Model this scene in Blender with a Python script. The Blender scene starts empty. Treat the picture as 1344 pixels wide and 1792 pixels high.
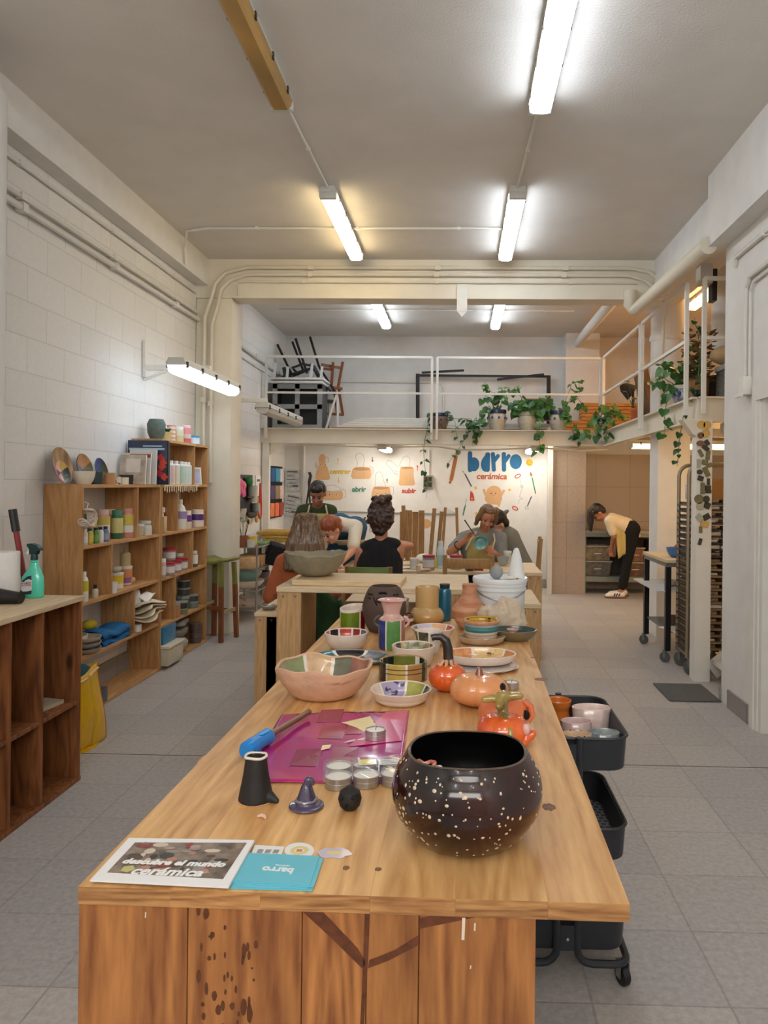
import bpy, bmesh, math, random
from math import pi, sin, cos, tan, radians, sqrt, atan2
from mathutils import Vector, Matrix, Euler, noise
SC = bpy.context.scene
COL = SC.collection
RN = random.Random(11)
# ---------------------------------------------------------------- camera model of the photograph (1344 x 1792)
FPX, CX0, CY0, PSI, RHO, CAMZ = 1300.0, 769.0, 849.0, 0.0277, 0.011, 1.5
_F = Vector((-sin(PSI), cos(PSI), 0)); _R0 = Vector((cos(PSI), sin(PSI), 0)); _U0 = Vector((0, 0, 1))
_R = _R0 * cos(RHO) + _U0 * sin(RHO); _U = _U0 * cos(RHO) - _R0 * sin(RHO)
CAM = Vector((0, 0, CAMZ))
def ray(px, py): return _F + _R * ((px - CX0) / FPX) - _U * ((py - CY0) / FPX)
def az(px, py, z):
    d = ray(px, py); return CAM + d * ((z - CAMZ) / d.z)
def ay(px, py, y):
    d = ray(px, py); return CAM + d * (y / d.y)
def ax(px, py, x):
    d = ray(px, py); return CAM + d * (x / d.x)
def S(r, g, b):
    f = lambda c: c / 12.92 if c <= .04045 else ((c + .055) / 1.055) ** 2.4
    return (f(r / 255), f(g / 255), f(b / 255), 1)
# ---------------------------------------------------------------- materials
_MC = {}
def _nt(name):
    m = bpy.data.materials.new(name); m.use_nodes = True
    nt = m.node_tree; return m, nt, nt.nodes['Principled BSDF']
def _n(nt, t, **k):
    n = nt.nodes.new(t)
    for a, v in k.items(): setattr(n, a, v)
    return n
def _ramp(nt, stops):
    r = nt.nodes.new('ShaderNodeValToRGB'); e = r.color_ramp.elements
    while len(e) < len(stops): e.new(.5)
    for i, (p, c) in enumerate(stops): e[i].position = p; e[i].color = c
    return r
def mul(c, k): return (min(1, c[0] * k), min(1, c[1] * k), min(1, c[2] * k), 1)
def M(name, col, rough=.6, metal=0, var=.08, sc=12, bump=0, c2=None, st=(1, 1, 1), spec=.5, coat=0, alpha=1, trans=0, emit=0, thr=None, detail=4, bsc=None):
    """noise-driven material; thr=(lo,hi) turns the noise into hard spots of colour c2"""
    if name in _MC: return _MC[name]
    m, nt, b = _nt(name); L = nt.links.new
    tc = _n(nt, 'ShaderNodeTexCoord'); mp = _n(nt, 'ShaderNodeMapping'); mp.inputs['Scale'].default_value = st
    L(tc.outputs['Object'], mp.inputs['Vector'])
    no = _n(nt, 'ShaderNodeTexNoise'); no.inputs['Scale'].default_value = sc; no.inputs['Detail'].default_value = detail
    L(mp.outputs[0], no.inputs['Vector'])
    if c2 is None: st_ = [(.3, mul(col, 1 - var)), (.7, mul(col, 1 + var))]
    elif thr: st_ = [(thr[0], col), (thr[1], c2)]
    else: st_ = [(.35, col), (.65, c2)]
    r = _ramp(nt, st_); L(no.outputs['Fac'], r.inputs['Fac']); L(r.outputs['Color'], b.inputs['Base Color'])
    b.inputs['Roughness'].default_value = rough; b.inputs['Metallic'].default_value = metal
    b.inputs['Specular IOR Level'].default_value = spec; b.inputs['Coat Weight'].default_value = coat; b.inputs['Coat Roughness'].default_value = .06
    b.inputs['Alpha'].default_value = alpha; b.inputs['Transmission Weight'].default_value = trans
    if emit: L(r.outputs['Color'], b.inputs['Emission Color']); b.inputs['Emission Strength'].default_value = emit
    if bump:
        bp = _n(nt, 'ShaderNodeBump'); bp.inputs['Strength'].default_value = bump; bp.inputs['Distance'].default_value = .01
        src = no
        if bsc:
            src = _n(nt, 'ShaderNodeTexNoise'); src.inputs['Scale'].default_value = bsc; src.inputs['Detail'].default_value = 6; L(mp.outputs[0], src.inputs['Vector'])
        L(src.outputs['Fac'], bp.inputs['Height']); L(bp.outputs[0], b.inputs['Normal'])
    _MC[name] = m; return m
def WOOD(name, c1, c2, axis='Y', sc=1.0, rough=.55, knots=True, island=.18, kcol=None, coat=0):
    """planked timber: long grain along `axis`, every plank (mesh island) its own tone"""
    if name in _MC: return _MC[name]
    m, nt, b = _nt(name); L = nt.links.new
    tc = _n(nt, 'ShaderNodeTexCoord'); geo = _n(nt, 'ShaderNodeNewGeometry')
    add = _n(nt, 'ShaderNodeVectorMath', operation='MULTIPLY_ADD')
    cmb = _n(nt, 'ShaderNodeCombineXYZ')
    for i in range(3): L(geo.outputs['Random Per Island'], cmb.inputs[i])
    add.inputs[1].default_value = (7.3, 5.1, 9.7); L(cmb.outputs[0], add.inputs[0]); L(tc.outputs['Object'], add.inputs[2])
    k = {'X': (1, 9, 9), 'Y': (9, 1, 9), 'Z': (9, 9, 1)}[axis]
    mp = _n(nt, 'ShaderNodeMapping'); mp.inputs['Scale'].default_value = tuple(v * sc for v in k); L(add.outputs[0], mp.inputs['Vector'])
    n1 = _n(nt, 'ShaderNodeTexNoise'); n1.inputs['Scale'].default_value = 1.0; n1.inputs['Detail'].default_value = 2; n1.inputs['Distortion'].default_value = .6
    L(mp.outputs[0], n1.inputs['Vector'])
    # growth rings = sawtooth of the noise
    w = _n(nt, 'ShaderNodeMath', operation='MULTIPLY'); w.inputs[1].default_value = 9; L(n1.outputs['Fac'], w.inputs[0])
    fr = _n(nt, 'ShaderNodeMath', operation='PINGPONG'); fr.inputs[1].default_value = .5; L(w.outputs[0], fr.inputs[0])
    n2 = _n(nt, 'ShaderNodeTexNoise'); n2.inputs['Scale'].default_value = 11; n2.inputs['Detail'].default_value = 5; L(mp.outputs[0], n2.inputs['Vector'])
    mx = _n(nt, 'ShaderNodeMath', operation='MULTIPLY_ADD'); mx.inputs[1].default_value = .55; L(fr.outputs[0], mx.inputs[0])
    h = _n(nt, 'ShaderNodeMath', operation='MULTIPLY'); h.inputs[1].default_value = .75; L(n2.outputs['Fac'], h.inputs[0]); L(h.outputs[0], mx.inputs[2])
    r = _ramp(nt, [(.28, c1), (.74, c2)]); L(mx.outputs[0], r.inputs['Fac']); out = r.outputs['Color']
    if knots:
        v = _n(nt, 'ShaderNodeTexVoronoi'); v.inputs['Scale'].default_value = 1.0
        mk = _n(nt, 'ShaderNodeMapping'); mk.inputs['Scale'].default_value = {'X': (1.6, 4.5, 4.5), 'Y': (4.5, 1.6, 4.5), 'Z': (4.5, 4.5, 1.6)}[axis]
        L(add.outputs[0], mk.inputs['Vector']); L(mk.outputs[0], v.inputs['Vector'])
        kr = _ramp(nt, [(.04, (1, 1, 1, 1)), (.1, (0, 0, 0, 1))]); L(v.outputs['Distance'], kr.inputs['Fac'])
        mixk = _n(nt, 'ShaderNodeMix', data_type='RGBA'); L(kr.outputs['Color'], mixk.inputs['Factor']); L(out, mixk.inputs['A'])
        mixk.inputs['B'].default_value = kcol or mul(c2, .35); out = mixk.outputs['Result']
    hsv = _n(nt, 'ShaderNodeHueSaturation'); mr = _n(nt, 'ShaderNodeMapRange'); mr.inputs['To Min'].default_value = 1 - island; mr.inputs['To Max'].default_value = 1 + island
    L(geo.outputs['Random Per Island'], mr.inputs['Value']); L(mr.outputs[0], hsv.inputs['Value']); L(out, hsv.inputs['Color'])
    L(hsv.outputs['Color'], b.inputs['Base Color']); b.inputs['Roughness'].default_value = rough; b.inputs['Coat Weight'].default_value = coat
    bp = _n(nt, 'ShaderNodeBump'); bp.inputs['Strength'].default_value = .12; bp.inputs['Distance'].default_value = .004; L(n2.outputs['Fac'], bp.inputs['Height']); L(bp.outputs[0], b.inputs['Normal'])
    _MC[name] = m; return m
def BRICK(name, c, cm, w, h, mortar, vec, bump, rough=.7, off=.5, nsc=30, nvar=.1, noise_bump=.25, c2=None, dots=None):
    """block / tile surface; vec picks which object axes feed the pattern, e.g. 'YZ'"""
    m, nt, b = _nt(name); L = nt.links.new
    tc = _n(nt, 'ShaderNodeTexCoord'); sp = _n(nt, 'ShaderNodeSeparateXYZ'); cb = _n(nt, 'ShaderNodeCombineXYZ')
    L(tc.outputs['Object'], sp.inputs[0]); L(sp.outputs[vec[0]], cb.inputs[0]); L(sp.outputs[vec[1]], cb.inputs[1])
    br = _n(nt, 'ShaderNodeTexBrick'); br.offset = off; br.inputs['Scale'].default_value = 1; br.inputs['Mortar Size'].default_value = mortar
    br.inputs['Mortar Smooth'].default_value = .3; br.inputs['Brick Width'].default_value = w; br.inputs['Row Height'].default_value = h
    br.inputs['Color1'].default_value = c; br.inputs['Color2'].default_value = c2 or mul(c, .95); br.inputs['Mortar'].default_value = cm
    L(cb.outputs[0], br.inputs['Vector'])
    no = _n(nt, 'ShaderNodeTexNoise'); no.inputs['Scale'].default_value = nsc; no.inputs['Detail'].default_value = 6; no.inputs['Roughness'].default_value = .7; L(tc.outputs['Object'], no.inputs['Vector'])
    mr = _n(nt, 'ShaderNodeMapRange'); mr.inputs['From Min'].default_value = .3; mr.inputs['From Max'].default_value = .7; mr.inputs['To Min'].default_value = 1 - nvar; mr.inputs['To Max'].default_value = 1 + nvar
    L(no.outputs['Fac'], mr.inputs['Value'])
    hs = _n(nt, 'ShaderNodeHueSaturation'); L(br.outputs['Color'], hs.inputs['Color']); L(mr.outputs[0], hs.inputs['Value'])
    out = hs.outputs['Color']
    if dots:
        v = _n(nt, 'ShaderNodeTexVoronoi'); v.inputs['Scale'].default_value = dots[0]; L(tc.outputs['Object'], v.inputs['Vector'])
        r = _ramp(nt, [(dots[1], (1, 1, 1, 1)), (dots[1] + .06, (0, 0, 0, 1))]); L(v.outputs['Distance'], r.inputs['Fac'])
        mi = _n(nt, 'ShaderNodeMix', data_type='RGBA'); L(r.outputs['Color'], mi.inputs['Factor']); L(out, mi.inputs['A']); mi.inputs['B'].default_value = dots[2]; out = mi.outputs['Result']
    L(out, b.inputs['Base Color']); b.inputs['Roughness'].default_value = rough
    su = _n(nt, 'ShaderNodeMath', operation='MULTIPLY_ADD'); su.inputs[1].default_value = noise_bump; L(no.outputs['Fac'], su.inputs[0])
    iv = _n(nt, 'ShaderNodeMath', operation='SUBTRACT'); iv.inputs[0].default_value = 1; L(br.outputs['Fac'], iv.inputs[1]); L(iv.outputs[0], su.inputs[2])
    bp = _n(nt, 'ShaderNodeBump'); bp.inputs['Strength'].default_value = bump; bp.inputs['Distance'].default_value = .008; L(su.outputs[0], bp.inputs['Height']); L(bp.outputs[0], b.inputs['Normal'])
    _MC[name] = m; return m
def EMIT(name, col, st):
    if name in _MC: return _MC[name]
    m, nt, b = _nt(name); b.inputs['Base Color'].default_value = (.8, .8, .8, 1)
    no = _n(nt, 'ShaderNodeTexNoise'); r = _ramp(nt, [(0, mul(col, .97)), (1, col)]); nt.links.new(no.outputs['Fac'], r.inputs['Fac'])
    nt.links.new(r.outputs['Color'], b.inputs['Emission Color']); b.inputs['Emission Strength'].default_value = st
    _MC[name] = m; return m
# ---------------------------------------------------------------- mesh builder
def V(*a): return Vector(a)
class MB:
    def __init__(s): s.bm = bmesh.new(); s.mats = []; s.mi = 0; s.T = None
    def m(s, mat):
        if mat not in s.mats: s.mats.append(mat)
        s.mi = s.mats.index(mat); return s
    def _v(s, p):
        p = Vector(p); return s.bm.verts.new(s.T @ p if s.T else p)
    def f(s, vs, mi=None):
        try: f = s.bm.faces.new(vs)
        except ValueError: return None
        f.material_index = s.mi if mi is None else mi; return f
    def poly(s, pts): return s.f([s._v(p) for p in pts])
    def box(s, x0, x1, y0, y1, z0, z1, bev=0, seg=2):
        v = [s._v((x, y, z)) for z in (z0, z1) for y in (y0, y1) for x in (x0, x1)]
        fs = [s.f([v[i] for i in q]) for q in ((0, 2, 3, 1), (4, 5, 7, 6), (0, 1, 5, 4), (2, 6, 7, 3), (0, 4, 6, 2), (1, 3, 7, 5))]
        if bev:
            es = list({e for f in fs for e in f.edges})
            r = bmesh.ops.bevel(s.bm, geom=es, offset=bev, segments=seg, affect='EDGES', profile=.5)
            for f in r['faces']: f.material_index = s.mi
        return s
    def cb(s, c, sz, bev=0, rot=None):
        o = s.T
        if rot is not None: s.T = (o or Matrix()) @ Matrix.Translation(c) @ Euler(rot).to_matrix().to_4x4(); c = (0, 0, 0)
        x, y, z = c; a, b, d = sz
        s.box(x - a / 2, x + a / 2, y - b / 2, y + b / 2, z - d / 2, z + d / 2, bev); s.T = o; return s
    def bar(s, p, q, w, h=None, up=(0, 0, 1)):
        """square section bar from p to q"""
        p, q = Vector(p), Vector(q); h = h or w; d = (q - p).normalized(); u = Vector(up)
        if abs(d.dot(u)) > .95: u = Vector((0, 1, 0))
        a = d.cross(u).normalized() * (w / 2); b = a.cross(d).normalized() * (h / 2)
        v = [s._v(e + i * a + j * b) for e in (p, q) for i, j in ((-1, -1), (1, -1), (1, 1), (-1, 1))]
        for k in ((3, 2, 1, 0), (4, 5, 6, 7), (0, 1, 5, 4), (1, 2, 6, 5), (2, 3, 7, 6), (3, 0, 4, 7)): s.f([v[i] for i in k])
        return s
    def tube(s, pts, r, seg=8, closed=False, cap=True):
        pts = [Vector(p) for p in pts]; n = len(pts); rs = r if isinstance(r, (list, tuple)) else [r] * n
        rings = []; pa = None
        for i, p in enumerate(pts):
            if closed: d = pts[(i + 1) % n] - pts[i - 1]
            else: d = pts[min(i + 1, n - 1)] - pts[max(i - 1, 0)]
            d.normalize()
            if pa is None:
                t = Vector((0, 0, 1)) if abs(d.z) < .9 else Vector((1, 0, 0)); pa = d.cross(t).normalized()
            else:
                pa = (pa - d * pa.dot(d)).normalized()
            pb = d.cross(pa)
            rings.append([s._v(p + (pa * cos(2 * pi * k / seg) + pb * sin(2 * pi * k / seg)) * rs[i]) for k in range(seg)])
        for i in range(n if closed else n - 1):
            a, b = rings[i], rings[(i + 1) % n]
            for k in range(seg): s.f([a[k], a[(k + 1) % seg], b[(k + 1) % seg], b[k]])
        if cap and not closed: s.f(rings[0][::-1]); s.f(rings[-1])
        return s
    def lathe(s, prof, seg=32, c=(0, 0, 0), sx=1, sy=1, mf=None, wf=None, ph=0):
        """revolve [(r,z)...]; mf(a,i)->material, wf(a,i,r,z)->(r,z) deforms; a = angle fraction 0..1"""
        rings = []
        for i, (r, z) in enumerate(prof):
            if r <= 1e-6: rings.append([s._v((c[0], c[1], c[2] + z))]); continue
            ring = []
            for k in range(seg):
                t = 2 * pi * (k + ph) / seg; rr, zz = (r, z) if wf is None else wf(k / seg, i, r, z)
                ring.append(s._v((c[0] + cos(t) * rr * sx, c[1] + sin(t) * rr * sy, c[2] + zz)))
            rings.append(ring)
        for i in range(len(prof) - 1):
            a, b = rings[i], rings[i + 1]
            for k in range(seg):
                if mf is not None: s.m(mf((k + .5) / seg, i))
                k2 = (k + 1) % seg
                if len(a) == 1 and len(b) == 1: continue
                if len(a) == 1: s.f([a[0], b[k2], b[k]])
                elif len(b) == 1: s.f([a[k], a[k2], b[0]])
                else: s.f([a[k], a[k2], b[k2], b[k]])
        return s
    def ell(s, c, r, seg=16, rings=10, rot=None, mf=None):
        if not isinstance(r, (list, tuple, Vector)): r = (r, r, r)
        o = s.T; s.T = (o or Matrix()) @ Matrix.Translation(c) @ (Euler(rot).to_matrix().to_4x4() if rot is not None else Matrix()) @ Matrix.Diagonal((r[0], r[1], r[2], 1))
        s.lathe([(sin(pi * i / rings), -cos(pi * i / rings)) for i in range(rings + 1)], seg, mf=mf); s.T = o; return s
    def cap(s, p, rp, q, rq, seg=14):
        """tapered capsule"""
        p, q = Vector(p), Vector(q); d = (q - p); L = d.length
        o = s.T; s.T = (o or Matrix()) @ Matrix.Translation(p) @ d.to_track_quat('Z', 'Y').to_matrix().to_4x4()
        pr = [(rp * sin(pi / 2 * i / 4), -rp * cos(pi / 2 * i / 4)) for i in range(5)] + [(rq * cos(pi / 2 * i / 4), L + rq * sin(pi / 2 * i / 4)) for i in range(5)]
        s.lathe(pr, seg); s.T = o; return s
    def prism(s, poly, z0, z1, T=None):
        o = s.T
        if T is not None: s.T = (o or Matrix()) @ T
        a = [s._v((x, y, z0)) for x, y in poly]; b = [s._v((x, y, z1)) for x, y in poly]; n = len(poly)
        s.f(a[::-1]); s.f(b)
        for i in range(n): s.f([a[i], a[(i + 1) % n], b[(i + 1) % n], b[i]])
        s.T = o; return s
    def grid(s, fn, nu, nv, th=0):
        """surface fn(u,v)->point, optional thickness along normal is added with solidify in build"""
        vs = [[s._v(fn(i / nu, j / nv)) for j in range(nv + 1)] for i in range(nu + 1)]
        for i in range(nu):
            for j in range(nv): s.f([vs[i][j], vs[i + 1][j], vs[i + 1][j + 1], vs[i][j + 1]])
        return s
    def build(s, name, mat=None, parent=None, loc=None, rz=0, ang=35, fix=True, solid=0, sub=0, world=False):
        if mat is not None: s.mats = s.mats if s.mats and mat in s.mats else [mat] + s.mats[1:] if s.mats else [mat]
        me = bpy.data.meshes.new(name)
        if world and parent is not None: bmesh.ops.translate(s.bm, verts=s.bm.verts, vec=-parent.location)
        elif world and loc is not None: bmesh.ops.translate(s.bm, verts=s.bm.verts, vec=-Vector(loc))
        if fix: bmesh.ops.recalc_face_normals(s.bm, faces=s.bm.faces)
        s.bm.to_mesh(me); s.bm.free()
        for q in s.mats: me.materials.append(q)
        if ang:
            me.shade_smooth(); me.set_sharp_from_angle(angle=radians(ang))
        o = bpy.data.objects.new(name, me); COL.objects.link(o)
        if parent is not None: o.parent = parent
        if loc is not None: o.location = loc
        if rz: o.rotation_euler = (0, 0, rz)
        if solid:
            md = o.modifiers.new('thick', 'SOLIDIFY'); md.thickness = solid; md.offset = 0
        if sub:
            md = o.modifiers.new('sub', 'SUBSURF'); md.levels = sub; md.render_levels = sub
        return o
def tag(o, label, cat, group=None, kind=None):
    o['label'] = label; o['category'] = cat
    if group: o['group'] = group
    if kind: o['kind'] = kind
    return o
def thing(name, label, cat, loc=(0, 0, 0), rz=0, group=None):
    o = bpy.data.objects.new(name, None); COL.objects.link(o); o.empty_display_size = .05
    o.location = loc; o.rotation_euler = (0, 0, rz); return tag(o, label, cat, group)
def struct(b, name, mat=None, parent=None, **k):
    o = b.build(name, mat, parent, **k)
    if parent is None: o['kind'] = 'structure'
    return o
def dup(root, loc, rz=None, label=None, group=None, scale=None, mats=None):
    def cp(o, par):
        c = o.copy(); COL.objects.link(c)
        if par is not None:
            c.parent = par; c.matrix_parent_inverse = o.matrix_parent_inverse.copy()
        for ch in [x for x in o.children]: cp(ch, c)
        return c
    r = cp(root, None); r.location = loc
    if rz is not None: r.rotation_euler = (r.rotation_euler.x, r.rotation_euler.y, rz)
    if label: r['label'] = label
    if group: r['group'] = group
    if scale: r.scale = scale if isinstance(scale, (tuple, list)) else (scale,) * 3
    if mats:
        def rc(o):
            if o.type == 'MESH':
                for sl in o.material_slots:
                    if sl.material in mats:
                        q = mats[sl.material]; sl.link = 'OBJECT'; sl.material = q
            for ch in o.children: rc(ch)
        rc(r)
    return r
def text(s, name, mat, size, parent, T, ext=.0006, shear=0, bold=0, align='CENTER', width=1):
    cu = bpy.data.curves.new(name, 'FONT'); cu.body = s; cu.size = size; cu.extrude = ext; cu.shear = shear; cu.offset = bold; cu.align_x = align; cu.align_y = 'CENTER'
    cu.resolution_u = 3
    t = bpy.data.objects.new('_t', cu); COL.objects.link(t)
    me = bpy.data.meshes.new_from_object(t.evaluated_get(bpy.context.evaluated_depsgraph_get()))
    bpy.data.objects.remove(t); bpy.data.curves.remove(cu)
    me.name = name; me.transform(T @ Matrix.Diagonal((width, 1, 1, 1))); me.materials.clear(); me.materials.append(mat)
    o = bpy.data.objects.new(name, me); COL.objects.link(o)
    if parent is not None: o.parent = parent
    return o
def remesh(b, name, mat, parent, vox=.01, smooth=4, world=True, dec=0):
    """fuse the overlapping solids of b into one continuous skin"""
    o = b.build('_r', mat, None, ang=0)
    md = o.modifiers.new('r', 'REMESH'); md.mode = 'VOXEL'; md.voxel_size = vox; md.use_smooth_shade = True
    if smooth: md = o.modifiers.new('s', 'SMOOTH'); md.iterations = smooth; md.factor = .5
    me = bpy.data.meshes.new_from_object(o.evaluated_get(bpy.context.evaluated_depsgraph_get()))
    if world and parent is not None: me.transform(Matrix.Translation(-parent.location))
    mm = o.data; bpy.data.objects.remove(o); bpy.data.meshes.remove(mm)
    me.materials.clear(); me.materials.append(mat); me.shade_smooth(); me.name = name
    r = bpy.data.objects.new(name, me); COL.objects.link(r)
    if parent is not None: r.parent = parent
    return r
def TR(loc, rot=(0, 0, 0)): return Matrix.Translation(loc) @ Euler(rot).to_matrix().to_4x4()
# ================================================================ common materials
WHITE = M('white paint', S(226, 224, 220), .75, var=.04, sc=6, bump=.15, bsc=60)
WHITE2 = M('white metal paint', S(228, 225, 216), .5, var=.03, sc=8)
CREAM = M('cream paint', S(226, 218, 200), .6, var=.04, sc=5)
CEIL = M('ceiling plaster', S(222, 217, 210), .9, var=.04, sc=3, bump=.25, bsc=90)
BLACK = M('black plastic', S(24, 24, 26), .45, var=.1, sc=30)
STEEL = M('brushed steel', S(170, 168, 162), .35, metal=.9, var=.06, sc=40, st=(1, 1, 8))
GREYM = M('grey metal paint', S(120, 122, 118), .5, metal=.3, var=.08, sc=20)
PINE = WOOD('pine boards', S(204, 160, 106), S(176, 126, 76), 'Y', .8, island=.08)
PINEZ = WOOD('pine uprights', S(196, 150, 98), S(166, 116, 66), 'Z', .8, island=.08)
PLY = WOOD('worn plywood', S(206, 180, 142), S(178, 148, 108), 'Y', 1.4, knots=False, island=.06)
H = 3.7
# ================================================================ shell
b = MB(); b.box(-3.2, 4.6, -2.6, 11.4, -.1, 0)
FLOORM = BRICK('stone floor tiles', S(184, 176, 169), S(160, 152, 146), .40, .366, .0035, 'XY', .5, .5, off=0, nsc=45, nvar=.2, noise_bump=.12, c2=S(170, 165, 161))
FL = struct(b, 'floor', FLOORM, loc=(0, .34, 0), ang=0)
MB().box(-2.4, 1.86, 3.695, 3.703, -.002, .0006).build('expansion_joint', M('dark floor joint', S(84, 80, 76), .8), FL, ang=0)
b = MB(); b.box(-3.2, 4.6, -2.6, 11.4, H, H + .1); struct(b, 'ceiling', CEIL, ang=0)
BLOCK = BRICK('painted block wall', S(230, 228, 223), S(212, 209, 204), .42, .215, .004, 'YZ', .4, .75, nsc=38, nvar=.035, noise_bump=.35)
b = MB(); b.box(-2.82, -2.62, -2.6, 11.2, 0, H); struct(b, 'wall_left', BLOCK, ang=0)
b = MB(); b.box(-2.82, 1.30, 11, 11.2, 0, H); b.box(1.30, 4.5, 11, 11.2, 1.98, H); WB = struct(b, 'wall_back', WHITE, ang=0)
TILE = BRICK('speckled stone cladding', S(184, 166, 150), S(158, 140, 124), .5, .5, .004, 'XZ', .2, .45, off=0, nsc=150, nvar=.28, noise_bump=.05)
b = MB(); b.box(1.30, 4.5, 11, 11.2, 0, 1.98); struct(b, 'wall_alcove', TILE, ang=0)
b = MB(); b.box(1.29, 1.76, 10.45, 10.998, 0, 2.04); struct(b, 'trim_1', TILE, ang=0)
b = MB(); b.box(4.3, 4.5, 5.15, 11, 0, H); b.box(1.86, 4.5, 5.15, 5.3, 0, H)
b.box(1.86, 2.06, 4.72, 5.15, 0, H); b.box(1.86, 2.06, 3.62, 4.72, 2.09, H); b.box(1.86, 2.06, -2.6, 3.62, 0, H)
struct(b, 'wall_right', WHITE, ang=0)
b = MB(); b.box(-2.82, -1.9, -2.6, -2.4, 0, H); b.box(1.5, 2.06, -2.6, -2.4, 0, H); b.box(-1.9, 1.5, -2.6, -2.4, 3.3, H); b.box(-1.9, 1.5, -2.6, -2.4, 0, 2.3)
struct(b, 'wall_front', WHITE, ang=0)
b = MB()
for x in (-1.9, -.2, 1.44): b.box(x, x + .06, -2.55, -2.45, 2.3, 3.3)
b.box(-1.9, 1.5, -2.55, -2.45, 2.3, 2.36); b.box(-1.9, 1.5, -2.55, -2.45, 3.24, 3.3); b.box(-1.9, 1.5, -2.55, -2.45, 2.8, 2.86)
struct(b, 'window_1', GREYM, ang=0)
# soffit along the left wall, pillars, cross beam, bulkhead, columns
b = MB(); b.box(-2.62, -2.5, -2.4, 7.3, 3.44, H); struct(b, 'trim_2', WHITE, ang=0)
b = MB(); b.lathe([(.24, 0), (.24, 2.6), (.24, 3.42)], 24, c=(-2.5, 3.55, 0)); struct(b, 'trim_3', WHITE)
b = MB(); b.box(-2.62, -2.26, 7.25, 7.6, 0, 3.32, .015); struct(b, 'trim_4', CREAM)
b = MB(); b.box(-2.62, 1.98, 7.25, 7.5, 3.32, 3.7); struct(b, 'trim_5', CREAM, ang=0)
b = MB(); b.box(1.73, 3.2, -2.4, 5.3, 3.2, H); struct(b, 'trim_6', WHITE, ang=0)
b = MB(); b.lathe([(.17, 2.25), (.17, 3.7)], 28, c=(2.12, 7.7, 0)); b.lathe([(.18, 3.0), (.185, 3.03), (.18, 3.06)], 28, c=(2.12, 7.7, 0)); b.box(1.98, 2.3, 7.5, 7.82, 0, 2.25); struct(b, 'trim_7', WHITE)
b = MB(); b.box(1.86, 2.16, 5.32, 7.9, 3.34, H); struct(b, 'trim_8', WHITE, ang=0)
b = MB(); b.box(-.05, .05, 7.235, 7.25, 3.2, 3.46); b.poly([(-.05, 7.24, 3.2), (0, 7.24, 3.14), (.05, 7.24, 3.2)]); struct(b, 'trim_9', WHITE2, ang=0)
b = MB(); b.box(1.5, 1.98, 10.7, 11, 2.2, H); struct(b, 'trim_10', WHITE, ang=0)
SKIRT = BRICK('grey skirting tile', S(150, 144, 138), S(118, 112, 106), .4, .2, .006, 'YZ', .2, .5, off=0, nsc=60, nvar=.15)
b = MB(); b.box(1.845, 1.86, 4.74, 5.15, 0, .12); b.box(1.845, 3, 5.295, 5.31, 0, .1); struct(b, 'baseboard_right', SKIRT, ang=0)
b = MB(); b.box(-2.62, -2.6, -2.4, 11, 0, .16); struct(b, 'baseboard_left', SKIRT, ang=0)
b = MB(); b.box(-2.6, 1.28, 10.98, 11, 0, .13); struct(b, 'baseboard_back', M('grey skirting', S(160, 154, 146), .5, sc=40, var=.15), ang=0)
# door in the right wall
b = MB()
for y0, y1, x in ((4.68, 4.74, 1.835), (4.64, 4.68, 1.845)): b.box(x, 1.87, y0, y1, 0, 2.05)
b.box(1.835, 1.87, 3.52, 4.74, 2.05, 2.15); b.box(1.855, 2.05, 4.60, 4.64, 0, 2.05); b.box(1.835, 1.87, 3.52, 3.64, 0, 2.05); b.box(1.87, 2.05, 3.62, 4.72, 2.05, 2.09)
D1 = struct(b, 'door_1', WHITE2, ang=0)
b = MB(); b.box(2.0, 2.04, 3.64, 4.60, 0.01, 2.05); struct(b, 'door_panel', WHITE2, D1, ang=0)
# ================================================================ camera
cd = bpy.data.cameras.new('camera'); cam = bpy.data.objects.new('camera', cd); COL.objects.link(cam)
cam.matrix_world = Matrix((( _R.x, _U.x, -_F.x, 0), (_R.y, _U.y, -_F.y, 0), (_R.z, _U.z, -_F.z, CAMZ), (0, 0, 0, 1)))
cd.sensor_fit = 'AUTO'; cd.sensor_width = 36; cd.lens = FPX / 1792 * 36
cd.shift_x = -(CX0 - 672) / 1792; cd.shift_y = (CY0 - 896) / 1792; cd.clip_start = .05; SC.camera = cam
# ================================================================ light
SC.view_settings.view_transform = 'Standard'; SC.view_settings.look = 'None'; SC.view_settings.gamma = 1; SC.view_settings.exposure = 1.2
w = bpy.data.worlds.new('day'); SC.world = w; w.use_nodes = True
sk = w.node_tree.nodes.new('ShaderNodeTexSky'); sk.sky_type = 'HOSEK_WILKIE'; sk.turbidity = 6
w.node_tree.links.new(sk.outputs[0], w.node_tree.nodes['Background'].inputs[0]); w.node_tree.nodes['Background'].inputs[1].default_value = .5
ld = bpy.data.lights.new('window_daylight', 'AREA'); ld.shape = 'RECTANGLE'; ld.size = 3.3; ld.size_y = .9; ld.energy = 40; ld.color = (1, .96, .9)
lo = bpy.data.objects.new('window_daylight', ld); COL.objects.link(lo); lo.location = (-.2, -2.35, 2.85); lo.rotation_euler = (pi / 2, 0, 0)
TUBE = EMIT('fluorescent diffuser', S(232, 243, 255), 9.0)
TUBEW = EMIT('warm fluorescent diffuser', S(255, 228, 172), 7.0)
TUBEO = EMIT('warm lamp diffuser', S(255, 206, 140), 13.0); TUBEM = EMIT('mezzanine lamp diffuser', S(255, 246, 232), 16.0)
AMBER = M('yellowed unlit diffuser', S(178, 136, 58), .35, var=.25, sc=5, st=(1, .4, 1), coat=.4)
FIXT = M('lamp housing', S(205, 203, 196), .5, var=.05)
CLIPM = M('lamp clip steel', S(70, 66, 60), .4, metal=.7)
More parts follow.
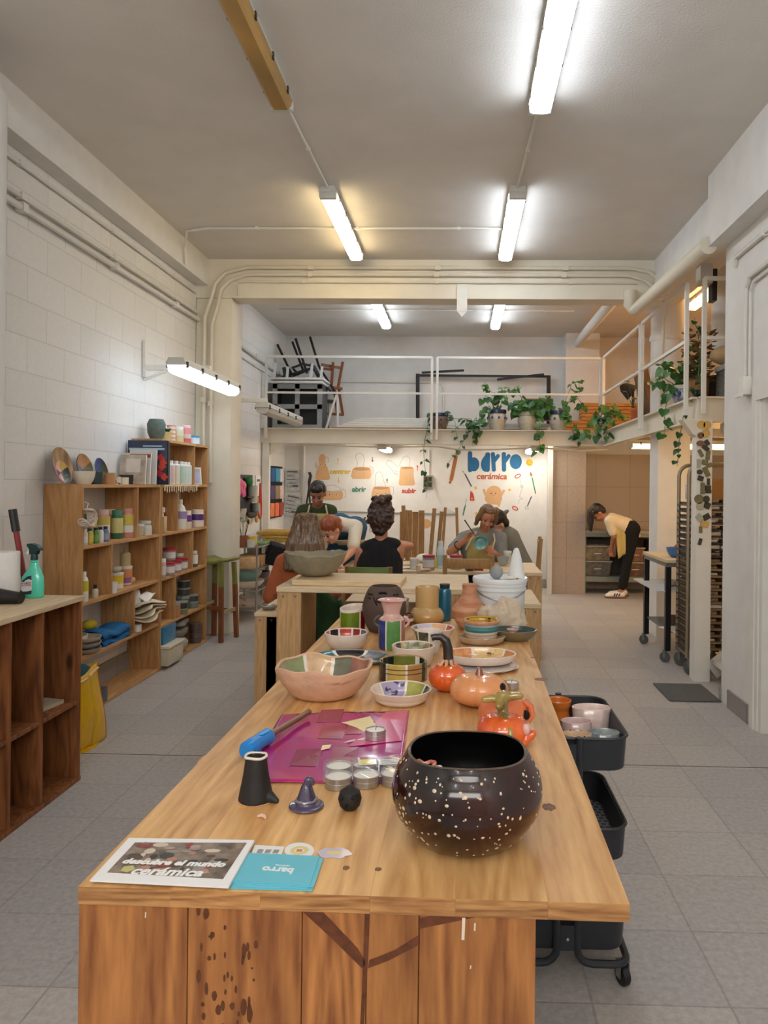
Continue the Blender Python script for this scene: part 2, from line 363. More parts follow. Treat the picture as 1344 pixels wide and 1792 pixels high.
def ceiling_lamp(x, y0, y1, label, diff, group='ceiling strip lamps', zc=H, w=.13, gap=0):
    z = zc - gap; t = thing('ceiling_lamp' if gap < 1 else 'strip_lamp', label, 'lamp', (x, (y0 + y1) / 2, z), 0, group); L = (y1 - y0) / 2
    b = MB(); b.prism([(-w / 2, -.045), (w / 2, -.045), (w / 2 * .8, 0), (-w / 2 * .8, 0)], -L, L, TR((0, 0, 0), (pi / 2, 0, 0)))
    b.build('housing', FIXT, t, ang=20)
    b = MB(); q = w / 2 * .97
    b.prism([(-q, -.046), (-q * .95, -.075), (-q * .6, -.1), (q * .6, -.1), (q * .95, -.075), (q, -.046)], -L + .05, L - .05, TR((0, 0, 0), (pi / 2, 0, 0)))
    b.build('diffuser', diff, t, ang=20)
    for sy in (-1, 1): MB().box(-q, q, sy * L - .045 * (sy > 0), sy * L + .045 * (sy < 0), -.095, -.04, .012).build('end_cap', FIXT, t)
    for k in range(5):
        for sx in (-1, 1): MB().cb((sx * w / 2, (-.8 + .4 * k) * L, -.045), (.008, .02, .035)).build('clip', CLIPM, t, ang=0)
    return t
ceiling_lamp(.43, -1.6, -.1, 'unseen strip lamp added behind the viewer on the right to light the table front', TUBE); ceiling_lamp(-1.03, -1.6, -.1, 'unseen strip lamp added behind the viewer on the left to light the table front', TUBE)  # both lamps are out of view, added to light the table front
ceiling_lamp(.43, 2.72, 4.25, 'lit white strip lamp on the ceiling nearest the viewer', TUBE)
ceiling_lamp(-1.03, 2.6, 4.2, 'unlit strip lamp with a yellowed brown cover on the ceiling', AMBER)
ceiling_lamp(.40, 5.45, 7.0, 'lit white strip lamp on ceiling just before the cross beam, beside bright near lamp row', TUBE)
ceiling_lamp(-1.0, 5.45, 7.0, 'warm yellowish lit strip lamp on ceiling, in line with the unlit one', TUBEW)
ceiling_lamp(-1.02, 8.5, 10.05, 'lit strip lamp beyond the beam, above the stacked upstairs chairs side', TUBE)
ceiling_lamp(.45, 8.5, 10.05, 'lit strip lamp beyond the beam, above the upstairs potted plants', TUBE)
# under-mezzanine and right bay lamps
ceiling_lamp(-1.05, 9.9, 10.8, 'lit strip lamp under mezzanine above the wall of clay drawings', TUBEM, 'lamps under the mezzanine', 2.06, gap=0)
ceiling_lamp(1.0, 9.9, 10.8, 'lit strip lamp under mezzanine above the blue lettering', TUBEM, 'lamps under the mezzanine', 2.06, gap=0)
def cross_lamp(x0, x1, y, z, label, diff):
    t = ceiling_lamp(0, -(x1 - x0) / 2, (x1 - x0) / 2, label, diff, 'lamps under the mezzanine', z)
    t.location = ((x0 + x1) / 2, y, z); t.rotation_euler = (0, 0, pi / 2); return t
cross_lamp(2.0, 3.3, 8.9, 2.06, 'warm strip lamp under mezzanine above the bending woman', TUBEO)
cross_lamp(2.25, 3.4, 6.45, 2.06, 'warm strip lamp under the mezzanine above the tray rack', TUBEO)
ceiling_lamp(2.72, 7.6, 8.9, 'warm strip lamp glowing above the side mezzanine', EMIT('orange lamp diffuser', S(255, 190, 112), 26.0), 'lamps over the mezzanine')
def wall_lamp(y0, y1, zz, diff, label, yb):
    t = thing('wall_lamp', label, 'lamp', (-2.09, (y0 + y1) / 2, zz), 0, 'wall lamps on brackets'); L = (y1 - y0) / 2; w = .15
    b = MB(); b.prism([(-w / 2, 0), (w / 2, 0), (w / 2 * .75, .055), (-w / 2 * .75, .055)], -L, L, TR((0, 0, 0), (pi / 2, 0, 0))); b.build('housing', FIXT, t, ang=20)
    b = MB(); b.prism([(-.07, -.002), (-.06, -.045), (-.03, -.065), (.03, -.065), (.06, -.045), (.07, -.002)], -L + .02, L - .02, TR((0, 0, 0), (pi / 2, 0, 0))); b.build('diffuser', diff, t, ang=20)
    for k in range(5):
        for sx in (-1, 1): MB().cb((sx * w / 2, (-.95 + .475 * k) * L, .005), (.012, .022, .045)).build('clip', CLIPM, t, ang=0)
    b = MB(); yl = yb - (y0 + y1) / 2
    b.box(-.525, -.5, yl - .03, yl + .03, 0, .3); b.box(-.525, .03, yl - .025, yl + .025, .06, .1); b.bar((-.52, yl, -.02), (-.3, yl, .07), .02); b.build('bracket', WHITE2, t, ang=0)
wall_lamp(5.38, 6.75, 2.36, EMIT('wall lamp diffuser', S(214, 234, 255), 4.5), 'lit strip lamp on a bracket over the left wooden shelves', 6.05)
wall_lamp(7.75, 9.5, 2.30, M('unlit diffuser', S(190, 188, 178), .4), 'unlit white strip lamp on wall bracket beside the black clock', 7.85)
# ================================================================ big work table in front
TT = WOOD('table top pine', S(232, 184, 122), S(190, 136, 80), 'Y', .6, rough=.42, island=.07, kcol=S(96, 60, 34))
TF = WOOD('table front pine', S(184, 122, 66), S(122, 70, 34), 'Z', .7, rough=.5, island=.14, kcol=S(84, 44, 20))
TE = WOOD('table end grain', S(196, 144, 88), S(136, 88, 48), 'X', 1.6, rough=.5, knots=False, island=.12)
HT = .85
T = thing('work_table', 'long pine work table in front crowded with glazed pottery', 'table', (-.165, 1.17, 0), -.0105)
b = MB(); xs = [-.44, -.29, -.145, .03, .165, .31, .437]
for i in range(6): b.box(xs[i], xs[i + 1] - .0002, .0, 2.445, HT - .028, HT)
b.mats = [TT, TE]; b.bm.normal_update()
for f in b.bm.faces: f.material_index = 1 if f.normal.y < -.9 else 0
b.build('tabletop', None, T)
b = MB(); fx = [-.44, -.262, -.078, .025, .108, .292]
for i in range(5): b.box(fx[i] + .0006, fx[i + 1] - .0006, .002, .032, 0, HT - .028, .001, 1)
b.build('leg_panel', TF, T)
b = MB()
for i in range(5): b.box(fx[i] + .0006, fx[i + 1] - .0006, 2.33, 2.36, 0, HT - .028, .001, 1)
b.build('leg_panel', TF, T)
b = MB(); b.box(-.36, -.33, .032, 2.3, .70, HT - .028); b.build('rail', TF, T)
b = MB(); b.box(.2, .23, .032, 2.3, .70, HT - .028); b.build('rail', TF, T)
b = MB(); b.box(-.475, -.40, .62, .66, HT - .058, HT - .03, .002); b.build('crossbar', TT, T)
STAIN = M('dark varnish drip', S(92, 50, 22), .35, var=.2, sc=40)
b = MB(); rs = random.Random(4)
for k in range(90):
    x = fx[1] + .012 + rs.random() * .1; z = HT - .03 - rs.random() * .42; r = .0014 + rs.random() * .0035 * rs.random(); l = r * (1 + rs.random() * 3)
    b.prism([(x + r * cos(t * pi / 5) * (1 + .3 * rs.random()), z + l * sin(t * pi / 5) * (1 + .3 * rs.random())) for t in range(10)], -.0004, .0, Matrix(((1, 0, 0, 0), (0, 0, 1, .0016), (0, 1, 0, 0), (0, 0, 0, 1))))
o = b.build('stain', STAIN, T, ang=0); o['label'] = 'dark varnish spatter on the front boards'; o['kind'] = 'stuff'
b = MB(); P_ = Matrix(((1, 0, 0, 0), (0, 0, 1, .0016), (0, 1, 0, 0), (0, 0, 0, 1)))
for poly in ([(-.078, .822), (-.045, .822), (.012, .765), (.025, .742), (.018, .735), (-.03, .78)], [(.022, .822), (.03, .822), (.028, .75), (.024, .68), (.018, .55), (.012, .55), (.018, .68), (.02, .75)],
             [(.028, .735), (.06, .748), (.108, .775), (.108, .79), (.07, .765), (.03, .748)], [(.108, .80), (.15, .81), (.2, .822), (.13, .822), (.108, .816)]):
    b.prism(poly, -.0004, 0, P_)
b.build('knot', M('dark branch knot', S(96, 50, 24), .5, var=.35, sc=60), T, ang=0)
for x, z0, z1, w in ((.178, .785, .820, .003), (.196, .80, .812, .0015), (-.33, .803, .812, .0012), (.19, .74, .745, .0012)):
    b = MB(); b.prism([(x - w, z0), (x + w * .6, z0), (x + w, z1), (x - w * .7, z1)], -.0006, 0, P_); b.build('paint_drip', M('white paint drip', S(226, 206, 184), .6), T, ang=0)
b = MB(); KM = M('table knot', S(116, 80, 52), .5, var=.35, sc=50)
for px, py, rx, ry in ((957, 1411, .014, .017), (939, 1188, .022, .02), (925, 1150, .01, .008), (605, 1519, .006, .007), (661, 1521, .006, .006)):
    p = az(px, py, HT) - Vector((-.165, 1.17, 0)); b.prism([(p.x + rx * cos(t * pi / 7), p.y + ry * sin(t * pi / 7) * (1 + .2 * sin(3 * t))) for t in range(14)], HT, HT + .0004)
b.build('knot', KM, T, ang=0)
# ================================================================ bench A with the big bowl, table B, side bench, far table
OAK = WOOD('pale oak boards', S(226, 204, 168), S(206, 178, 140), 'X', 1.2, knots=False, island=.05)
OAKZ = WOOD('pale oak legs', S(206, 166, 116), S(178, 136, 88), 'Z', 1.2, knots=False, island=.05)
def panel_table(label, x0, x1, y0, y1, h, th=.03, legs=True, top=None, leg=None, lw=.17):
    t = thing('panel_table', label, 'table', ((x0 + x1) / 2, (y0 + y1) / 2, 0)); a, d = (x1 - x0) / 2, (y1 - y0) / 2
    b = MB(); b.box(-a, a, -d, d, h - th, h, .003, 1); b.build('tabletop', top or OAK, t)
    for sx in (-1, 1):
        b = MB(); b.box(sx * a - (.13 if sx > 0 else -.004), sx * a + (.13 if sx < 0 else -.004), -d + .006, -d + .046, 0, h - th, .002, 1)
        b.box(sx * a - (.045 if sx > 0 else -.09), sx * a + (.045 if sx < 0 else -.09), -d + .05, d - .01, 0, h - th, .002, 1); lg = b.build('leg_panel', leg or OAKZ, t)
        for q in (.035, .1): MB().cb((sx * a - sx * q, -d + .005, h - th - .02), (.012, .004, .012), .002).build('screw', GREYM, lg)
    return t
TA = panel_table('taller oak bench behind the work table, carrying the rough clay bowl', -.955, .055, 3.86, 4.5, .96)
TB = panel_table('low pale table behind the tall bench, its right corner beside the white bucket', -.70, .505, 4.56, 5.2, .78)
SB = panel_table('narrow side bench with panel leg left of the tall oak bench', -1.17, -.97, 4.22, 4.8, .76, th=.025)
CT = panel_table('long far table where the people sit painting pots', -1.05, .72, 6.42, 7.25, .755, top=OAK)
b = MB(); b.box(-.30, .28, -.16, .14, 0, .028, .003, 1); tag(b.build('bowl_board', WOOD('board', S(226, 200, 160), S(206, 176, 134), 'X', 1, knots=False), loc=(-.58, 4.06, .9605), rz=-.03), 'thick pale board lying on tall bench under the rough clay bowl', 'board')
# ================================================================ left low cabinet
DARKP = WOOD('dark varnished plywood', S(150, 92, 48), S(96, 52, 24), 'Z', .7, island=.06)
TOPC = WOOD('cabinet top', S(214, 192, 160), S(190, 164, 128), 'Y', .8, knots=False)
t = thing('open_cabinet', 'low open plywood cabinet against left wall under the spray bottle', 'cabinet', (-2.235, 2.7, 0)); LC = t
b = MB(); b.box(-.345, .35, -1.0, .99, .90, .925, .002, 1); b.build('worktop', TOPC, t)
def cpart(nm, *bx):
    b = MB(); b.box(*bx, .001, 1); return b.build(nm, DARKP, t)
for y in (-.99, -.2, .395, .64, .975): cpart('side_panel' if abs(y) > .9 else 'divider', -.345, .34, y - .01, y + .01, .02, .90)
cpart('bottom_board', -.345, .345, -1, .985, 0, .02)
cpart('shelf', -.345, .335, .65, .965, .385, .405); cpart('shelf', -.345, .335, .405, .63, .385, .405); cpart('shelf', -.345, .335, -.19, .385, .385, .405); cpart('shelf', -.345, .2, .405, .5, .66, .68)
cpart('back_panel', -.349, -.345, -1, .985, 0, .9)
# ================================================================ two wooden shelf units
XF, XB = -2.37, -2.615
def shelf_unit(label, y0, y1, top, levels, divs):
    t = thing('shelf_unit', label, 'shelf', ((XF + XB) / 2, (y0 + y1) / 2, 0)); d = (y1 - y0) / 2; w = (XF - XB) / 2; th = .022
    def p(nm, *bx, m=PINE):
        b = MB(); b.box(*bx, .001, 1); return b.build(nm, m, t)
    p('side_panel', -w, w, -d, -d + th, 0, top, m=PINEZ); p('side_panel', -w, w, d - th, d, 0, top, m=PINEZ)
    p('top_board', -w, w, -d + th, d - th, top - th, top)
    lv = levels + [top]
    for z in levels: p('shelf', -w, w - .002, -d + th, d - th, z - th, z)
    for i, y in divs:
        p('divider', -w, w - .004, y - (y0 + y1) / 2 - .009, y - (y0 + y1) / 2 + .009, lv[i], lv[i + 1] - th, m=PINEZ)
    return t
L1 = [.025, .385, .73, 1.09]; L2 = [.025, .355, .73, 1.09, 1.48]
SU1 = shelf_unit('lower wooden shelf unit holding paint bottles, under the leaning plates', 4.60, 5.83, 1.48, L1, [(1, 5.38), (2, 5.02), (3, 5.42)])
SU2 = shelf_unit('taller wooden shelf unit next to pillar holding red-lidded jars', 5.84, 6.93, 1.845, L2, [(1, 6.16), (2, 6.56), (3, 6.2), (4, 6.58)])
b = MB()
for k in range(16):
    y = -.38 + k * .048; b.cb((0, y, -.02 - .006 * (k % 3)), (.004, .02, .045 + .01 * (k % 2)), 0, (0, 0, .1 * (k % 3)))
b.cb((0, 0, 0.002), (.003, .78, .01)); tag(b.build('fringe_strip', M('cream fringe', S(228, 206, 172), .8, var=.15), loc=(-2.364, 6.27, 1.472)), 'cream fringed strip along front of the shelf below the white bottles', 'decoration')
# ================================================================ cart
CARTM = M('dark grey enamel', S(44, 46, 52), .42, metal=.2, var=.06, sc=20)
MESHM = BRICK('perforated tray', S(34, 36, 40), S(120, 120, 118), .022, .022, .004, 'XY', 0, .5, off=.5, nsc=20, nvar=.05)
def rrect(x0, x1, y0, y1, r, n=5):
    o = []
    for cx, cy, a in ((x1 - r, y0 + r, -pi / 2), (x1 - r, y1 - r, 0), (x0 + r, y1 - r, pi / 2), (x0 + r, y0 + r, pi)):
        for k in range(n + 1): o.append((cx + r * cos(a + pi / 2 * k / n), cy + r * sin(a + pi / 2 * k / n)))
    return o
ct = thing('trolley_cart', 'dark grey three-tier trolley cart tucked under right edge of the table', 'cart', (.335, 2.47, 0))
for z in (.645, .375, .105):
    b = MB(); o = rrect(-.185, .185, -.225, .225, .06); i_ = rrect(-.179, .179, -.219, .219, .055); n = len(o)
    A = [b._v((x * .97, y * .97, z)) for x, y in o]; B_ = [b._v((x, y, z + .095)) for x, y in o]; Cc = [b._v((x, y, z + .095)) for x, y in i_]; D = [b._v((x * .97, y * .97, z + .006)) for x, y in i_]
    for k in range(n):
        j = (k + 1) % n
        for p, q in ((A, B_), (B_, Cc), (Cc, D)): b.f([p[k], p[j], q[j], q[k]])
    b.f(A[::-1]); tr = None
    b.m(CARTM); b.mats = [CARTM]; b.m(MESHM); b.f(D)
    tr = b.build('tray', None, ct, ang=40)
    b = MB(); b.tube([(x * 1.005, y * 1.005, z + .097) for x, y in o], .005, 6, closed=True); b.build('rim', CARTM, tr)
for sy in (-1, 1):
    for sx in (-1, 1):
        b = MB(); y = sy * .238
        pts = [(sx * .03, y, .75), (sx * .03, y, .12)] + [(sx * (.03 + .045 * (1 - cos(a * pi / 8))), y, .12 - .045 * sin(a * pi / 8)) for a in range(1, 5)] + [(sx * .14, y, .075)] + [(sx * (.14 + .045 * sin(a * pi / 8)), y - sy * .045 * (1 - cos(a * pi / 8)), .075) for a in range(1, 5)] + [(sx * .185, 0, .075)]
        b.tube(pts, .0115, 10); b.build('frame_tube', CARTM, ct)
    b = MB(); 
    pass
    for z in (.69, .42, .15): cl = MB().box(-.03, .03, sy * .238 - .006, sy * .238 + .006, z - .035, z + .04).build('bracket', CARTM, ct, ang=0); MB().ell((0, sy * .246, z), .006, 8, 6).build('bolt', STEEL, cl)
    b = MB()
def caster(par, x, y, r=.03, mat=BLACK, fork=STEEL, a=.4, zt=None):
    b = MB(); b.T = TR((x, y, r), (0, 0, a)); b.lathe([(0, -.011), (r * .9, -.011), (r, -.007), (r, .007), (r * .9, .011), (0, .011)], 18) if 0 else None
    b.T = TR((x, y, r), (0, pi / 2, a)); b.lathe([(0, -.011), (r * .9, -.011), (r, -.007), (r, .007), (r * .9, .011), (0, .011)], 18); w = b.build('wheel', mat, par)
    b = MB(); b.T = TR((x, y, r), (0, 0, a))
    for s in (-1, 1): b.box(s * .016 - .0015, s * .016 + .0015, -.01, .012, -.004, r + .012)
    b.box(-.0175, .0175, -.012, .014, r + .01, r + .016); b.lathe([(.008, r + .01), (.008, (zt or .075) - r)], 10); b.build('fork', fork, w); return w
for sx in (-1, 1):
    for sy in (-1, 1): caster(ct, sx * .172, sy * .215, zt=.07)
# ================================================================ stool, chairs
OLIVE = M('olive green paint', S(132, 130, 62), .5, var=.1, sc=14); LEGB = WOOD('brown stool wood', S(150, 86, 42), S(112, 60, 28), 'Z', 1.2, knots=False)
t = thing('bar_stool', 'tall stool with olive green seat and half-painted brown legs beside shelves', 'stool', (-2.31, 7.06, 0), -.25)
b = MB(); b.grid(lambda u, v: (-.14 + .28 * u, -.15 + .3 * v, .745 + .03 * (2 * u - 1) ** 2), 10, 4); b.build('seat', OLIVE, t, solid=.03)
for sx in (-1, 1):
    for sy in (-1, 1):
        b = MB(); b.m(OLIVE); b.bar((sx * .105, sy * .11, .735), (sx * .112, sy * .12, .52), .036); b.m(LEGB); b.bar((sx * .112, sy * .12, .52), (sx * .125, sy * .135, 0), .036); b.build('leg', None, t, ang=0)
for z, s_ in ((.26, 1), (.32, -1)):
    b = MB(); b.bar((-.118, s_ * .127, z), (.118, s_ * .127, z), .022, .035); b.build('stretcher', LEGB, t, ang=0)
    b = MB(); b.bar((s_ * .118, -.127, z + .02), (s_ * .118, .127, z + .02), .022, .035); b.build('stretcher', M('pale stretcher', S(176, 156, 120), .6), t, ang=0)
CHW = WOOD('chair beech', S(176, 134, 78), S(146, 104, 54), 'Z', 1.2, knots=False)
GREENP = M('green chair paint', S(92, 112, 42), .45, var=.08)
def chair(label, loc, rz, style, h=.92, seat=.46, m=CHW, ms=None, group=None, w=.36):
    t = thing('wooden_chair', label, 'chair', loc, rz, group); a = w / 2
    b = MB(); b.box(-a, a, -.18, .18, seat - .02, seat, .008); b.build('seat', ms or m, t)
    for sx in (-1, 1):
        b = MB(); b.bar((sx * (a - .02), .16, 0), (sx * (a - .02), .16, seat - .02), .036); b.build('leg', m, t, ang=0)
        b = MB(); b.bar((sx * (a - .02), -.18, 0), (sx * (a - .02), -.17, seat), .036); b.bar((sx * (a - .02), -.17, seat), (sx * (a - .02), -.20, h), .036); b.build('leg', m, t, ang=0)
    if style == 'slat':
        b = MB(); b.box(-a + .035, a - .035, -.2, -.175, h - .11, h - .03, .004); b.build('backrest', m, t)
    else:
        b = MB(); b.grid(lambda u, v: (-a + w * u, -.2 - .03 * (1 - (2 * u - 1) ** 2), h - .09 + .09 * v), 10, 2); b.build('backrest', ms or m, t, solid=.018)
    b = MB(); b.bar((-a + .03, .16, .2), (a - .03, .16, .2), .02, .03); b.build('stretcher', m, t, ang=0)
    return t
chair('empty beech chair with olive seat at far table, its back to the viewer', (.075, 6.22, 0), 0, 'slat', .935, .46, CHW, OLIVE, w=.42)
chair('chair with curved green backrest behind the woman in black', (-.69, 5.86, 0), 0, 'curve', .87, .46, LEGB, GREENP, w=.36)
chair('pale wooden chair the person in grey sweatshirt sits on', (.62, 7.56, 0), 1.5, 'slat', .98, .50, CHW, w=.36)
chair('low wooden chair under the long-haired woman', (-1.1, 5.3, 0), 0, 'slat', .74, .44, LEGB, w=.36)
# upturned wooden chair frame with legs up on the far table
t = thing('upturned_stool', 'wooden stool standing upside down with legs up behind far table', 'stool', (-.40, 7.75, 0)); 
b = MB(); b.box(-.2, .2, -.17, .17, .70, .73, .004); b.build('seat', CHW, t)
for x0, x1, y, hh in ((-.13, -.16, -.12, 1.24), (.1, .14, -.1, 1.26), (-.16, -.2, .12, 1.28), (.17, .21, .12, 1.22)):
    b = MB(); b.bar((x0, y, .73), (x1, y, hh), .04); b.build('leg', CHW, t, ang=0)
b = MB(); b.box(-.19, .19, -.16, .16, 0, .70); b.build('support_box', OAKZ, t)
t = thing('tall_trestle', 'pale wooden trestle legs leaning by the wall under round drawing', 'trestle', (-.13, 9.2, 0))
for x0, x1 in ((-.12, -.05), (.14, .09), (.42, .42)):
    b = MB(); b.bar((x0, 0, 0), (x1, .12, 1.22 if x0 < .2 else 1.14), .035); b.build('leg', CHW, t, ang=0)
b = MB(); b.box(-.1, .42, .02, .06, .5, .56); b.build('crossbar', CHW, t)
t = thing('board_stack', 'bundle of pale wooden boards standing upright behind woman in black', 'boards', (-.66, 10.2, 0))
for k in range(4):
    b = MB(); b.box(-.16 + .085 * k, -.08 + .085 * k, -.02 + .01 * k, .01 + .01 * k, 0, 1.13 + .02 * (k % 2)); b.build('board', CHW, t, ang=0)
# ================================================================ right: black work bench, tray rack, magnets post, stairs
WT = thing('workbench', 'black-legged workbench with wooden top and castors beside tray rack', 'workbench', (2.0, 6.8, 0))
b = MB(); b.box(-.235, .235, -.4, .4, .855, .885, .003); b.build('tabletop', OAK, WT)
b = MB(); b.box(-.225, .225, -.38, .38, .82, .853); b.build('apron', GREYM, WT, ang=0)
BLK = M('black steel', S(22, 23, 26), .4, metal=.3)
for sx in (-1, 1):
    for sy in (-1, 1):
        b = MB(); b.bar((sx * .205, sy * .365, .1), (sx * .205, sy * .365, .82), .045); lg = b.build('leg', BLK, WT, ang=0); caster(WT, sx * .205 - .02, sy * .365, .045, M('grey rubber', S(84, 86, 86), .6), GREYM, .9, .1)
b = MB(); b.box(-.30, .2, -.36, .5, .60, .612); b.build('shelf', M('white laminate', S(214, 216, 214), .4), WT, ang=0)
b = MB(); b.box(-.2, .2, -.36, .36, .255, .267); b.build('shelf', GREYM, WT, ang=0)
RK = thing('tray_rack', 'tall metal bakery rack full of wooden trays behind magnet post', 'rack', (2.15, 6.02, 0), -.03)
RM = M('rack steel tube', S(150, 138, 118), .4, metal=.6, var=.08)
for y in (.0, .3):
    b = MB(); r = .09; pts = [(-.31, y, .13), (-.31, y, 1.6)] + [(-.31 + r * (1 - cos(a * pi / 8)), y, 1.6 + r * sin(a * pi / 8)) for a in range(1, 5)] + [(.31 - r * (1 - cos((4 - a) * pi / 8)), y, 1.6 + r * sin((4 - a) * pi / 8)) for a in range(0, 4)] + [(.31, y, 1.6), (.31, y, .13)]
    b.tube(pts, .016, 8); b.build('hoop', RM, RK)
for x in (-.31, .31):
    b = MB(); b.bar((x, 0, .16), (x, .3, .16), .025); b.build('rail', RM, RK, ang=0)
for x in (-.31, .31):
    for y in (0, .3): caster(RK, x + .02, y - .02, .06, M('grey rubber', S(84, 86, 86), .6), GREYM, .7, .12)
TRW = WOOD('tray wood', S(176, 148, 108), S(124, 98, 66), 'X', 1.2, knots=False, island=.2)
TRD = M('dark tray', S(58, 54, 48), .6, var=.3, sc=30); TRL = M('white bisque', S(224, 218, 208), .7, var=.06)
rs = random.Random(5)
for k in range(23):
    z = .2 + k * .053
    MB().box(-.325, -.3, .0, .3, z - .012, z - .0005).build('runner', TRD, RK, ang=0)
    b = MB(); b.m(TRW if k < 14 else TRD); b.box(-.3, .3, -.02, .32, z, z + .017); 
    b.build('tray', None, RK, ang=0)
    b = MB()
    for q in range(5):
        x = -.27 + q * .11 + rs.random() * .03; hh = .018 + rs.random() * .012; b.box(x, x + .05 + .04 * rs.random(), .0, .1 + .1 * rs.random(), z + .0175, z + .0175 + hh, .003, 1)
    pc = b.build('drying_pieces', TRL if k in (15, 17, 19, 21) or k % 5 == 1 else M('clay pieces', S(120, 98, 78), .8, var=.3, sc=40, c2=S(178, 160, 138)), RK, ang=30); pc['kind'] = 'stuff'
tag(MB().box(-.17, .3, 0, .24, 0, .17, .004).build('cardboard_box', M('brown cardboard', S(168, 122, 66), .8, var=.08, sc=20, st=(1, 1, 6)), loc=(2.15, 6.04, 1.405)), 'brown cardboard box on top tray of the tall rack', 'box')
t = thing('white_bin', 'small white container at top left of the tray rack', 'container', (1.93, 6.18, 1.405))
MB().box(-.06, .06, -.05, .05, 0, .11, .006).build('body', TRL, t); MB().box(-.064, .064, -.054, .054, .11, .125, .004).build('lid', TRL, t)
# stairs behind the post
t = thing('staircase', 'white steel stairs rising behind the magnet post', 'stairs', (2.14, 5.7, 0))
b = MB(); b.bar((-.2, -.08, .14), (.6, -.08, 1.1), .05, .03) if 0 else None
for k in range(5):
    b = MB(); b.box(-.16 + k * .28, .12 + k * .28, -.28, .15, .13 + k * .22, .16 + k * .22); b.build('tread', WHITE2, t, ang=0)
for y in (-.3, .17):
    b = MB(); b.bar((-.2, y, .05), (1.1, y, 1.06), .16, .02) if 0 else b.bar((-.16, y, .07), (1.1, y, 1.07), .02, .14); b.build('stringer', WHITE2, t, ang=0)
b = MB(); b.box(-.17, .19, -.25, .2, 0, .012, .004); tag(b.build('doormat', M('dark grey doormat', S(92, 92, 88), .9, var=.15, sc=120, bump=.4), loc=(1.655, 5.50, 0.001)), 'dark grey doormat on floor by the white post', 'mat')
# ================================================================ mezzanine
DK = 2.23
mz = thing('mezzanine', 'white steel mezzanine along back and right side, edged with plants', 'mezzanine', (0, 9.73, 0))
DECKM = WOOD('deck underside boards', S(196, 180, 156), S(176, 158, 132), 'X', .8, knots=False, island=.05)
b = MB(); b.box(-2.615, 4.295, .02, 1.265, DK - .05, DK); b.box(1.92, 4.295, -3.7, .02, DK - .05, DK); b.build('deck', DECKM, mz, ang=0)
def ibeam(x0, x1, y0, y1, z0, z1, ax_):
    b = MB(); f = .014; w = .05
    if ax_ == 'x':
        b.box(x0, x1, y0 - .005, y0 + .005, z0, z1); b.box(x0, x1, y0 - w, y0 + w, z0, z0 + f); b.box(x0, x1, y0 - w, y0 + w, z1 - f, z1)
    else:
        b.box(x0 - .005, x0 + .005, y0, y1, z0, z1); b.box(x0 - w, x0 + w, y0, y1, z0, z0 + f); b.box(x0 - w, x0 + w, y0, y1, z1 - f, z1)
    return b.build('edge_beam', CREAM, mz, ang=0)
ibeam(-2.615, 1.9, 0, 0, 2.03, 2.23, 'x'); ibeam(1.9, 1.9, -3.72, 0, 2.03, 2.23, 'y'); ibeam(1.9, 4.3, -3.72, 0, 2.03, 2.23, 'x')
for x in (-1.7, -.6, .2, .75, 1.4):
    b = MB(); b.box(x - .03, x + .03, .05, 1.27, 2.08, 2.178); b.build('joist', CREAM, mz, ang=0)
for y in (-1.2, -2.4):
    b = MB(); b.box(1.95, 4.3, y - .03, y + .03, 2.08, 2.178); b.build('joist', CREAM, mz, ang=0)
def post(x, y, w, z1, nm='post'):
    b = MB(); b.box(x - w / 2, x + w / 2, y - 9.73 - w / 2, y - 9.73 + w / 2, 0, z1); return b.build(nm, WHITE2, mz, ang=0)
post(-2.55, 9.73, .08, 2.03); post(1.26, 10.4, .06, 2.08); MAGP = post(1.89, 5.87, .12, 2.03)
b = MB(); b.prism([(-2.5, 2.03), (-2.3, 2.03), (-2.5, 1.88)], -.02, .02, TR((0, 0, 0), (pi / 2, 0, 0))); b.build('gusset', CREAM, mz, ang=0)
b = MB(); b.prism([(-2.17, 2.03), (-2.0, 2.03), (-2.0, 1.9)], -.03, .03, TR((3.84, 0, 0), (pi / 2, 0, 0))) if 0 else b.prism([(1.72, 2.03), (1.83, 2.03), (1.83, 1.9), (1.80, 1.92)], 3.8, 3.92, TR((0, 0, 0), (pi / 2, 0, 0))); b.build('gusset', CREAM, mz, ang=0)
def rail_panel(p, q, label, mids=(2.70,)):
    p, q = Vector(p), Vector(q); c = (p + q) / 2; t = thing('railing', label, 'railing', (c.x, c.y, DK), 0, 'mezzanine railing panels'); p -= c; q -= c
    for e in (p, q):
        b = MB(); b.bar((e.x, e.y, -.14), (e.x, e.y, .93), .032); b.build('post', WHITE2, t, ang=0)
    b = MB(); b.bar((p.x, p.y, .93), (q.x, q.y, .93), .03); b.build('top_rail', WHITE2, t, ang=0)
    b = MB(); b.bar((p.x, p.y, .46), (q.x, q.y, .46), .026); b.build('middle_rail', WHITE2, t, ang=0)
rail_panel((-2.55, 9.66, 0), (-.38, 9.66, 0), 'white railing panel in front of the stacked upstairs chairs')
rail_panel((-.31, 9.66, 0), (1.80, 9.66, 0), 'white railing panel in front of the black frame and pots')
rail_panel((1.83, 9.6, 0), (1.83, 7.66, 0), 'white side railing panel by the leaning wooden board')
rail_panel((1.83, 7.58, 0), (1.83, 6.1, 0), 'white side railing panel in front of blue and white pot')
rail_panel((1.92, 5.94, 0), (3.3, 5.94, 0), 'white railing panel at end of mezzanine in front of grey stone box')
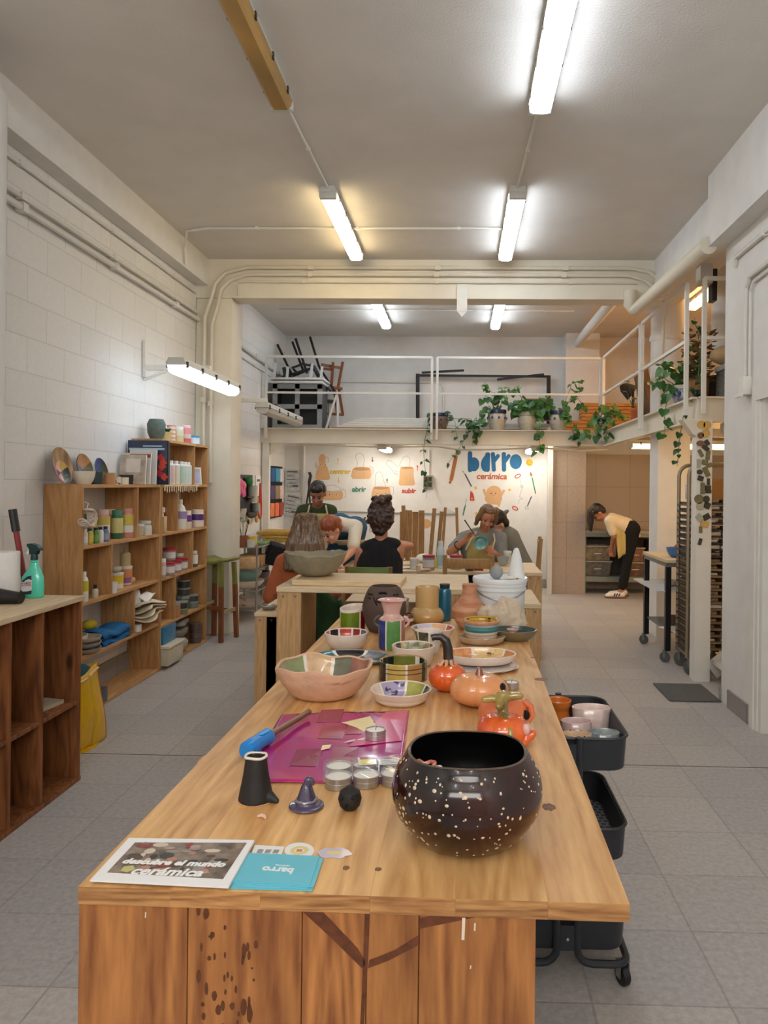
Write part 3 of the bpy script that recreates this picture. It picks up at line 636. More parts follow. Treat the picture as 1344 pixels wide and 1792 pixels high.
# ================================================================ pipes and conduits
PIPE = M('white painted pipe', S(222, 219, 212), .5, var=.03)
PIPEC = M('cream painted pipe', S(220, 212, 194), .5, var=.03)
def pipe(name, label, pts, r, mat=PIPE, clips=None, seg=8):
    p0 = Vector(pts[0]); b = MB(); b.tube([Vector(p) - p0 for p in pts], r, seg)
    if clips:
        for a in range(len(pts) - 1):
            p, q = Vector(pts[a]), Vector(pts[a + 1]); n = int((q - p).length / clips)
            for k in range(1, n + 1):
                c = p.lerp(q, (k - .5) / max(n, 1)) - p0; b.cb(c, (r * 2.6, r * 2.6, r * 2.6) if True else 0)
    o = b.build(name, mat, loc=p0); return tag(o, label, 'pipe')
pipe('large_pipe', 'thick white drain pipe under ceiling beside the right bulkhead', [(1.73, 5.28, 3.21), (1.68, 7.15, 3.21), (1.66, 7.22, 3.22), (1.62, 7.22, 3.27), (1.62, 7.2, 3.4)], .062, PIPEC, None, 16)
pipe('large_pipe', 'thick white drain pipe beyond the cross beam near back ceiling', [(1.62, 7.6, 3.5), (1.66, 10.99, 3.56)], .06, PIPE, None, 16)
pipe('duct_pipe', 'fat white duct hanging beside the warm upstairs lamp', [(2.42, 6.9, 2.78), (2.42, 6.9, 2.8), (2.42, 6.9, 3.0), (2.42, 6.9, 3.02), (2.42, 6.9, 3.05), (2.42, 6.9, 3.65)], [.105, .118, .122, .132, .122, .12], PIPE, None, 20)
pipe('conduit', 'thin conduit along left wall just under the soffit', [(-2.6, 3.7, 3.36), (-2.6, 7.2, 3.36)], .012, PIPE, .9)
pipe('conduit', 'upper of two conduits along the middle of left block wall', [(-2.59, 3.7, 3.165), (-2.59, 7.2, 3.165)], .016, PIPE, 1.0)
pipe('conduit', 'lower of two conduits along the middle of left block wall', [(-2.585, 3.7, 3.10), (-2.585, 7.22, 3.10)], .02, PIPE, 1.0)
pipe('conduit', 'upper conduit crossing the front of the cream beam', [(-2.52, 7.22, 1.5), (-2.52, 7.22, 3.12), (-2.46, 7.22, 3.3), (-2.42, 7.22, 3.45), (-2.32, 7.225, 3.56), (-2.1, 7.225, 3.615), (1.62, 7.225, 3.615), (1.8, 7.225, 3.58), (1.92, 7.225, 3.48), (1.97, 7.3, 3.36), (1.97, 7.4, 2.3)], .02, PIPEC, 1.1)
pipe('conduit', 'second conduit crossing the front of the cream beam', [(-2.45, 7.22, 1.5), (-2.45, 7.22, 3.05), (-2.39, 7.22, 3.25), (-2.36, 7.22, 3.4), (-2.27, 7.225, 3.49), (-2.1, 7.225, 3.545), (1.6, 7.225, 3.545), (1.76, 7.225, 3.5), (1.86, 7.225, 3.42)], .018, PIPEC, 1.1)
pipe('conduit', 'thin lowest conduit crossing the front of the cream beam', [(-2.2, 7.235, 3.34), (-2.2, 7.235, 3.475), (1.7, 7.235, 3.475)], .01, PIPEC, 1.1)
pipe('conduit', 'thin conduit across ceiling between the two middle lamps', [(-2.48, 6.6, 3.46), (-2.47, 6.55, 3.6), (-2.4, 6.4, 3.685), (-2.2, 6.33, 3.688), (.4, 6.33, 3.688)], .011, PIPE, .7)
pipe('conduit', 'thin conduit on ceiling behind the unlit lamp', [(-1.03, 4.2, 3.688), (-1.0, 5.46, 3.688)], .01, PIPE, 1.2)
pipe('conduit', 'thin conduit on ceiling behind the nearest lit lamp', [(.43, 4.25, 3.688), (.40, 5.46, 3.688)], .01, PIPE, 1.2)
pipe('conduit', 'thin conduit across ceiling beyond the cross beam', [(-2.3, 9.3, 3.688), (1.4, 9.3, 3.688)], .011, PIPE, .7)
pipe('conduit', 'conduit sloping along the left wall past the pillar above clock', [(-2.59, 7.6, 3.14), (-2.59, 10.95, 3.05)], .02, PIPE, 1.0)
pipe('conduit', 'thin conduit under another on left wall past the pillar', [(-2.61, 7.65, 3.02), (-2.61, 10.95, 2.95)], .012, PIPE, 1.0)
pipe('conduit', 'conduit along back wall above the mezzanine deck', [(-1.8, 10.985, 3.02), (-.35, 10.985, 3.02), (-.28, 10.985, 2.98), (-.26, 10.985, 2.9), (-.26, 10.985, 2.23)], .014, PIPE)
pipe('conduit', 'conduit high on right wall under the bulkhead', [(1.845, 5.1, 3.0), (1.845, 5.06, 3.06), (1.845, 3.2, 3.08)], .018, PIPE, .8)
pipe('conduit', 'double conduit dropping to the wall box on right wall', [(1.845, 4.88, 2.2), (1.845, 4.88, 2.8), (1.845, 4.82, 2.86), (1.845, 3.3, 2.9)], .016, PIPE, .6)
pipe('conduit', 'second conduit running beside the drop to wall box', [(1.845, 4.81, 2.2), (1.845, 4.81, 2.76), (1.845, 4.76, 2.81), (1.845, 3.3, 2.85)], .010, PIPE)
t = thing('wall_box', 'white electrical box on right wall above the door', 'socket', (1.83, 4.85, 2.16)); MB().box(-.03, .03, -.05, .05, -.06, .06, .008).build('body', WHITE2, t); MB().box(-.05, -.03, -.06, .04, -.075, -.05, .005).build('cover', WHITE2, t)
pipe('conduit', 'vertical pipe in back left corner beside the tool posters', [(-2.32, 10.97, .2), (-2.32, 10.97, 2.05)], .02, PIPE)
pipe('conduit', 'thin horizontal conduit across the wall of clay drawings', [(-2.5, 10.985, 1.105), (-.05, 10.985, 1.075)], .011, M('grey conduit', S(176, 176, 174), .5), .9)
pipe('conduit', 'cable conduit hanging from deck down to the socket cluster', [(-.46, 10.985, 2.02), (-.46, 10.985, 1.62)], .012, PIPE)
pipe('white_cable', 'loose white cable sagging under the mezzanine edge', [(-2.2, 9.86, 2.02), (-1.2, 9.86, 2.0), (-.3, 9.86, 2.01), (0, 9.86, 1.97), (.5, 9.86, 1.98), (1.0, 9.86, 2.01), (1.6, 9.86, 1.97), (1.95, 9.86, 2.0)], .01, PIPEC)
# ================================================================ upstairs: furniture dump on the left
GPL = M('grey plastic', S(150, 154, 156), .5, var=.08); WPL = M('white plastic', S(222, 222, 220), .45, var=.03); DK_M = M('dark plastic', S(34, 34, 36), .5)
t = thing('plastic_crate', 'grey latticed plastic crate upstairs under folded white table', 'crate', (-2.19, 10.1, DK)); w, d, h = .33, .22, .60
b = MB()
for z in (0, h / 2 - .03, h - .06): b.box(-w, w, -d, -d + .03, z, z + .06)
for x in (-w, -.03, w - .06): b.box(x, x + .06, -d, -d + .03, .06, h)
b.build('front_lattice', GPL, t, ang=0)
b = MB(); b.box(-w, -w + .02, -d + .03, d, 0, h); b.box(w - .02, w, -d + .03, d, 0, h); b.box(-w + .02, w - .02, d - .02, d, 0, h); b.box(-w + .02, w - .02, -d + .03, d - .02, 0, .02); b.build('body', M('dark grey plastic', S(74, 76, 78), .6), t, ang=0)
t = thing('folding_table', 'white folded table lying legs up on the grey crate', 'table', (-2.2, 10.05, DK + .605))
for k, x in enumerate((0, .02)):
    b = MB(); b.box(-.36 + x, .36 + x, -.25, .25, .045 * k, .045 * k + .03, .008); b.build('tabletop', WPL, t)
for x, y in ((-.30, -.2), (-.2, .1), (.19, -.18), (.27, .1)):
    b = MB(); b.bar((x, y, .07), (x + .02, y, .27), .03); b.build('leg', WPL, t, ang=0)
def stick_chair(name, label, bars, mat, y0, cat='chair', seat=None, w=.03):
    """chair dumped at an angle: bars are given as (x,z,dy) pairs"""
    ox = sum(p[0] for q in bars for p in q[:2]) / (2 * len(bars)); t = thing(name, label, cat, (ox, y0, DK))
    for i, q in enumerate(bars):
        b = MB(); nm = q[2] if len(q) > 2 else 'leg'; (x0, z0, d0), (x1, z1, d1) = q[:2]; b.bar((x0 - ox, d0, z0 - DK), (x1 - ox, d1, z1 - DK), w); b.build(nm, mat, t, ang=0)
    if seat:
        b = MB(); (x0, z0), (x1, z1), wd = seat; n = 7
        for k in range(n):
            yy = -wd / 2 + wd * k / (n - 1); b.tube([(x0 - ox, yy, z0 - DK), ((x0 + x1) / 2 - ox - .04, yy, (z0 + z1) / 2 - DK), (x1 - ox, yy, z1 - DK)], .016, 6)
        b.tube([(x0 - ox, -wd / 2, z0 - DK), (x0 - ox, wd / 2, z0 - DK)], .018, 6); b.tube([(x1 - ox, -wd / 2, z1 - DK), (x1 - ox, wd / 2, z1 - DK)], .018, 6); b.build('seat', mat, t)
    return t
BC = M('black chair paint', S(15, 15, 18), .5, var=.1)
def q_(px, py, y=10.35): p = ay(px, py, y); return p.x, p.z
def bars_(L, y=10.35): return [((*q_(a, b_, y), d0), (*q_(c, d_, y), d1), *rest) for a, b_, c, d_, d0, d1, *rest in L]
stick_chair('stacked_chair', 'black slatted chair thrown legs up on upstairs pile', bars_([(540, 587, 556, 640, .1, .1), (520, 595, 540, 655, -.1, -.1), (556, 640, 586, 688, .12, .12, 'back_post'), (545, 640, 584, 690, -.12, -.12, 'back_post'), (557, 692, 574, 750, 0, 0), (512, 658, 545, 645, .0, .0, 'rail')]), BC, 10.35, seat=(q_(548, 640), q_(583, 688), .26))
stick_chair('stacked_chair', 'black curved chair upside down beside the slatted black chair', bars_([(487, 604, 512, 656, 0, .0), (508, 595, 528, 648, .18, .18), (509, 657, 548, 645, 0, 0, 'rail'), (512, 645, 530, 637, 0, .05, 'rail'), (530, 637, 548, 640, .05, .1, 'rail'), (512, 645, 522, 655, .1, .1, 'rail')]), BC, 10.3)
CHO = WOOD('orange brown chair', S(160, 92, 46), S(122, 64, 30), 'Z', 1.5, knots=False)
stick_chair('stacked_chair', 'orange-brown wooden chair standing upended beside the black chairs', bars_([(583, 634, 580, 676, 0, 0), (597, 630, 588, 678, .15, .15), (562, 638, 594, 642, 0, .1, 'rail'), (566, 645, 582, 647, 0, 0, 'rail'), (583, 678, 595, 678, 0, .15, 'seat'), (585, 680, 590, 724, 0, 0), (590, 680, 597, 724, .15, .15), (570, 724, 598, 724, 0, .15, 'seat_rail')], 10.5), CHO, 10.5, w=.035)
stick_chair('stacked_chair', 'dark green folded chair behind the white table legs upstairs', bars_([(497, 643, 502, 672, 0, 0), (502, 648, 508, 672, .1, .1), (495, 660, 508, 660, 0, .1, 'rail')], 10.4), M('dark green paint', S(44, 60, 56), .5), 10.4, w=.045)
t = thing('ironing_board_stand', 'white metal trestle legs standing on the upstairs deck', 'stand', (-1.82, 10.0, DK))
for x0, x1, y, in ((.0, .14, -.02), (.16, .14, .05)):
    b = MB(); b.bar((x0, y, 0), (x1, y, .47), .025); b.build('leg', WPL, t, ang=0)
t = thing('plant_stand', 'dark round plant stand with steel post on the upstairs deck', 'stand', (-1.86, 10.45, DK))
MB().lathe([(0, .42), (.12, .42), (.12, .45), (0, .45)], 20).build('tray', DK_M, t); MB().lathe([(.015, .02), (.015, .42)], 10).build('post', STEEL, t); MB().lathe([(0, 0), (.11, 0), (.11, .02), (0, .02)], 20).build('base', DK_M, t)
BRD = M('white melamine', S(222, 219, 210), .5, var=.04)
t = thing('board_stack', 'pile of white boards lying upstairs behind the first railing', 'boards', (-1.0, 10.15, DK))
for k in range(6):
    b = MB(); b.box(-.72 + .07 * k, .62 + .02 * k, -.3 + .02 * k, .4, .028 * k, .028 * k + .025, .003, 1); b.build('board', BRD if k else CHW, t)
t = thing('board_stack', 'pile of long white boards upstairs behind the flower pots', 'boards', (.45, 10.35, DK))
for k in range(3):
    b = MB(); b.box(-.75, .7 + .03 * k, -.25, .3, .04 * k, .04 * k + .037, .003, 1); b.build('board', BRD if k else CHW, t)
t = thing('black_tube_frame', 'black tubular frame leaning on back wall upstairs', 'frame', (.34, 10.88, DK))  # black tubular gazebo frame propped against the wall
def fb(nm, *seg_, w=.055):
    for (a, c) in seg_:
        p, q = ay(*a, 10.88), ay(*c, 10.88); b = MB(); b.bar((p.x - .34, 0, p.z - DK), (q.x - .34, 0, q.z - DK), w, .03); b.build(nm, BC, t, ang=0)
fb('post', ((731, 654), (731, 744)), ((960, 657), (960, 744))); fb('top_bar', ((728, 657), (963, 659)))
b = MB(); p, q = ay(738, 652, 10.82), ay(812, 648, 10.82); b.bar((p.x - .34, -.05, p.z - DK), (q.x - .34, -.05, q.z - DK), .03); b.build('strut', BC, t); b = MB(); p, q = ay(870, 664, 10.82), ay(952, 655, 10.82); b.bar((p.x - .34, -.05, p.z - DK), (q.x - .34, -.05, q.z - DK), .03); b.build('strut', BC, t)
PLK = WOOD('orange plank', S(206, 150, 78), S(170, 112, 50), 'X', 1.2, island=.12)
t = thing('plank_stack', 'stack of orange pine planks upstairs by the back corner', 'boards', (2.05, 10.6, DK))
for k in range(9):
    b = MB(); b.box(-.36 - (.25 if k < 4 else 0), .5, -.15, .15, .05 * k, .05 * k + .045, .003, 1); b.build('plank', PLK, t)
t = thing('picture_frame', 'dark green board in a wooden frame leaning behind flower pots upstairs', 'picture', (1.05, 10.05, DK + .15))
MB().box(-.19, .19, -.01, .01, .0, .30).build('frame', CHW, t, ang=0); MB().box(-.175, .175, -.014, -.0101, .015, .285).build('panel', M('dark green board', S(34, 58, 44), .6), t, ang=0)
# ================================================================ potted plants upstairs
LEAF = M('vine leaf', S(44, 92, 40), .45, var=.35, sc=6, c2=S(78, 128, 58)); LEAFD = M('dark vine leaf', S(30, 66, 36), .45, var=.3, sc=6, c2=S(54, 100, 52)); STEMM = M('vine stem', S(96, 112, 60), .6); LEAFY = M('yellowing leaf', S(150, 140, 60), .5, var=.3, sc=6)
def leaf(b, p, d, up, s_):
    """heart shaped leaf with a folded midrib"""
    d = d.normalized(); sd = d.cross(up)
    if sd.length < .01: sd = Vector((1, 0, 0))
    sd.normalize(); nn = sd.cross(d)
    o = [(0, 0), (-.12, .28), (0, .47), (.25, .5), (.6, .33), (1, 0)]
    mid = [b._v(p + d * (s_ * x) - nn * (s_ * .12 * sin(pi * max(0, min(1, x))))) for x in (0.0, .25, .6, 1)]
    for sg in (1, -1):
        e = [b._v(p + d * (s_ * x) + sd * (s_ * y * sg) + nn * (s_ * .08 * y)) for x, y in o[1:5]]
        b.f([mid[0], e[0], e[1]]); b.f([mid[0], e[1], e[2], mid[1]]); b.f([mid[1], e[2], e[3], mid[2]]); b.f([mid[2], e[3], mid[3]])
def vine_plant(label, loc, pot, stems, seed, leaf_mat=LEAF, ls=.10, group='potted vines on the mezzanine edge', cat='plant'):
    t = thing('potted_vine', label, cat, loc, 0, group); rs = random.Random(seed)
    if pot:
        r, h, m1, m2 = pot
        pb = MB().lathe([(0, 0), (r * .6, 0), (r * .68, .01), (r * .95, h * .45), (r, h * .62), (r * .9, h * .8), (r * .82, h * .8), (r * .8, h * .7), (0, h * .7)], 24, mf=lambda a, i: m1 if i < 5 else m2).build('pot', None, t)
        MB().lathe([(r * .86, h * .8), (r * .97, h * .83), (r * .97, h), (r * .85, h), (r * .82, h * .8)], 24).build('pot_rim', m2, t)
        MB().lathe([(0, h * .9), (r * .84, h * .88)], 20).build('soil', M('soil', S(60, 46, 36), .95), t)
        if m1 is not m2:
            q = MB()
            for k in range(9):
                a = 2 * pi * k / 9; q.ell((cos(a) * r * .97, sin(a) * r * .97, h * .6), (.016, .016, .018), 8, 6)
            q.build('painted_flower', M('blue glaze flower', S(62, 84, 140), .4), t)
    h = pot[1] if pot else 0
    b = MB(); f = MB()
    for st in stems:
        pts = [Vector(p) for p in st]; n = 12; cur = []
        for i in range(n + 1):
            u = i / n * (len(pts) - 1); k = min(int(u), len(pts) - 2); cur.append(pts[k].lerp(pts[k + 1], u - k) + Vector((rs.uniform(-.008, .008), rs.uniform(-.008, .008), 0)))
        b.tube(cur, [.005 - .003 * i / n for i in range(n + 1)], 5)
        nl = max(3, int((sum((cur[i + 1] - cur[i]).length for i in range(n))) / .055))
        for k in range(nl):
            u = (k + .6) / nl; i = min(int(u * n), n - 1); p = cur[i]; d = Vector((rs.uniform(-1, 1), rs.uniform(-1, .3), rs.uniform(-.9, .25))); pt = p + d * .03
            b.tube([p, pt], .002, 4); leaf(f, pt, d + Vector((0, 0, -.5)), Vector((rs.uniform(-.4, .4), -.5, 1)), ls * rs.uniform(.55, 1.05))
    b.build('stem', STEMM, t); f.build('foliage', leaf_mat, t, fix=False, ang=60); return t
POTW = M('cream glazed pot', S(206, 200, 184), .3, var=.12, sc=30, coat=.5); POTB = M('cobalt glaze', S(34, 46, 92), .3, coat=.5, var=.2)
def up_stems(rs, n, h, sp, r=.05, hang=0, hl=.35):
    o = []
    for k in range(n):
        a = 2 * pi * k / n + rs.uniform(-.4, .4); x, y = cos(a), sin(a) * .6; hh = h * rs.uniform(.6, 1.1)
        o.append([(x * r * .5, y * r * .5, .2), (x * sp * .35, y * sp * .35, .2 + hh * .7), (x * sp * .75, y * sp * .75, .2 + hh), (x * sp, y * sp, .2 + hh * .8)])
    for k in range(hang):
        x = rs.uniform(-.14, .14); o.append([(x * .3, -.03, .2), (x, -.12, .26), (x * 1.5, -.17, .12), (x * 1.7, -.185, .2 - hl * rs.uniform(.5, 1)), (x * 1.75, -.185, .12 - hl * rs.uniform(.7, 1.2))])
    return o
ra = random.Random(3)
YP = 9.83
def px_x(px, y=YP): return (px - 805) * y / 1300
vine_plant('potted vine with tall bare stems, first big pot from left on mezzanine edge', (px_x(868), YP, DK), (.13, .27, POTW, POTB), up_stems(ra, 5, .42, .22, hang=0) + [[(-.03, -.03, .2), (-.15, -.1, .3), (-.22, -.14, .1), (-.25, -.18, -.08)], [(-.02, 0, .2), (-.1, 0, .32), (-.2, -.05, .25)]], 1)
vine_plant('bushiest potted vine, middle of the three big pots on mezzanine edge', (px_x(921), YP, DK), (.13, .24, POTW, POTW), up_stems(ra, 10, .22, .24) + [[(0, 0, .2), (-.08, 0, .45), (-.2, 0, .55), (-.1, 0, .6)], [(.05, -.05, .2), (.12, -.13, .25), (.15, -.17, .0), (.14, -.19, -.18), (.12, -.19, -.3)]] * 1 + up_stems(ra, 9, .1, .26), 2, ls=.115)
vine_plant('potted vine with blue rim and arching stem, third big pot by the corner', (px_x(975), YP, DK), (.125, .26, POTW, POTB), [[(0, 0, .2), (.1, 0, .4), (.16, 0, .62), (.26, 0, .66), (.28, 0, .45)], [(0, 0, .2), (-.1, 0, .36), (-.14, 0, .5)], [(.02, 0, .2), (.2, 0, .5), (.3, -.02, .36), (.3, -.05, .3)], [(0, 0, .2), (-.16, -.03, .4), (-.2, -.04, .3)], [(0, -.05, .2), (.1, -.14, .25), (.22, -.18, .0), (.26, -.19, -.2)], [(0, -.05, .2), (.08, -.14, .25), (.14, -.18, .05), (.2, -.19, -.14)]], 3)
vine_plant('squat pot with dark blue rim and trailing vine, leftmost on mezzanine edge', (px_x(768), YP, DK), (.125, .22, M('brown patterned glaze', S(128, 110, 96), .4, var=.4, sc=40, coat=.4), POTB), [[(0, -.05, .18), (.1, -.14, .24), (.2, -.17, .1), (.24, -.19, -.16)], [(0, -.05, .18), (-.1, -.14, .22), (-.16, -.18, .0), (-.2, -.19, -.3), (-.16, -.19, -.62), (-.15, -.19, -.9)], [(.02, -.05, .18), (.24, -.1, .14), (.42, -.15, .14), (.5, -.19, -.08)]], 4, leaf_mat=LEAFD, ls=.075)
vine_plant('trailing vine sprawling over edge between the first two pots', (px_x(818), YP - .02, DK), None, [[(0, .05, .02), (-.05, -.1, .14), (.06, -.17, .06), (.12, -.19, -.12)], [(0, .05, .02), (.1, -.1, .16), (.1, -.17, .0), (.06, -.19, -.2)], [(0, .0, .02), (.04, -.15, .06), (-.08, -.19, -.2), (-.3, -.19, -.5)], [(0, .05, .02), (.2, 0, .12), (.24, -.1, .1)]], 5, leaf_mat=LEAFD, ls=.08)
vine_plant('leafy vine pot at the inner corner of the mezzanine', (1.78, 9.5, DK), (.09, .12, POTW, POTB), [[(0, 0, .1), (-.1, -.1, .2), (-.2, -.15, .0), (-.2, -.17, -.1)], [(0, 0, .1), (.1, -.15, .2), (.05, -.25, .0), (0, -.3, -.12)], [(0, 0, .1), (0, -.1, .3), (.1, -.2, .3)], [(0, 0, .1), (-.05, -.1, .15), (-.1, -.2, -.05), (-.08, -.2, -.12)], [(0, 0, .1), (.15, -.05, .25), (.2, -.3, .15)]] , 6, ls=.12)
vine_plant('green vine in small blue and white pot on side mezzanine edge', (1.99, 6.75, DK), (.085, .19, M('blue white porcelain', S(200, 206, 214), .3, sc=26, c2=S(60, 80, 130), coat=.6), POTW), up_stems(ra, 10, .2, .2) + [[(0, 0, .15), (-.12, .2, .3), (-.16, .4, .25)], [(-.05, 0, .15), (-.14, -.05, .2), (-.18, -.1, -.1), (-.19, -.12, -.3)], [(0, 0, .2), (0, -.2, .45), (-.02, -.4, .5)]] * 1, 7, ls=.095)
vine_plant('thin dangling vine at end of the side mezzanine', (1.97, 6.2, DK), (.05, .08, BLACK, BLACK), [[(0, 0, .07), (-.1, -.05, .1), (-.15, -.05, -.2), (-.16, 0, -.4), (-.14, .1, -.55)], [(0, 0, .07), (0, 0, .5), (-.02, .1, .7)]], 8, leaf_mat=LEAFD, ls=.06)
t = thing('terracotta_pot', 'small orange terracotta pot with a spiky plant on side mezzanine', 'plant pot', (1.97, 8.35, DK)); MB().lathe([(0, 0), (.05, 0), (.075, .12), (.082, .12), (.082, .15), (.07, .15), (.06, .1), (0, .1)], 20).build('pot', M('terracotta', S(188, 98, 52), .8, var=.1), t)
f = MB(); b = MB()
for k in range(9):
    a = 2 * pi * k / 9; p = Vector((cos(a) * .02, sin(a) * .02, .1)); e = p + Vector((cos(a) * .1, sin(a) * .1, .14 + .1 * (k % 3))); b.tube([p, e], .003, 5); leaf(f, e, Vector((cos(a), sin(a), .3)), Vector((0, 0, 1)), .06)
b.build('stem', STEMM, t); f.build('foliage', LEAFY, t, fix=False)
t = thing('desk_lamp', 'black lamp head leaning beside the wooden board upstairs', 'lamp', (2.0, 8.7, DK)); MB().lathe([(0, 0), (.08, 0), (.08, .02), (.015, .03), (.015, .4), (0, .4)], 16).build('stand', BLACK, t); b = MB(); b.T = TR((-.06, 0, .4), (0, -1.0, 0)); b.lathe([(.02, .1), (.06, .06), (.1, -.06), (.09, -.06), (.05, .05), (0, .08)], 18); b.build('shade', BLACK, t)
b = MB(); b.T = TR((0, 0, 0), (0, -.0, 0)); b.box(-.035, .035, -.13, .13, 0, .56); o = tag(b.build('wooden_board', WOOD('dark old wood', S(122, 92, 62), S(84, 58, 36), 'Z', 1.2), ang=0), 'weathered wooden board leaning outward on side mezzanine', 'board'); o.location = (2.09, 8.25, DK + .01); o.rotation_euler = (0, -.22, .15)
t = thing('dried_bouquet', 'bunch of dried brown leaves in basket behind end of railing', 'plant', (2.06, 6.5, DK)); MB().lathe([(0, 0), (.07, 0), (.09, .22), (.08, .22), (.06, .02), (0, .02)], 18).build('basket', M('wicker', S(150, 104, 60), .8, var=.3, sc=60, bump=.4), t)
f = MB(); rs = random.Random(9)
for k in range(140):
    a = rs.random() * 2 * pi; r = rs.random() ** .5 * .13; z = .2 + rs.random() * .42; leaf(f, Vector((cos(a) * r * (1 - .5 * abs(z - .45)), sin(a) * r, z)), Vector((cos(a), sin(a), rs.uniform(-.6, 1))), Vector((0, 0, 1)), .06)
f.build('dried_leaves', M('dried leaf', S(104, 80, 48), .8, var=.4, sc=8, c2=S(140, 112, 70)), t, fix=False)
MB().lathe([(0, 0), (.09, 0), (.11, .34), (.115, .34), (.12, .37), (.1, .37), (0, .3)], 18).build('storage_basket', None) if 0 else None
t = thing('stone_box', 'grey speckled stone box standing at end of mezzanine', 'box', (2.36, 6.33, DK)); MB().box(-.17, .17, -.13, .13, 0, .26, .012).build('body', M('speckled stone', S(120, 120, 112), .8, sc=60, c2=S(74, 76, 72), bump=.3), t); MB().box(-.18, .18, -.14, .14, .26, .31, .012).build('lid', M('speckled stone lid', S(150, 150, 142), .8, sc=50, var=.2), t)
b = MB(); b.ell((0, 0, .09), (.27, .17, .1), 20, 12); tag(b.build('cloth_sack', M('beige sack cloth', S(196, 168, 126), .9, var=.08, sc=14, bump=.4), loc=(2.38, 6.38, DK + .31)), 'beige cloth sack lying on top of the grey stone box', 'sack')
t = thing('dark_crate', 'dark wooden crate between dried bouquet and stone box', 'crate', (2.28, 6.82, DK)); MB().box(-.1, .1, -.1, .1, 0, .28, .004).build('body', M('very dark wood', S(44, 36, 30), .7), t)
t = thing('picture_frame', 'black framed picture leaning behind the blue and white pot', 'picture', (2.18, 7.0, DK)); MB().box(-.02, .0, -.16, .16, 0, .42).build('frame', BLACK, t, ang=0); MB().box(-.023, -.0201, -.13, .13, .03, .39).build('sheet', M('grey print', S(120, 122, 124), .6, var=.4, sc=8), t, ang=0)
t = thing('gas_meter', 'dark electrical fittings on beam above end of mezzanine', 'fitting', (2.0, 6.2, 3.2)); MB().box(-.05, .05, -.06, .06, -.02, .14).build('box', M('pale fitting', S(196, 190, 178), .5), t); MB().box(.05, .09, -.05, .05, -.16, .1).build('cover', DK_M, t, ang=0)
# ================================================================ paintings on the back wall (parts of the wall)
YW = 10.999
PEACH = M('peach wall paint', S(216, 172, 126), .8, var=.05, sc=8); BLUEP = M('blue wall paint', S(38, 104, 150), .75, var=.06, sc=8); TERR = M('terracotta wall paint', S(196, 98, 60), .8)
YEL = M('yellow wall paint', S(226, 186, 62), .8); GRN = M('green wall paint', S(44, 130, 100), .8); RED = M('red wall paint', S(200, 66, 52), .8); GRY = M('slate wall paint', S(78, 82, 92), .8); LINE = M('thin grey line', S(150, 150, 150), .8); BLKP = M('black wall paint', S(30, 30, 30), .8); BRN = M('brown wall paint', S(176, 112, 70), .8)
def A2(zx, zy): p = ay(480 + zx / 4.8, 780 + zy / 4.8, YW); return (p.x, p.z)
def A3(zx, zy): p = ay(740 + zx / 5.843, 780 + zy / 5.843, YW); return (p.x, p.z)
PW = Matrix(((1, 0, 0, 0), (0, 0, -1, 0), (0, 1, 0, 0), (0, 0, 0, 1)))
class WM(MB):
    """flat paint on the wall, given in zoom coordinates through fn"""
    def __init__(s, fn): super().__init__(); s.fn = fn; s.k = 0
    def area(s, pts, raw=False, up=0):
        q = [p if raw else s.fn(*p) for p in pts]; s.k += 1
        z = .002 + up * .001 + .00002 * s.k
        s.prism(q, -.0005, z, Matrix.Translation((0, YW, 0)) @ PW); return s
    def oval(s, cx, cy, rx, ry, rot=0, n=24, up=0):
        return s.area([(cx + rx * cos(t * 2 * pi / n) * cos(rot) - ry * sin(t * 2 * pi / n) * sin(rot), cy + rx * cos(t * 2 * pi / n) * sin(rot) + ry * sin(t * 2 * pi / n) * cos(rot)) for t in range(n)], up=up)
    def stroke(s, pts, w, up=0):
        """round ended line of width w"""
        for (ax_, ay_), (bx, by) in zip(pts, pts[1:]):
            a = atan2(by - ay_, bx - ax_); r = w / 2
            s.area([(ax_ + r * cos(a + pi / 2 + pi * k / 6), ay_ + r * sin(a + pi / 2 + pi * k / 6)) for k in range(7)] + [(bx + r * cos(a - pi / 2 + pi * k / 6), by + r * sin(a - pi / 2 + pi * k / 6)) for k in range(7)], up=up)
        return s
    def done(s, name, mat, label=None):
        o = s.build(name, mat if not s.mats else None, WB, ang=0)
        if label: o['label'] = label
        return o
LT = 'painted_lettering'; DR = 'painted_drawing'
b = WM(A3); b.m(BLUEP)
b.stroke([(482, 78), (482, 240)], 46); b.oval(522, 190, 56, 72); b.stroke([(490, 245), (482, 252)], 40)
b.oval(640, 190, 46, 76); b.stroke([(664, 90), (660, 245)], 48); b.stroke([(636, 130), (668, 90)], 40)
b.stroke([(716, 85), (726, 245)], 42); b.stroke([(722, 165), (768, 105)], 40)
b.stroke([(828, 85), (830, 245)], 44); b.stroke([(834, 165), (878, 105)], 40)
b.oval(950, 163, 62, 77); b.done(LT, BLUEP, 'big blue painted lettering reading barro')
def wtext(s_, z, fn, size, mat, label, width=1.0, sh=.1, bold=.003):
    x, zz = fn(*z); o = text(s_, LT, mat, size, WB, Matrix.Translation((x, YW - .0035, zz)) @ Euler((pi / 2, 0, 0)).to_matrix().to_4x4(), .001, sh, bold, 'CENTER', width); o['label'] = label
wtext('cerámica', (703, 315), A3, .125, TERR, 'small terracotta lettering reading cerámica', 1.0, .15)
wtext('centrar', (550, 218), A2, .10, YEL, 'yellow lettering reading centrar', 1.05); wtext('abrir', (710, 368), A2, .10, GRN, 'green lettering reading abrir', 1.05)
wtext('subir', (1128, 380), A2, .10, RED, 'red lettering reading subir', 1.05); wtext('formar', (845, 632), A2, .13, BLKP, 'black lettering reading formar', 1.0)
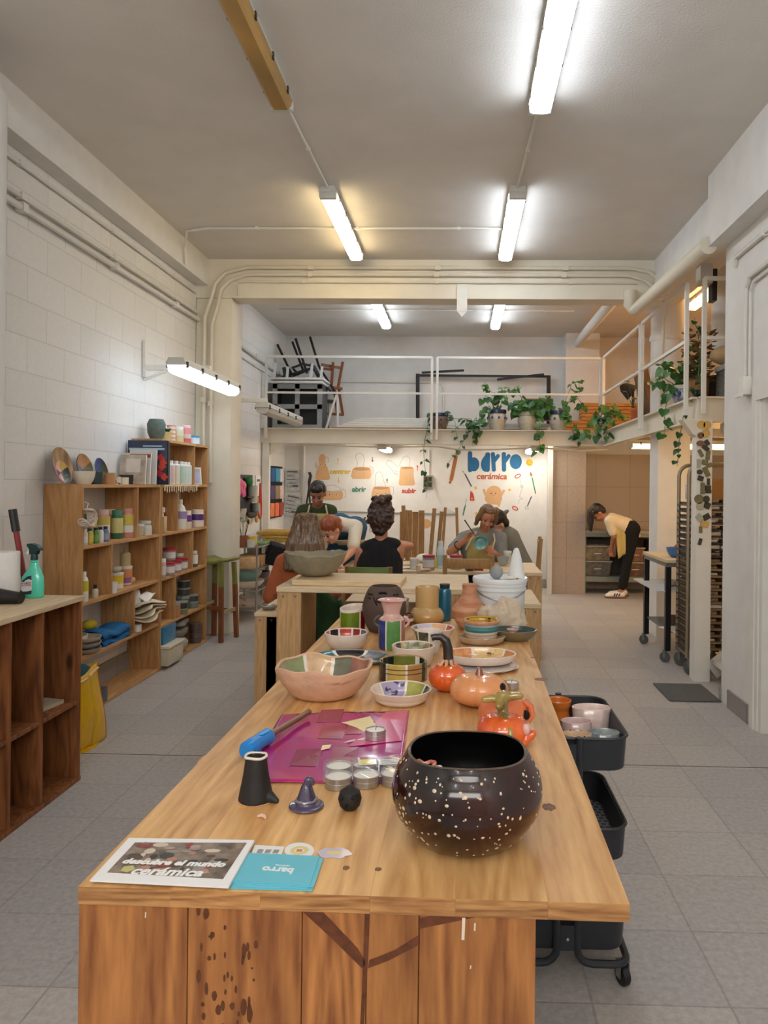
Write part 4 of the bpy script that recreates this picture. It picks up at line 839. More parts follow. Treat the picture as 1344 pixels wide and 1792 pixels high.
def eyes(b, *c):
    b.m(M('eye white', S(240, 236, 228), .7))
    for x, y in c: b.oval(x, y, 8, 8, up=1)
    b.m(BLKP)
    for x, y in c: b.oval(x, y, 5, 5.5, up=2)
def pot(poly, ey, rim=None, lines=()):
    b = WM(A2); b.m(PEACH); b.area(poly)
    if rim: b.m(M('rim shade paint', S(186, 142, 100), .8)); b.oval(*rim, up=1)
    eyes(b, *ey); b.m(LINE)
    for l in lines: b.stroke(l, 2.6, up=1)
    b.done(DR, None)
pot([(345, 278), (352, 225), (368, 180), (378, 150), (372, 118), (382, 80), (405, 68), (425, 82), (434, 115), (428, 150), (446, 180), (462, 230), (470, 278), (455, 287), (360, 287)], ((390, 156), (428, 156)), None, [[(430, 90), (455, 100), (460, 130), (440, 140)], [(435, 105), (458, 112)], [(352, 135), (346, 170), (362, 195)], [(360, 150), (355, 185)]])
pot([(645, 260), (655, 200), (680, 180), (740, 176), (800, 182), (815, 205), (812, 262), (800, 277), (660, 278)], ((705, 237), (758, 237)), (735, 196, 70, 14), [[(690, 190), (700, 140), (682, 95), (690, 70), (720, 62), (745, 75), (758, 120), (745, 190)], [(800, 170), (828, 185), (832, 225), (815, 245)]])
pot([(815, 425), (825, 365), (840, 345), (890, 342), (970, 345), (975, 370), (980, 425), (965, 443), (830, 443)], ((864, 399), (936, 399)), (898, 355, 66, 13), [[(846, 345), (850, 270), (855, 230), (880, 217), (905, 232), (918, 290), (935, 340)], [(972, 340), (1000, 350), (1002, 400), (985, 415)]])
pot([(1045, 325), (1052, 260), (1056, 190), (1075, 180), (1150, 176), (1170, 185), (1172, 260), (1182, 325), (1165, 334), (1060, 334)], ((1090, 231), (1134, 231)), (1112, 186, 52, 10), [[(1080, 180), (1050, 165), (1080, 100), (1110, 84), (1140, 105), (1132, 175)], [(1040, 180), (985, 130), (950, 125), (940, 150), (1000, 220), (1040, 255)], [(1000, 210), (1045, 215)], [(1005, 235), (1045, 235)]])
pot([(400, 440), (405, 395), (420, 380), (490, 388), (570, 378), (580, 410), (572, 445), (555, 455), (420, 455)], ((464, 412), (523, 412)), None, [[(415, 370), (440, 335), (500, 330), (545, 350), (560, 375)], [(420, 375), (490, 385), (560, 370)], [(570, 360), (598, 380), (600, 430), (580, 440)]])
b = WM(A2); b.m(PEACH); b.area([(1100, 608), (1182, 606), (1180, 660), (1102, 662)]); b.oval(1268, 655, 54, 40); b.area([(632, 650), (640, 606), (660, 612), (690, 655)]); b.area([(760, 640), (760, 625), (775, 630)]); b.done(DR, PEACH, 'peach clay shapes painted below the conduit')
def arrow(p, q, mat):
    b = WM(A2); b.stroke([p, q], 5); s_ = 1 if q[1] > p[1] else -1; b.area([(q[0] - 8, q[1] - 12 * s_), (q[0] + 8, q[1] - 12 * s_), (q[0], q[1] + 8 * s_)]); b.done('painted_arrow', mat)
arrow((535, 155), (535, 108), YEL); arrow((541, 262), (541, 305), YEL); arrow((825, 97), (825, 132), GRY); arrow((948, 312), (948, 280), GRY); arrow((1202, 208), (1202, 168), RED)
b = WM(A3); b.m(BRN); b.stroke([(338, 115), (290, 345)], 38); b.stroke([(346, 88), (350, 82)], 26); b.stroke([(280, 372), (278, 376)], 28); b.done(DR, None, 'brown rolling pin painted on the wall')
b = WM(A3); b.m(GRY); b.stroke([(432, 292), (495, 412)], 13); b.m(LINE); b.stroke([(432, 290), (415, 262), (405, 258), (412, 276)], 4); b.done(DR, None, 'grey loop tool painted on the wall')
b = WM(A3); b.m(RED); b.area([(480, 562), (486, 460), (510, 480), (524, 520), (528, 562)]); b.m(PEACH); b.oval(502, 540, 9, 10, up=1); b.done(DR, None, 'red scraper painted on the wall')
b = WM(A3); b.m(GRN); b.area([(405, 714), (418, 640), (436, 596), (440, 610), (432, 650), (415, 716)]); b.m(GRY); b.stroke([(437, 600), (446, 545)], 4); b.done(DR, None, 'green needle tool painted on the wall')
b = WM(A3); b.m(PEACH); b.oval(727, 480, 78, 72); b.oval(722, 540, 90, 62); b.stroke([(640, 500), (624, 455)], 26); b.stroke([(800, 510), (828, 460)], 26); b.area([(740, 590), (800, 580), (785, 628)]); b.m(BLKP); b.oval(698, 488, 5, 6, up=2); b.oval(744, 488, 5, 6, up=2); b.m(RED); b.stroke([(708, 503), (722, 508), (736, 503)], 2.5, up=2); b.done(DR, None, 'round lump of peach clay with two little arms painted on wall')
b = WM(A3); b.m(YEL)
for cx, cy in ((540, 432), (887, 452), (545, 690)):
    b.area([(cx + (24 if k % 2 == 0 else 9) * cos(pi / 4 * k + .3), cy + (24 if k % 2 == 0 else 9) * sin(pi / 4 * k + .3)) for k in range(8)])
b.oval(1090, 173, 36, 36); b.m(M('yellow swirl', S(200, 150, 40), .8)); b.stroke([(1072, 160), (1066, 180), (1085, 198), (1110, 192)], 7, up=1); b.done(DR, None, 'yellow stars and coin painted around the lettering')
b = WM(A3); b.m(RED)
for cx, cy, r in ((970, 311, -.45), (943, 640, .5)): b.stroke([(cx + 30 * cos(t) * cos(r) - 16 * sin(t) * sin(r), cy + 30 * cos(t) * sin(r) + 16 * sin(t) * cos(r)) for t in [k * pi / 8 for k in range(17)]], 9)
b.m(LINE); b.stroke([(992, 340), (1000, 390), (1022, 430), (990, 420), (1020, 405), (1000, 490), (985, 520), (1020, 545), (990, 545), (975, 600)], 3); b.done(DR, None, 'red wire cutter loops painted on the wall')
b = WM(A3); b.m(GRN); b.stroke([(1118, 330), (1152, 486)], 11); b.m(BRN); b.area([(1097, 262), (1118, 290), (1118, 318), (1100, 310), (1095, 285)]); b.done(DR, None, 'green handled brush painted on the wall')
b = WM(A3); b.m(GRY); b.stroke([(1110, 522), (1072, 612)], 11); b.m(LINE); b.stroke([(1070, 615), (1045, 630), (1050, 648), (1078, 645), (1070, 615)], 4); b.done(DR, None, 'second grey loop tool painted on the wall')
# wall things on the back wall
t = thing('socket_panel', 'dark panel of sockets with white cables on the back wall', 'socket', (ay(749, 842, 10.98).x, 10.97, 1.55)); MB().box(-.07, .07, -.03, .03, -.09, .09, .006).build('body', M('brass grey plate', S(150, 138, 110), .5), t)
b = None
for i in range(2):
    for j in range(2): MB().box(-.055 + i * .06, -.005 + i * .06, -.036, -.03, -.075 + j * .08, -.01 + j * .08).build('socket', M('dark socket', S(44, 40, 34), .5), t, ang=0)
pipe('white_cable', 'white cable drooping in loops below the socket panel', [(-.40, 10.95, 1.5), (-.36, 10.95, 1.36), (-.30, 10.95, 1.26), (-.26, 10.95, 1.2), (-.33, 10.95, 1.14), (-.28, 10.95, 1.1), (-.2, 10.95, 1.18), (-.12, 10.95, 1.12), (-.05, 10.96, 1.1)], .008, PIPE)
PAPER = M('printed paper', S(206, 208, 208), .8, sc=22, c2=S(168, 172, 174)); PAPERW = M('white paper', S(236, 234, 230), .8, var=.02)
def poster(label, px0, py0, px1, py1, y=10.975, rot=0, mat=PAPER, lines=4):
    a, c = ay(px0, py0, y), ay(px1, py1, y); w, h = abs(c.x - a.x), abs(a.z - c.z); t = thing('poster', label, 'poster', ((a.x + c.x) / 2, y, (a.z + c.z) / 2)); t.rotation_euler = (0, rot, 0)
    MB().box(-w / 2, w / 2, 0, .004, -h / 2, h / 2).build('sheet', mat, t, ang=0)
    b = MB(); b.box(-w * .4, w * .35, -.001, 0, h * .38, h * .44)
    for k in range(lines): b.box(-w * .42, w * (.1 + .3 * ((k * 7) % 3) / 3), -.001, 0, h * (.2 - .17 * k), h * (.23 - .17 * k))
    b.box(w * .0, w * .4, -.001, 0, -h * .3, -h * .2); b.build('print', M('grey print ink', S(96, 98, 100), .8), t, ang=0)
poster('grey printed tool poster on back wall left corner, upper one', 500, 822, 524, 860); poster('grey printed tool poster hung askew below the other poster', 498, 866, 525, 905, rot=.18)
t = thing('tongs', 'pair of black handled kiln tongs hanging by vertical corner pipe', 'tongs', (-2.24, 10.93, 1.42))
for x0, x1 in ((-.03, .02), (.03, -.0)):
    b = MB(); b.tube([(x0, 0, -.25), (x1, 0, .1), (x1 + .02, 0, .2), (x1, 0, .25)], .014, 6); b.build('arm', DK_M, t)
b = MB(); b.box(-.1, .1, 0, .02, 0, .3); tag(b.build('kraft_board', M('kraft board', S(186, 156, 128), .8, var=.06), loc=(-2.36, 10.93, .76), ang=0), 'kraft brown board standing in the back left corner', 'board')
MB().box(0, 0, 0, 0, 0, 0).bm.free()
SHB = thing('corner_table', 'small white table in back left corner under the brown board', 'table', (-2.3, 10.75, 0)); MB().box(-.25, .4, -.18, .22, .72, .75).build('tabletop', WPL, SHB, ang=0)
for x in (-.22, .37):
    for y in (-.15, .19): MB().box(x - .02, x + .02, y - .02, y + .02, 0, .72).build('leg', WPL, SHB, ang=0)
# ================================================================ left wall beyond the pillar
t = thing('wall_clock', 'round black clock on left wall beyond the pillar', 'clock', (-2.6, 8.35, 2.19)); b = MB(); b.T = TR((0, 0, 0), (0, pi / 2, 0)); b.lathe([(0, -.02), (.15, -.02), (.155, .0), (.15, .03), (.135, .03), (.13, .02)], 28); b.build('rim', BLACK, t); b = MB(); b.T = TR((0, 0, 0), (0, pi / 2, 0)); b.lathe([(0, .019), (.131, .0201)], 28); b.build('face', PAPERW, t); b = MB(); b.bar((.024, 0, 0), (.024, .05, .06), .008, .004); b.build('hand', BLACK, t, ang=0); b = MB(); b.bar((.024, 0, 0), (.024, -.03, .09), .006, .004); b.build('hand', BLACK, t, ang=0)
PEG = M('dark pegboard', S(52, 52, 54), .6, sc=80, var=.2)
XW = -2.6
def wl(px, py, x=XW): p = ax(px, py, x); return p.y, p.z
def peg(label, px0, px1, zt, zb):
    y0, y1 = wl(px0, 850)[0], wl(px1, 850)[0]; t = thing('pegboard', label, 'pegboard', (XW, (y0 + y1) / 2, (zt + zb) / 2)); h = (zt - zb) / 2; d = (y1 - y0) / 2
    MB().box(-.012, .008, -d, d, -h, h, .004).build('board', PEG, t)
    for k in range(2): MB().box(.008, .10, -d, d, -h * .1 - k * h * .75, -h * .1 - k * h * .75 + .012).build('ledge', DK_M, t, ang=0)
    return t
peg('black pegboard next to the pillar holding the pink gloves', 393, 412, 1.60, 1.05); peg('black pegboard nearer the corner with hanging cups', 420, 441, 1.60, 1.10)
GLOVE = M('pink rubber', S(236, 104, 150), .5, var=.08)
t = thing('rubber_gloves', 'bright pink rubber gloves hanging on pegboard by the pillar', 'gloves', (-2.54, 8.55, 1.5))
for s_, dz in ((-.06, 0), (.06, -.03)):
    b = MB(); b.ell((0, s_, dz), (.045, .07, .06), 12, 8); b.cap((0, s_ - .03, dz - .02), .028, (.02, s_ - .05, dz - .13), .02); b.cap((0, s_ + .02, dz - .02), .026, (.02, s_ + .03, dz - .12), .018)
    remesh(b, 'glove', GLOVE, t, .012, 2, world=False)
def blob(name, label, cat, loc, r, mat, n=5, seed=1, sp=.7, group=None, vox=.01):
    rs = random.Random(seed); b = MB(); b.ell((0, 0, r[2]), r, 14, 10)
    for k in range(n): b.ell((r[0] * sp * rs.uniform(-1, 1), r[1] * sp * rs.uniform(-1, 1), r[2] * (1 + .4 * rs.uniform(-.6, 1))), tuple(q * rs.uniform(.4, .65) for q in r), 10, 8)
    o = remesh(b, name, mat, None, vox, 3, world=False); o.location = loc; return tag(o, label, cat, group)
blob('green_sponge', 'round green sponge on pegboard beside pink gloves', 'sponge', (-2.54, 8.88, 1.46), (.045, .07, .06), M('green sponge', S(44, 120, 62), .9), 2)
def cup(name, label, cat, loc, r, h, mat, taper=.9, group=None, th=.004):
    b = MB(); b.lathe([(0, 0), (r * taper, 0), (r, h), (r - th, h), (r * taper - th, th), (0, th)], 20); return tag(b.build(name, mat, loc=loc), label, cat, group)
cup('plastic_cup', 'translucent white plastic cup hanging on the second pegboard', 'cup', (-2.53, 9.02, 1.27), .06, .2, M('frosted plastic', S(190, 190, 180), .4, var=.05))
cup('grey_cup', 'grey cup on lower ledge of the second pegboard', 'cup', (-2.54, 9.2, 1.13), .05, .12, M('grey cup', S(160, 158, 150), .5))
t = thing('tool_bundle', 'bundle of pale wooden modelling sticks on lower pegboard ledge', 'tools', (-2.53, 8.5, 1.06))
for k in range(6):
    b = MB(); b.bar((.02 * (k % 2), -.1 + .035 * k, .0), (.02, -.0 + .03 * k, .14), .02); b.build('stick', M('pale stick', S(196, 186, 166), .7), t, ang=0)
blob('dark_cloths', 'heap of dark cloths and brushes on lower pegboard ledge', 'cloths', (-2.53, 8.98, 1.07), (.04, .16, .04), M('dark cloth', S(74, 66, 56), .9, var=.4, sc=20), 6, 3)
blob('green_cloth', 'dark green cloth on middle ledge beside the pillar', 'cloth', (-2.54, 8.45, 1.27), (.04, .09, .04), M('dark green cloth', S(40, 78, 60), .9, var=.2), 3, 4)
b = MB()
for k in range(2):
    yy = 9.33 + .05 * k; b.tube([(0, 0, .42), (0, -.04 - .02 * k, .1), (0, -.06, 0), (0, 0, -.03), (0, .06, .02), (0, .06, .12), (0, .01, .4)], .012, 6, closed=False) if k == 0 else None
tag(b.build('red_strap', M('red strap', S(196, 52, 40), .6), loc=(-2.55, 9.42, 1.08)), 'red looped strap hanging at right end of the pegboards', 'strap')
b = MB(); b.ell((0, 0, .05), (.02, .04, .05)); b.cap((0, 0, .08), .014, (0, .05, .32), .01); o = tag(b.build('yellow_tool', M('ochre tool', S(196, 160, 60), .6), loc=(-2.56, 9.3, 1.0)), 'ochre handled tool hanging beside the red strap', 'tool')
t = thing('tool_organizer', 'dark hanging organizer full of tools on left wall behind mezzanine post', 'organizer', (-2.59, 10.3, 1.38)); MB().box(-.01, .01, -.42, .42, -.36, .36).build('fabric', M('black fabric', S(34, 34, 38), .9), t, ang=0)
rs = random.Random(12); cols = [S(40, 90, 160), S(60, 160, 190), S(216, 214, 220), S(84, 66, 120), S(150, 128, 100), S(226, 200, 190), S(230, 130, 84), S(236, 120, 76), S(170, 60, 50)]
for k in range(9):
    r_, c_ = divmod(k, 3); nm = 'pocket_tool'
    b = MB(); b.box(.012, .05, -.36 + .26 * c_, -.16 + .26 * c_, .14 - .24 * r_, .33 - .24 * r_, .015); b.build(nm, M('organizer item %d' % k, cols[k], .6, var=.2), t)
t = thing('scissor_rack', 'row of silver scissors hanging beside the dark organizer', 'tools', (-2.58, 9.85, 1.25))
for k in range(5):
    b = MB(); b.bar((0, -.02 + .012 * k, .3 - .12 * k), (.01, .05, .16 - .12 * k), .03, .01); b.build('scissors', STEEL, t, ang=0)
poster_ = thing('poster', 'white sheet with small print on left wall by the post', 'poster', (-2.612, 9.55, 1.35)); MB().box(-.003, .003, -.12, .12, -.25, .25).build('sheet', PAPERW, poster_, ang=0); MB().box(.003, .004, -.07, .07, .17, .2).build('print', M('grey print ink', S(96, 98, 100), .8), poster_, ang=0)
# ---- wire rack under the pegboards with bowls
t = thing('wire_rack', 'chrome wire rack with bowls under the pegboards', 'rack', (-2.38, 8.25, 0))
for x in (-.18, .2):
    for y in (-.3, .55):
        b = MB(); b.tube([(x, y, 0), (x, y, .84)], .012, 8); b.build('post', STEEL, t)
for z in (.12, .33, .56, .80):
    b = MB(); b.tube([(-.18, -.3, z), (.2, -.3, z), (.2, .55, z), (-.18, .55, z)], .006, 6, closed=True)
    for k in range(12): y = -.26 + .07 * k; b.tube([(-.18, y, z), (.2, y, z)], .003, 4)
    b.build('wire_shelf', STEEL, t)
def bowl(name, label, cat, loc, r, h, mat, base=.55, th=.006, group=None, inner=None, seg=32, wf=None):
    b = MB(); b.m(mat); prof = [(0, 0), (r * base, 0), (r * (base + (1 - base) * .55), h * .3), (r * (base + (1 - base) * .88), h * .66), (r, h), (r - th, h), (r * (base + (1 - base) * .88) - th, h * .66), (r * (base + (1 - base) * .55) - th, h * .32), (r * base - th, th * 1.2), (0, th * 1.2)]
    b.lathe(prof, seg, mf=(lambda a, i: inner if (inner and i >= 5) else mat), wf=wf); return tag(b.build(name, None, loc=loc, ang=50), label, cat, group)
TEAL = M('pale teal glaze', S(128, 170, 158), .35, coat=.4, var=.06); CRM = M('cream glaze', S(222, 214, 196), .4, coat=.3, var=.06, sc=20)
bowl('bowl', 'pale teal bowl nested high on the wire rack', 'bowl', (-2.36, 8.2, .42), .17, .12, TEAL); bowl('bowl', 'large cream bowl on lower wire shelf with dark flower marks', 'bowl', (-2.36, 8.17, .34), .2, .09, CRM)
bowl('bowl', 'wide dark red-brown bowl on wire rack right of teal bowl', 'bowl', (-2.33, 8.55, .34), .14, .14, M('dark red glaze', S(92, 52, 44), .3, coat=.5))
bowl('plate', 'wide pale plate with red flecks on bottom wire shelf', 'plate', (-2.36, 8.15, .13), .2, .06, M('pink flecked glaze', S(206, 190, 176), .4, sc=14, c2=S(170, 90, 76), thr=(.6, .7)))
bowl('plate', 'grey plate stacked at right on bottom wire shelf', 'plate', (-2.34, 8.55, .13), .18, .05, M('grey plate', S(160, 158, 150), .5))
for k, (y, c) in enumerate(((8.1, (196, 160, 120)), (8.4, (176, 140, 92)), (8.62, (150, 140, 104)))):
    b = MB(); b.box(-.14, .14, -.12, .12, 0, .12, .01); tag(b.build('clay_bag', M('clay bag %d' % k, S(*c), .8, var=.2, sc=14), loc=(-2.36, y, .565)), ('bag of tan clay at near end of the wire shelf', 'paper bag of brown clay in middle of wire shelf', 'olive clay box at far end of wire shelf')[k], 'bag')
b = MB(); b.box(-.17, .19, -.28, .0, 0, .02); tag(b.build('plastic_tray', M('green tray', S(110, 160, 110), .5), loc=(-2.38, 8.6, .807), ang=0), 'green plastic tray on top of the wire rack', 'tray')
t = thing('brush_pot', 'brown jar of brushes and wooden tools atop the wire rack', 'jar', (-2.36, 8.05, .805)); MB().lathe([(0, 0), (.05, 0), (.06, .12), (.055, .12), (.045, .01), (0, .01)], 18).build('jar', M('brown jar', S(150, 88, 60), .5), t)
for k in range(6):
    a = k; b = MB(); b.tube([(0, 0, .02), (.05 * cos(a), .05 * sin(a), .24 + .02 * (k % 3))], .005, 5); b.ell((.055 * cos(a), .055 * sin(a), .27 + .02 * (k % 3)), (.014, .014, .03), 8, 6); b.build('brush', M('brush tone %d' % (k % 3), (S(60, 50, 44), S(170, 150, 90), S(196, 196, 190))[k % 3], .7), t)
cup('yellow_cup', 'yellow cup on wire rack beside the brush jar', 'cup', (-2.3, 8.2, .805), .05, .1, M('yellow plastic', S(226, 190, 62), .5)); cup('glass_jar', 'clear glass jar on wire rack in front of brushes', 'jar', (-2.26, 8.0, .805), .045, .08, M('pale glass', S(196, 196, 190), .2, coat=.5))
cup('steel_pail', 'steel pail on wire rack behind the green tray', 'pail', (-2.36, 8.5, .56 + .125 + .001), .09, .1, STEEL); b = MB(); b.box(-.1, .1, -.08, .08, -.12, .12, .01); o = tag(b.build('black_apron', M('black cloth', S(22, 22, 28), .9), loc=(-2.13, 8.55, .68)), 'black cloth hanging off the side of the wire rack', 'cloth'); o.rotation_euler = (.3, .3, .5)
# ---- ochre slab bench behind
t = thing('ochre_bench', 'bench with thick ochre-edged boards in the back left corner', 'bench', (-2.1, 9.4, 0)); OCH = WOOD('ochre boards', S(206, 170, 82), S(176, 132, 46), 'X', 1, knots=False)
for k in range(3): MB().box(-.42 + .05 * k, .38 - .02 * k, -.25, .3, .86 - .045 * k, .9 - .045 * k, .004).build('board', OCH, t)
for x in (-.3, .3): MB().box(x - .02, x + .02, -.2, -.16, 0, .77).build('leg', GREYM, t, ang=0); MB().box(x - .02, x + .02, .2, .24, 0, .77).build('leg', GREYM, t, ang=0)
MB().box(-.32, .32, -.22, .26, .5, .52).build('shelf', GREYM, t, ang=0)
# ================================================================ alcove: steel shelf with bins
t = thing('steel_shelf', 'grey steel shelf unit in the alcove the bending woman reaches into', 'shelf', (2.25, 10.72, 0)); SM = M('galvanised grey', S(148, 150, 138), .5, metal=.3, var=.08)
for x in (-.49, .62):
    for y in (-.22, .22): MB().box(x - .02, x + .02, y - .02, y + .02, 0, .87).build('leg', SM, t, ang=0)
MB().box(-.53, .66, -.25, .25, .855, .885).build('top_shelf', M('grey shelf top', S(178, 168, 150), .6), t, ang=0); MB().box(-.5, .63, -.245, -.22, .80, .855).build('rail', SM, t, ang=0)
MB().box(-.5, .63, -.24, .24, .22, .245).build('bottom_shelf', SM, t, ang=0); MB().box(-.5, .63, -.245, -.22, .17, .245).build('rail', SM, t, ang=0); MB().box(-.5, .63, .225, .235, .25, .85).build('back_panel', M('dark back sheet', S(104, 98, 92), .7), t, ang=0)
def bin_(label, x, z, w=.19, h=.21, col=(150, 140, 122), d=.17):
    t = thing('storage_bin', label, 'bin', (x, 10.68, z)); m = M('bin %d %d %d' % col, S(*col), .4, var=.35, sc=22)
    b = MB(); a = [(-w * .88, -d * .88), (w * .88, -d * .88), (w * .88, d * .88), (-w * .88, d * .88)]; lo = [b._v((*p, 0)) for p in a]; hi = [b._v((p[0] / .88, p[1] / .88, h)) for p in a]; li = [b._v((p[0] * .85, p[1] * .85, .01)) for p in a]; hi2 = [b._v((p[0] / .92, p[1] / .92, h)) for p in a]
    for k in range(4):
        j = (k + 1) % 4; b.f([lo[k], lo[j], hi[j], hi[k]]); b.f([hi[k], hi[j], hi2[j], hi2[k]]); b.f([hi2[k], hi2[j], li[j], li[k]])
    b.f(lo[::-1]); b.f(li); b.build('tub', m, t, ang=0)
    MB().box(-w - .01, w + .01, -d - .012, -d + .0, h - .015, h + .002).build('rim', M('clear plastic rim', S(186, 180, 164), .4), t, ang=0); MB().box(-.05, .05, -d * .95 - .01, -d * .95, h * .45, h * .5).build('label_slot', PAPERW, t, ang=0)
bin_('lower clear storage bin on left of the steel shelf', 1.95, .247, col=(112, 106, 96)); bin_('upper clear storage bin of clay scraps the woman reaches into', 1.95, .462, col=(150, 132, 104)); bin_('lower reddish storage bin on right of the steel shelf', 2.48, .247, .12, .2, (120, 92, 74)); bin_('upper reddish storage bin on right of the steel shelf', 2.48, .452, .12, .2, (146, 106, 88))
for k in range(3): MB().box(-.012, .012, -.15, .15, 0, .5).build('x').location if 0 else tag(MB().box(-.012, .012, -.15, .15, 0, .5 - .05 * k, .002).build('standing_board', M('dark board', S(80, 66, 56), .7, var=.2), loc=(2.68 + .04 * k, 10.7, .247)), ('narrow dark board standing at right end of steel shelf, tallest', 'dark board standing between two others on steel shelf', 'shortest dark board against right leg of steel shelf')[k], 'board', 'boards on the steel shelf')
# workbench contents
bowl('bowl', 'bright blue bowl on the black-legged workbench', 'bowl', (1.93, 6.62, .886), .1, .085, M('blue bowl glaze', S(62, 116, 186), .4, coat=.3, var=.05), th=.008)
blob('red_cloth', 'small red cloth poking out behind the blue bowl', 'cloth', (2.02, 6.9, .886), (.05, .04, .05), M('red cloth', S(190, 70, 70), .9), 2, 2)
bowl('bowl', 'small cream bowl on middle shelf of the workbench', 'bowl', (1.92, 6.8, .613), .07, .05, CRM); cup('brown_cup', 'brown cup lying on the low workbench area', 'cup', (1.93, 6.75, .268), .05, .08, M('brown cup', S(120, 90, 74), .6))
b = MB(); b.box(-.1, .1, -.14, .14, 0, .006); tag(b.build('paper_sheet', PAPERW, loc=(1.9, 6.5, .268), rz=.3, ang=0), 'white paper sheets on bottom shelf of the workbench', 'paper')
# magnets and kiln test tiles on the white post
rs = random.Random(8); px0 = 1.89
def mag(px, py, w, h, rot, mat, rnd, label):
    p = ay(px, py, 5.806); b = MB()
    if rnd: b.T = TR((0, 0, 0), (pi / 2, 0, 0)); b.lathe([(0, -.0), (w / 2, 0), (w / 2, .012), (0, .012)], 16, sy=h / w)
    else: b.T = TR((0, 0, 0), (0, rot, 0)); b.box(-w / 2, w / 2, -.012, 0, -h / 2, h / 2, .002, 1)
    o = b.build('test_tile', mat, loc=(p.x, 5.8095, p.z)); tag(o, label, 'tile', 'glaze test tiles stuck on the white post')
OCHR = M('ochre glaze', S(206, 166, 84), .4, coat=.4, var=.15); DRK = M('dark glaze', S(52, 46, 40), .35, coat=.4, var=.3); OLV = M('olive glaze', S(112, 106, 70), .4, coat=.4, var=.2); BRG = M('brown glaze', S(120, 78, 48), .4, coat=.4, var=.2); GRT = M('grey green glaze', S(168, 168, 150), .4, coat=.4)
Z4 = lambda x, y: (1160 + x / 8.96, 720 + y / 8.96)
TL = [(598, 208, 11, 11, 0, OCHR, 1, 'left of two ochre discs at very top of the white post'), (692, 212, 11, 11, 0, OCHR, 1, 'right of two ochre discs at very top of the white post'), (672, 342, 11, 12, 0, OCHR, 1, 'ochre disc overlapping a brown disc near top of post'), (590, 378, 9, 9, 0, BRG, 1, 'brown disc beside an ochre disc near top of post'), (588, 500, 11, 8, 0, BRG, 1, 'tan half-round tile beside first dark chips on post'),
      (690, 490, 6, 8, -.6, DRK, 0, 'small dark tilted chip, topmost dark tile on post'), (668, 575, 6, 10, -.9, DRK, 0, 'black slanted bar just below the topmost dark chip'), (592, 655, 5, 11, -.5, OLV, 0, 'slim olive slanted bar on left side of the post'), (705, 685, 6, 13, .1, OLV, 0, 'tall olive bar on right edge of post'), (560, 815, 5, 12, 0, GRT, 0, 'pale grey-green bar on left edge of post'), (655, 800, 8, 7, .2, OLV, 0, 'olive square chip beside the pale bar'), (728, 845, 8, 6, -.3, OLV, 0, 'olive chip sticking past right edge of post'),
      (680, 945, 7, 14, -.45, OLV, 0, 'large tilted grey-olive bar in middle of post'), (576, 950, 8, 7, 0, DRK, 1, 'dark ring shaped tile left of the large tilted bar'), (590, 1050, 8, 7, .3, DRK, 0, 'dark cube tile below the dark ring'), (712, 1100, 4, 9, 0, DRK, 0, 'narrow black bar at right edge of post'), (622, 1205, 6, 16, 0, OLV, 0, 'tall bar half dark half olive mid post'), (706, 1200, 8, 7, 0, DRK, 0, 'dark slate square at right edge of post'), (712, 1255, 8, 5, 0, DRK, 0, 'flat dark slate chip under the slate square'),
      (565, 1375, 13, 13, 0, OLV, 1, 'largest round olive tile on post'), (680, 1375, 9, 10, 0, DRK, 1, 'black horseshoe tile beside largest round tile'), (582, 1490, 11, 11, 0, GRT, 1, 'pale green round tile under the largest round one'), (690, 1475, 9, 9, .4, DRK, 0, 'black nugget tile under the horseshoe'), (575, 1665, 10, 9, .8, GRT, 0, 'star-like cream tile low on post'), (682, 1655, 10, 8, -.5, DRK, 0, 'black diamond tile beside star-like tile'), (655, 1765, 11, 8, .3, OCHR, 0, 'ochre tile low on the post'), ]
for x, y, w, h, r, m, rd, l in TL: mag(*Z4(x, y), w * .0056, h * .0056, r, m, rd, l)
mag(1226, 927, .026, .05, 0, OLV, 0, 'olive bar second lowest on the post'); mag(1225, 948, .026, .052, .25, DRK, 0, 'lowest dark bar on the post')
# ================================================================ goods on the two wooden shelf units
_pm = {}
def PM(*c, rough=.45, coat=.2):
    if c not in _pm: _pm[c] = M('plastic %d %d %d' % c, S(*c), rough, var=.06, sc=20, coat=coat)
    return _pm[c]
def jar(name, label, cat, loc, r, h, body, lid, band=None, group=None, neck=.8, lid_h=.16, sh=.82, flip=None):
    """screw-top jar or bottle: body with shoulder, lid, label band"""
    t = thing(name, label, cat, loc, 0, group); z1 = h * (1 - lid_h)
    MB().lathe([(0, 0), (r * .93, 0), (r, h * .03), (r, z1 * sh), (r * (.5 + neck / 2), z1 * (sh * .3 + .7)), (r * neck, z1), (0, z1)], 20).build('body', PM(*body), t)
    MB().lathe([(r * neck * 1.04, z1 - h * .01), (r * neck * 1.06, h * .99), (r * neck * .98, h), (0, h)], 20).build('lid', PM(*lid), t)
    for bd in (band if isinstance(band, list) else [band] if band else []):
        c, a, b_ = bd; MB().lathe([(r * 1.004, h * a), (r * 1.012, h * a), (r * 1.012, h * b_), (r * 1.004, h * b_)], 20).build('label_band', PM(*c), t)
    return t
def sx(px, x, py=900): return ax(px, py, x).y
Z1 = [.0255, .3855, .7305, 1.0905, 1.4805]; Z2 = [.0255, .3555, .7305, 1.0905, 1.4805, 1.8455]
Wt, Yl, Gr, Pk, Bl = (226, 222, 214), (206, 184, 84), (58, 128, 92), (206, 150, 134), (44, 112, 150)
def pj(px, zi, x, r, h, *a, un=1, **k): return (x, sx(px, x), (Z1 if un == 1 else Z2)[zi])
x_ = -2.46
G = 'paint bottles on the upper shelf'
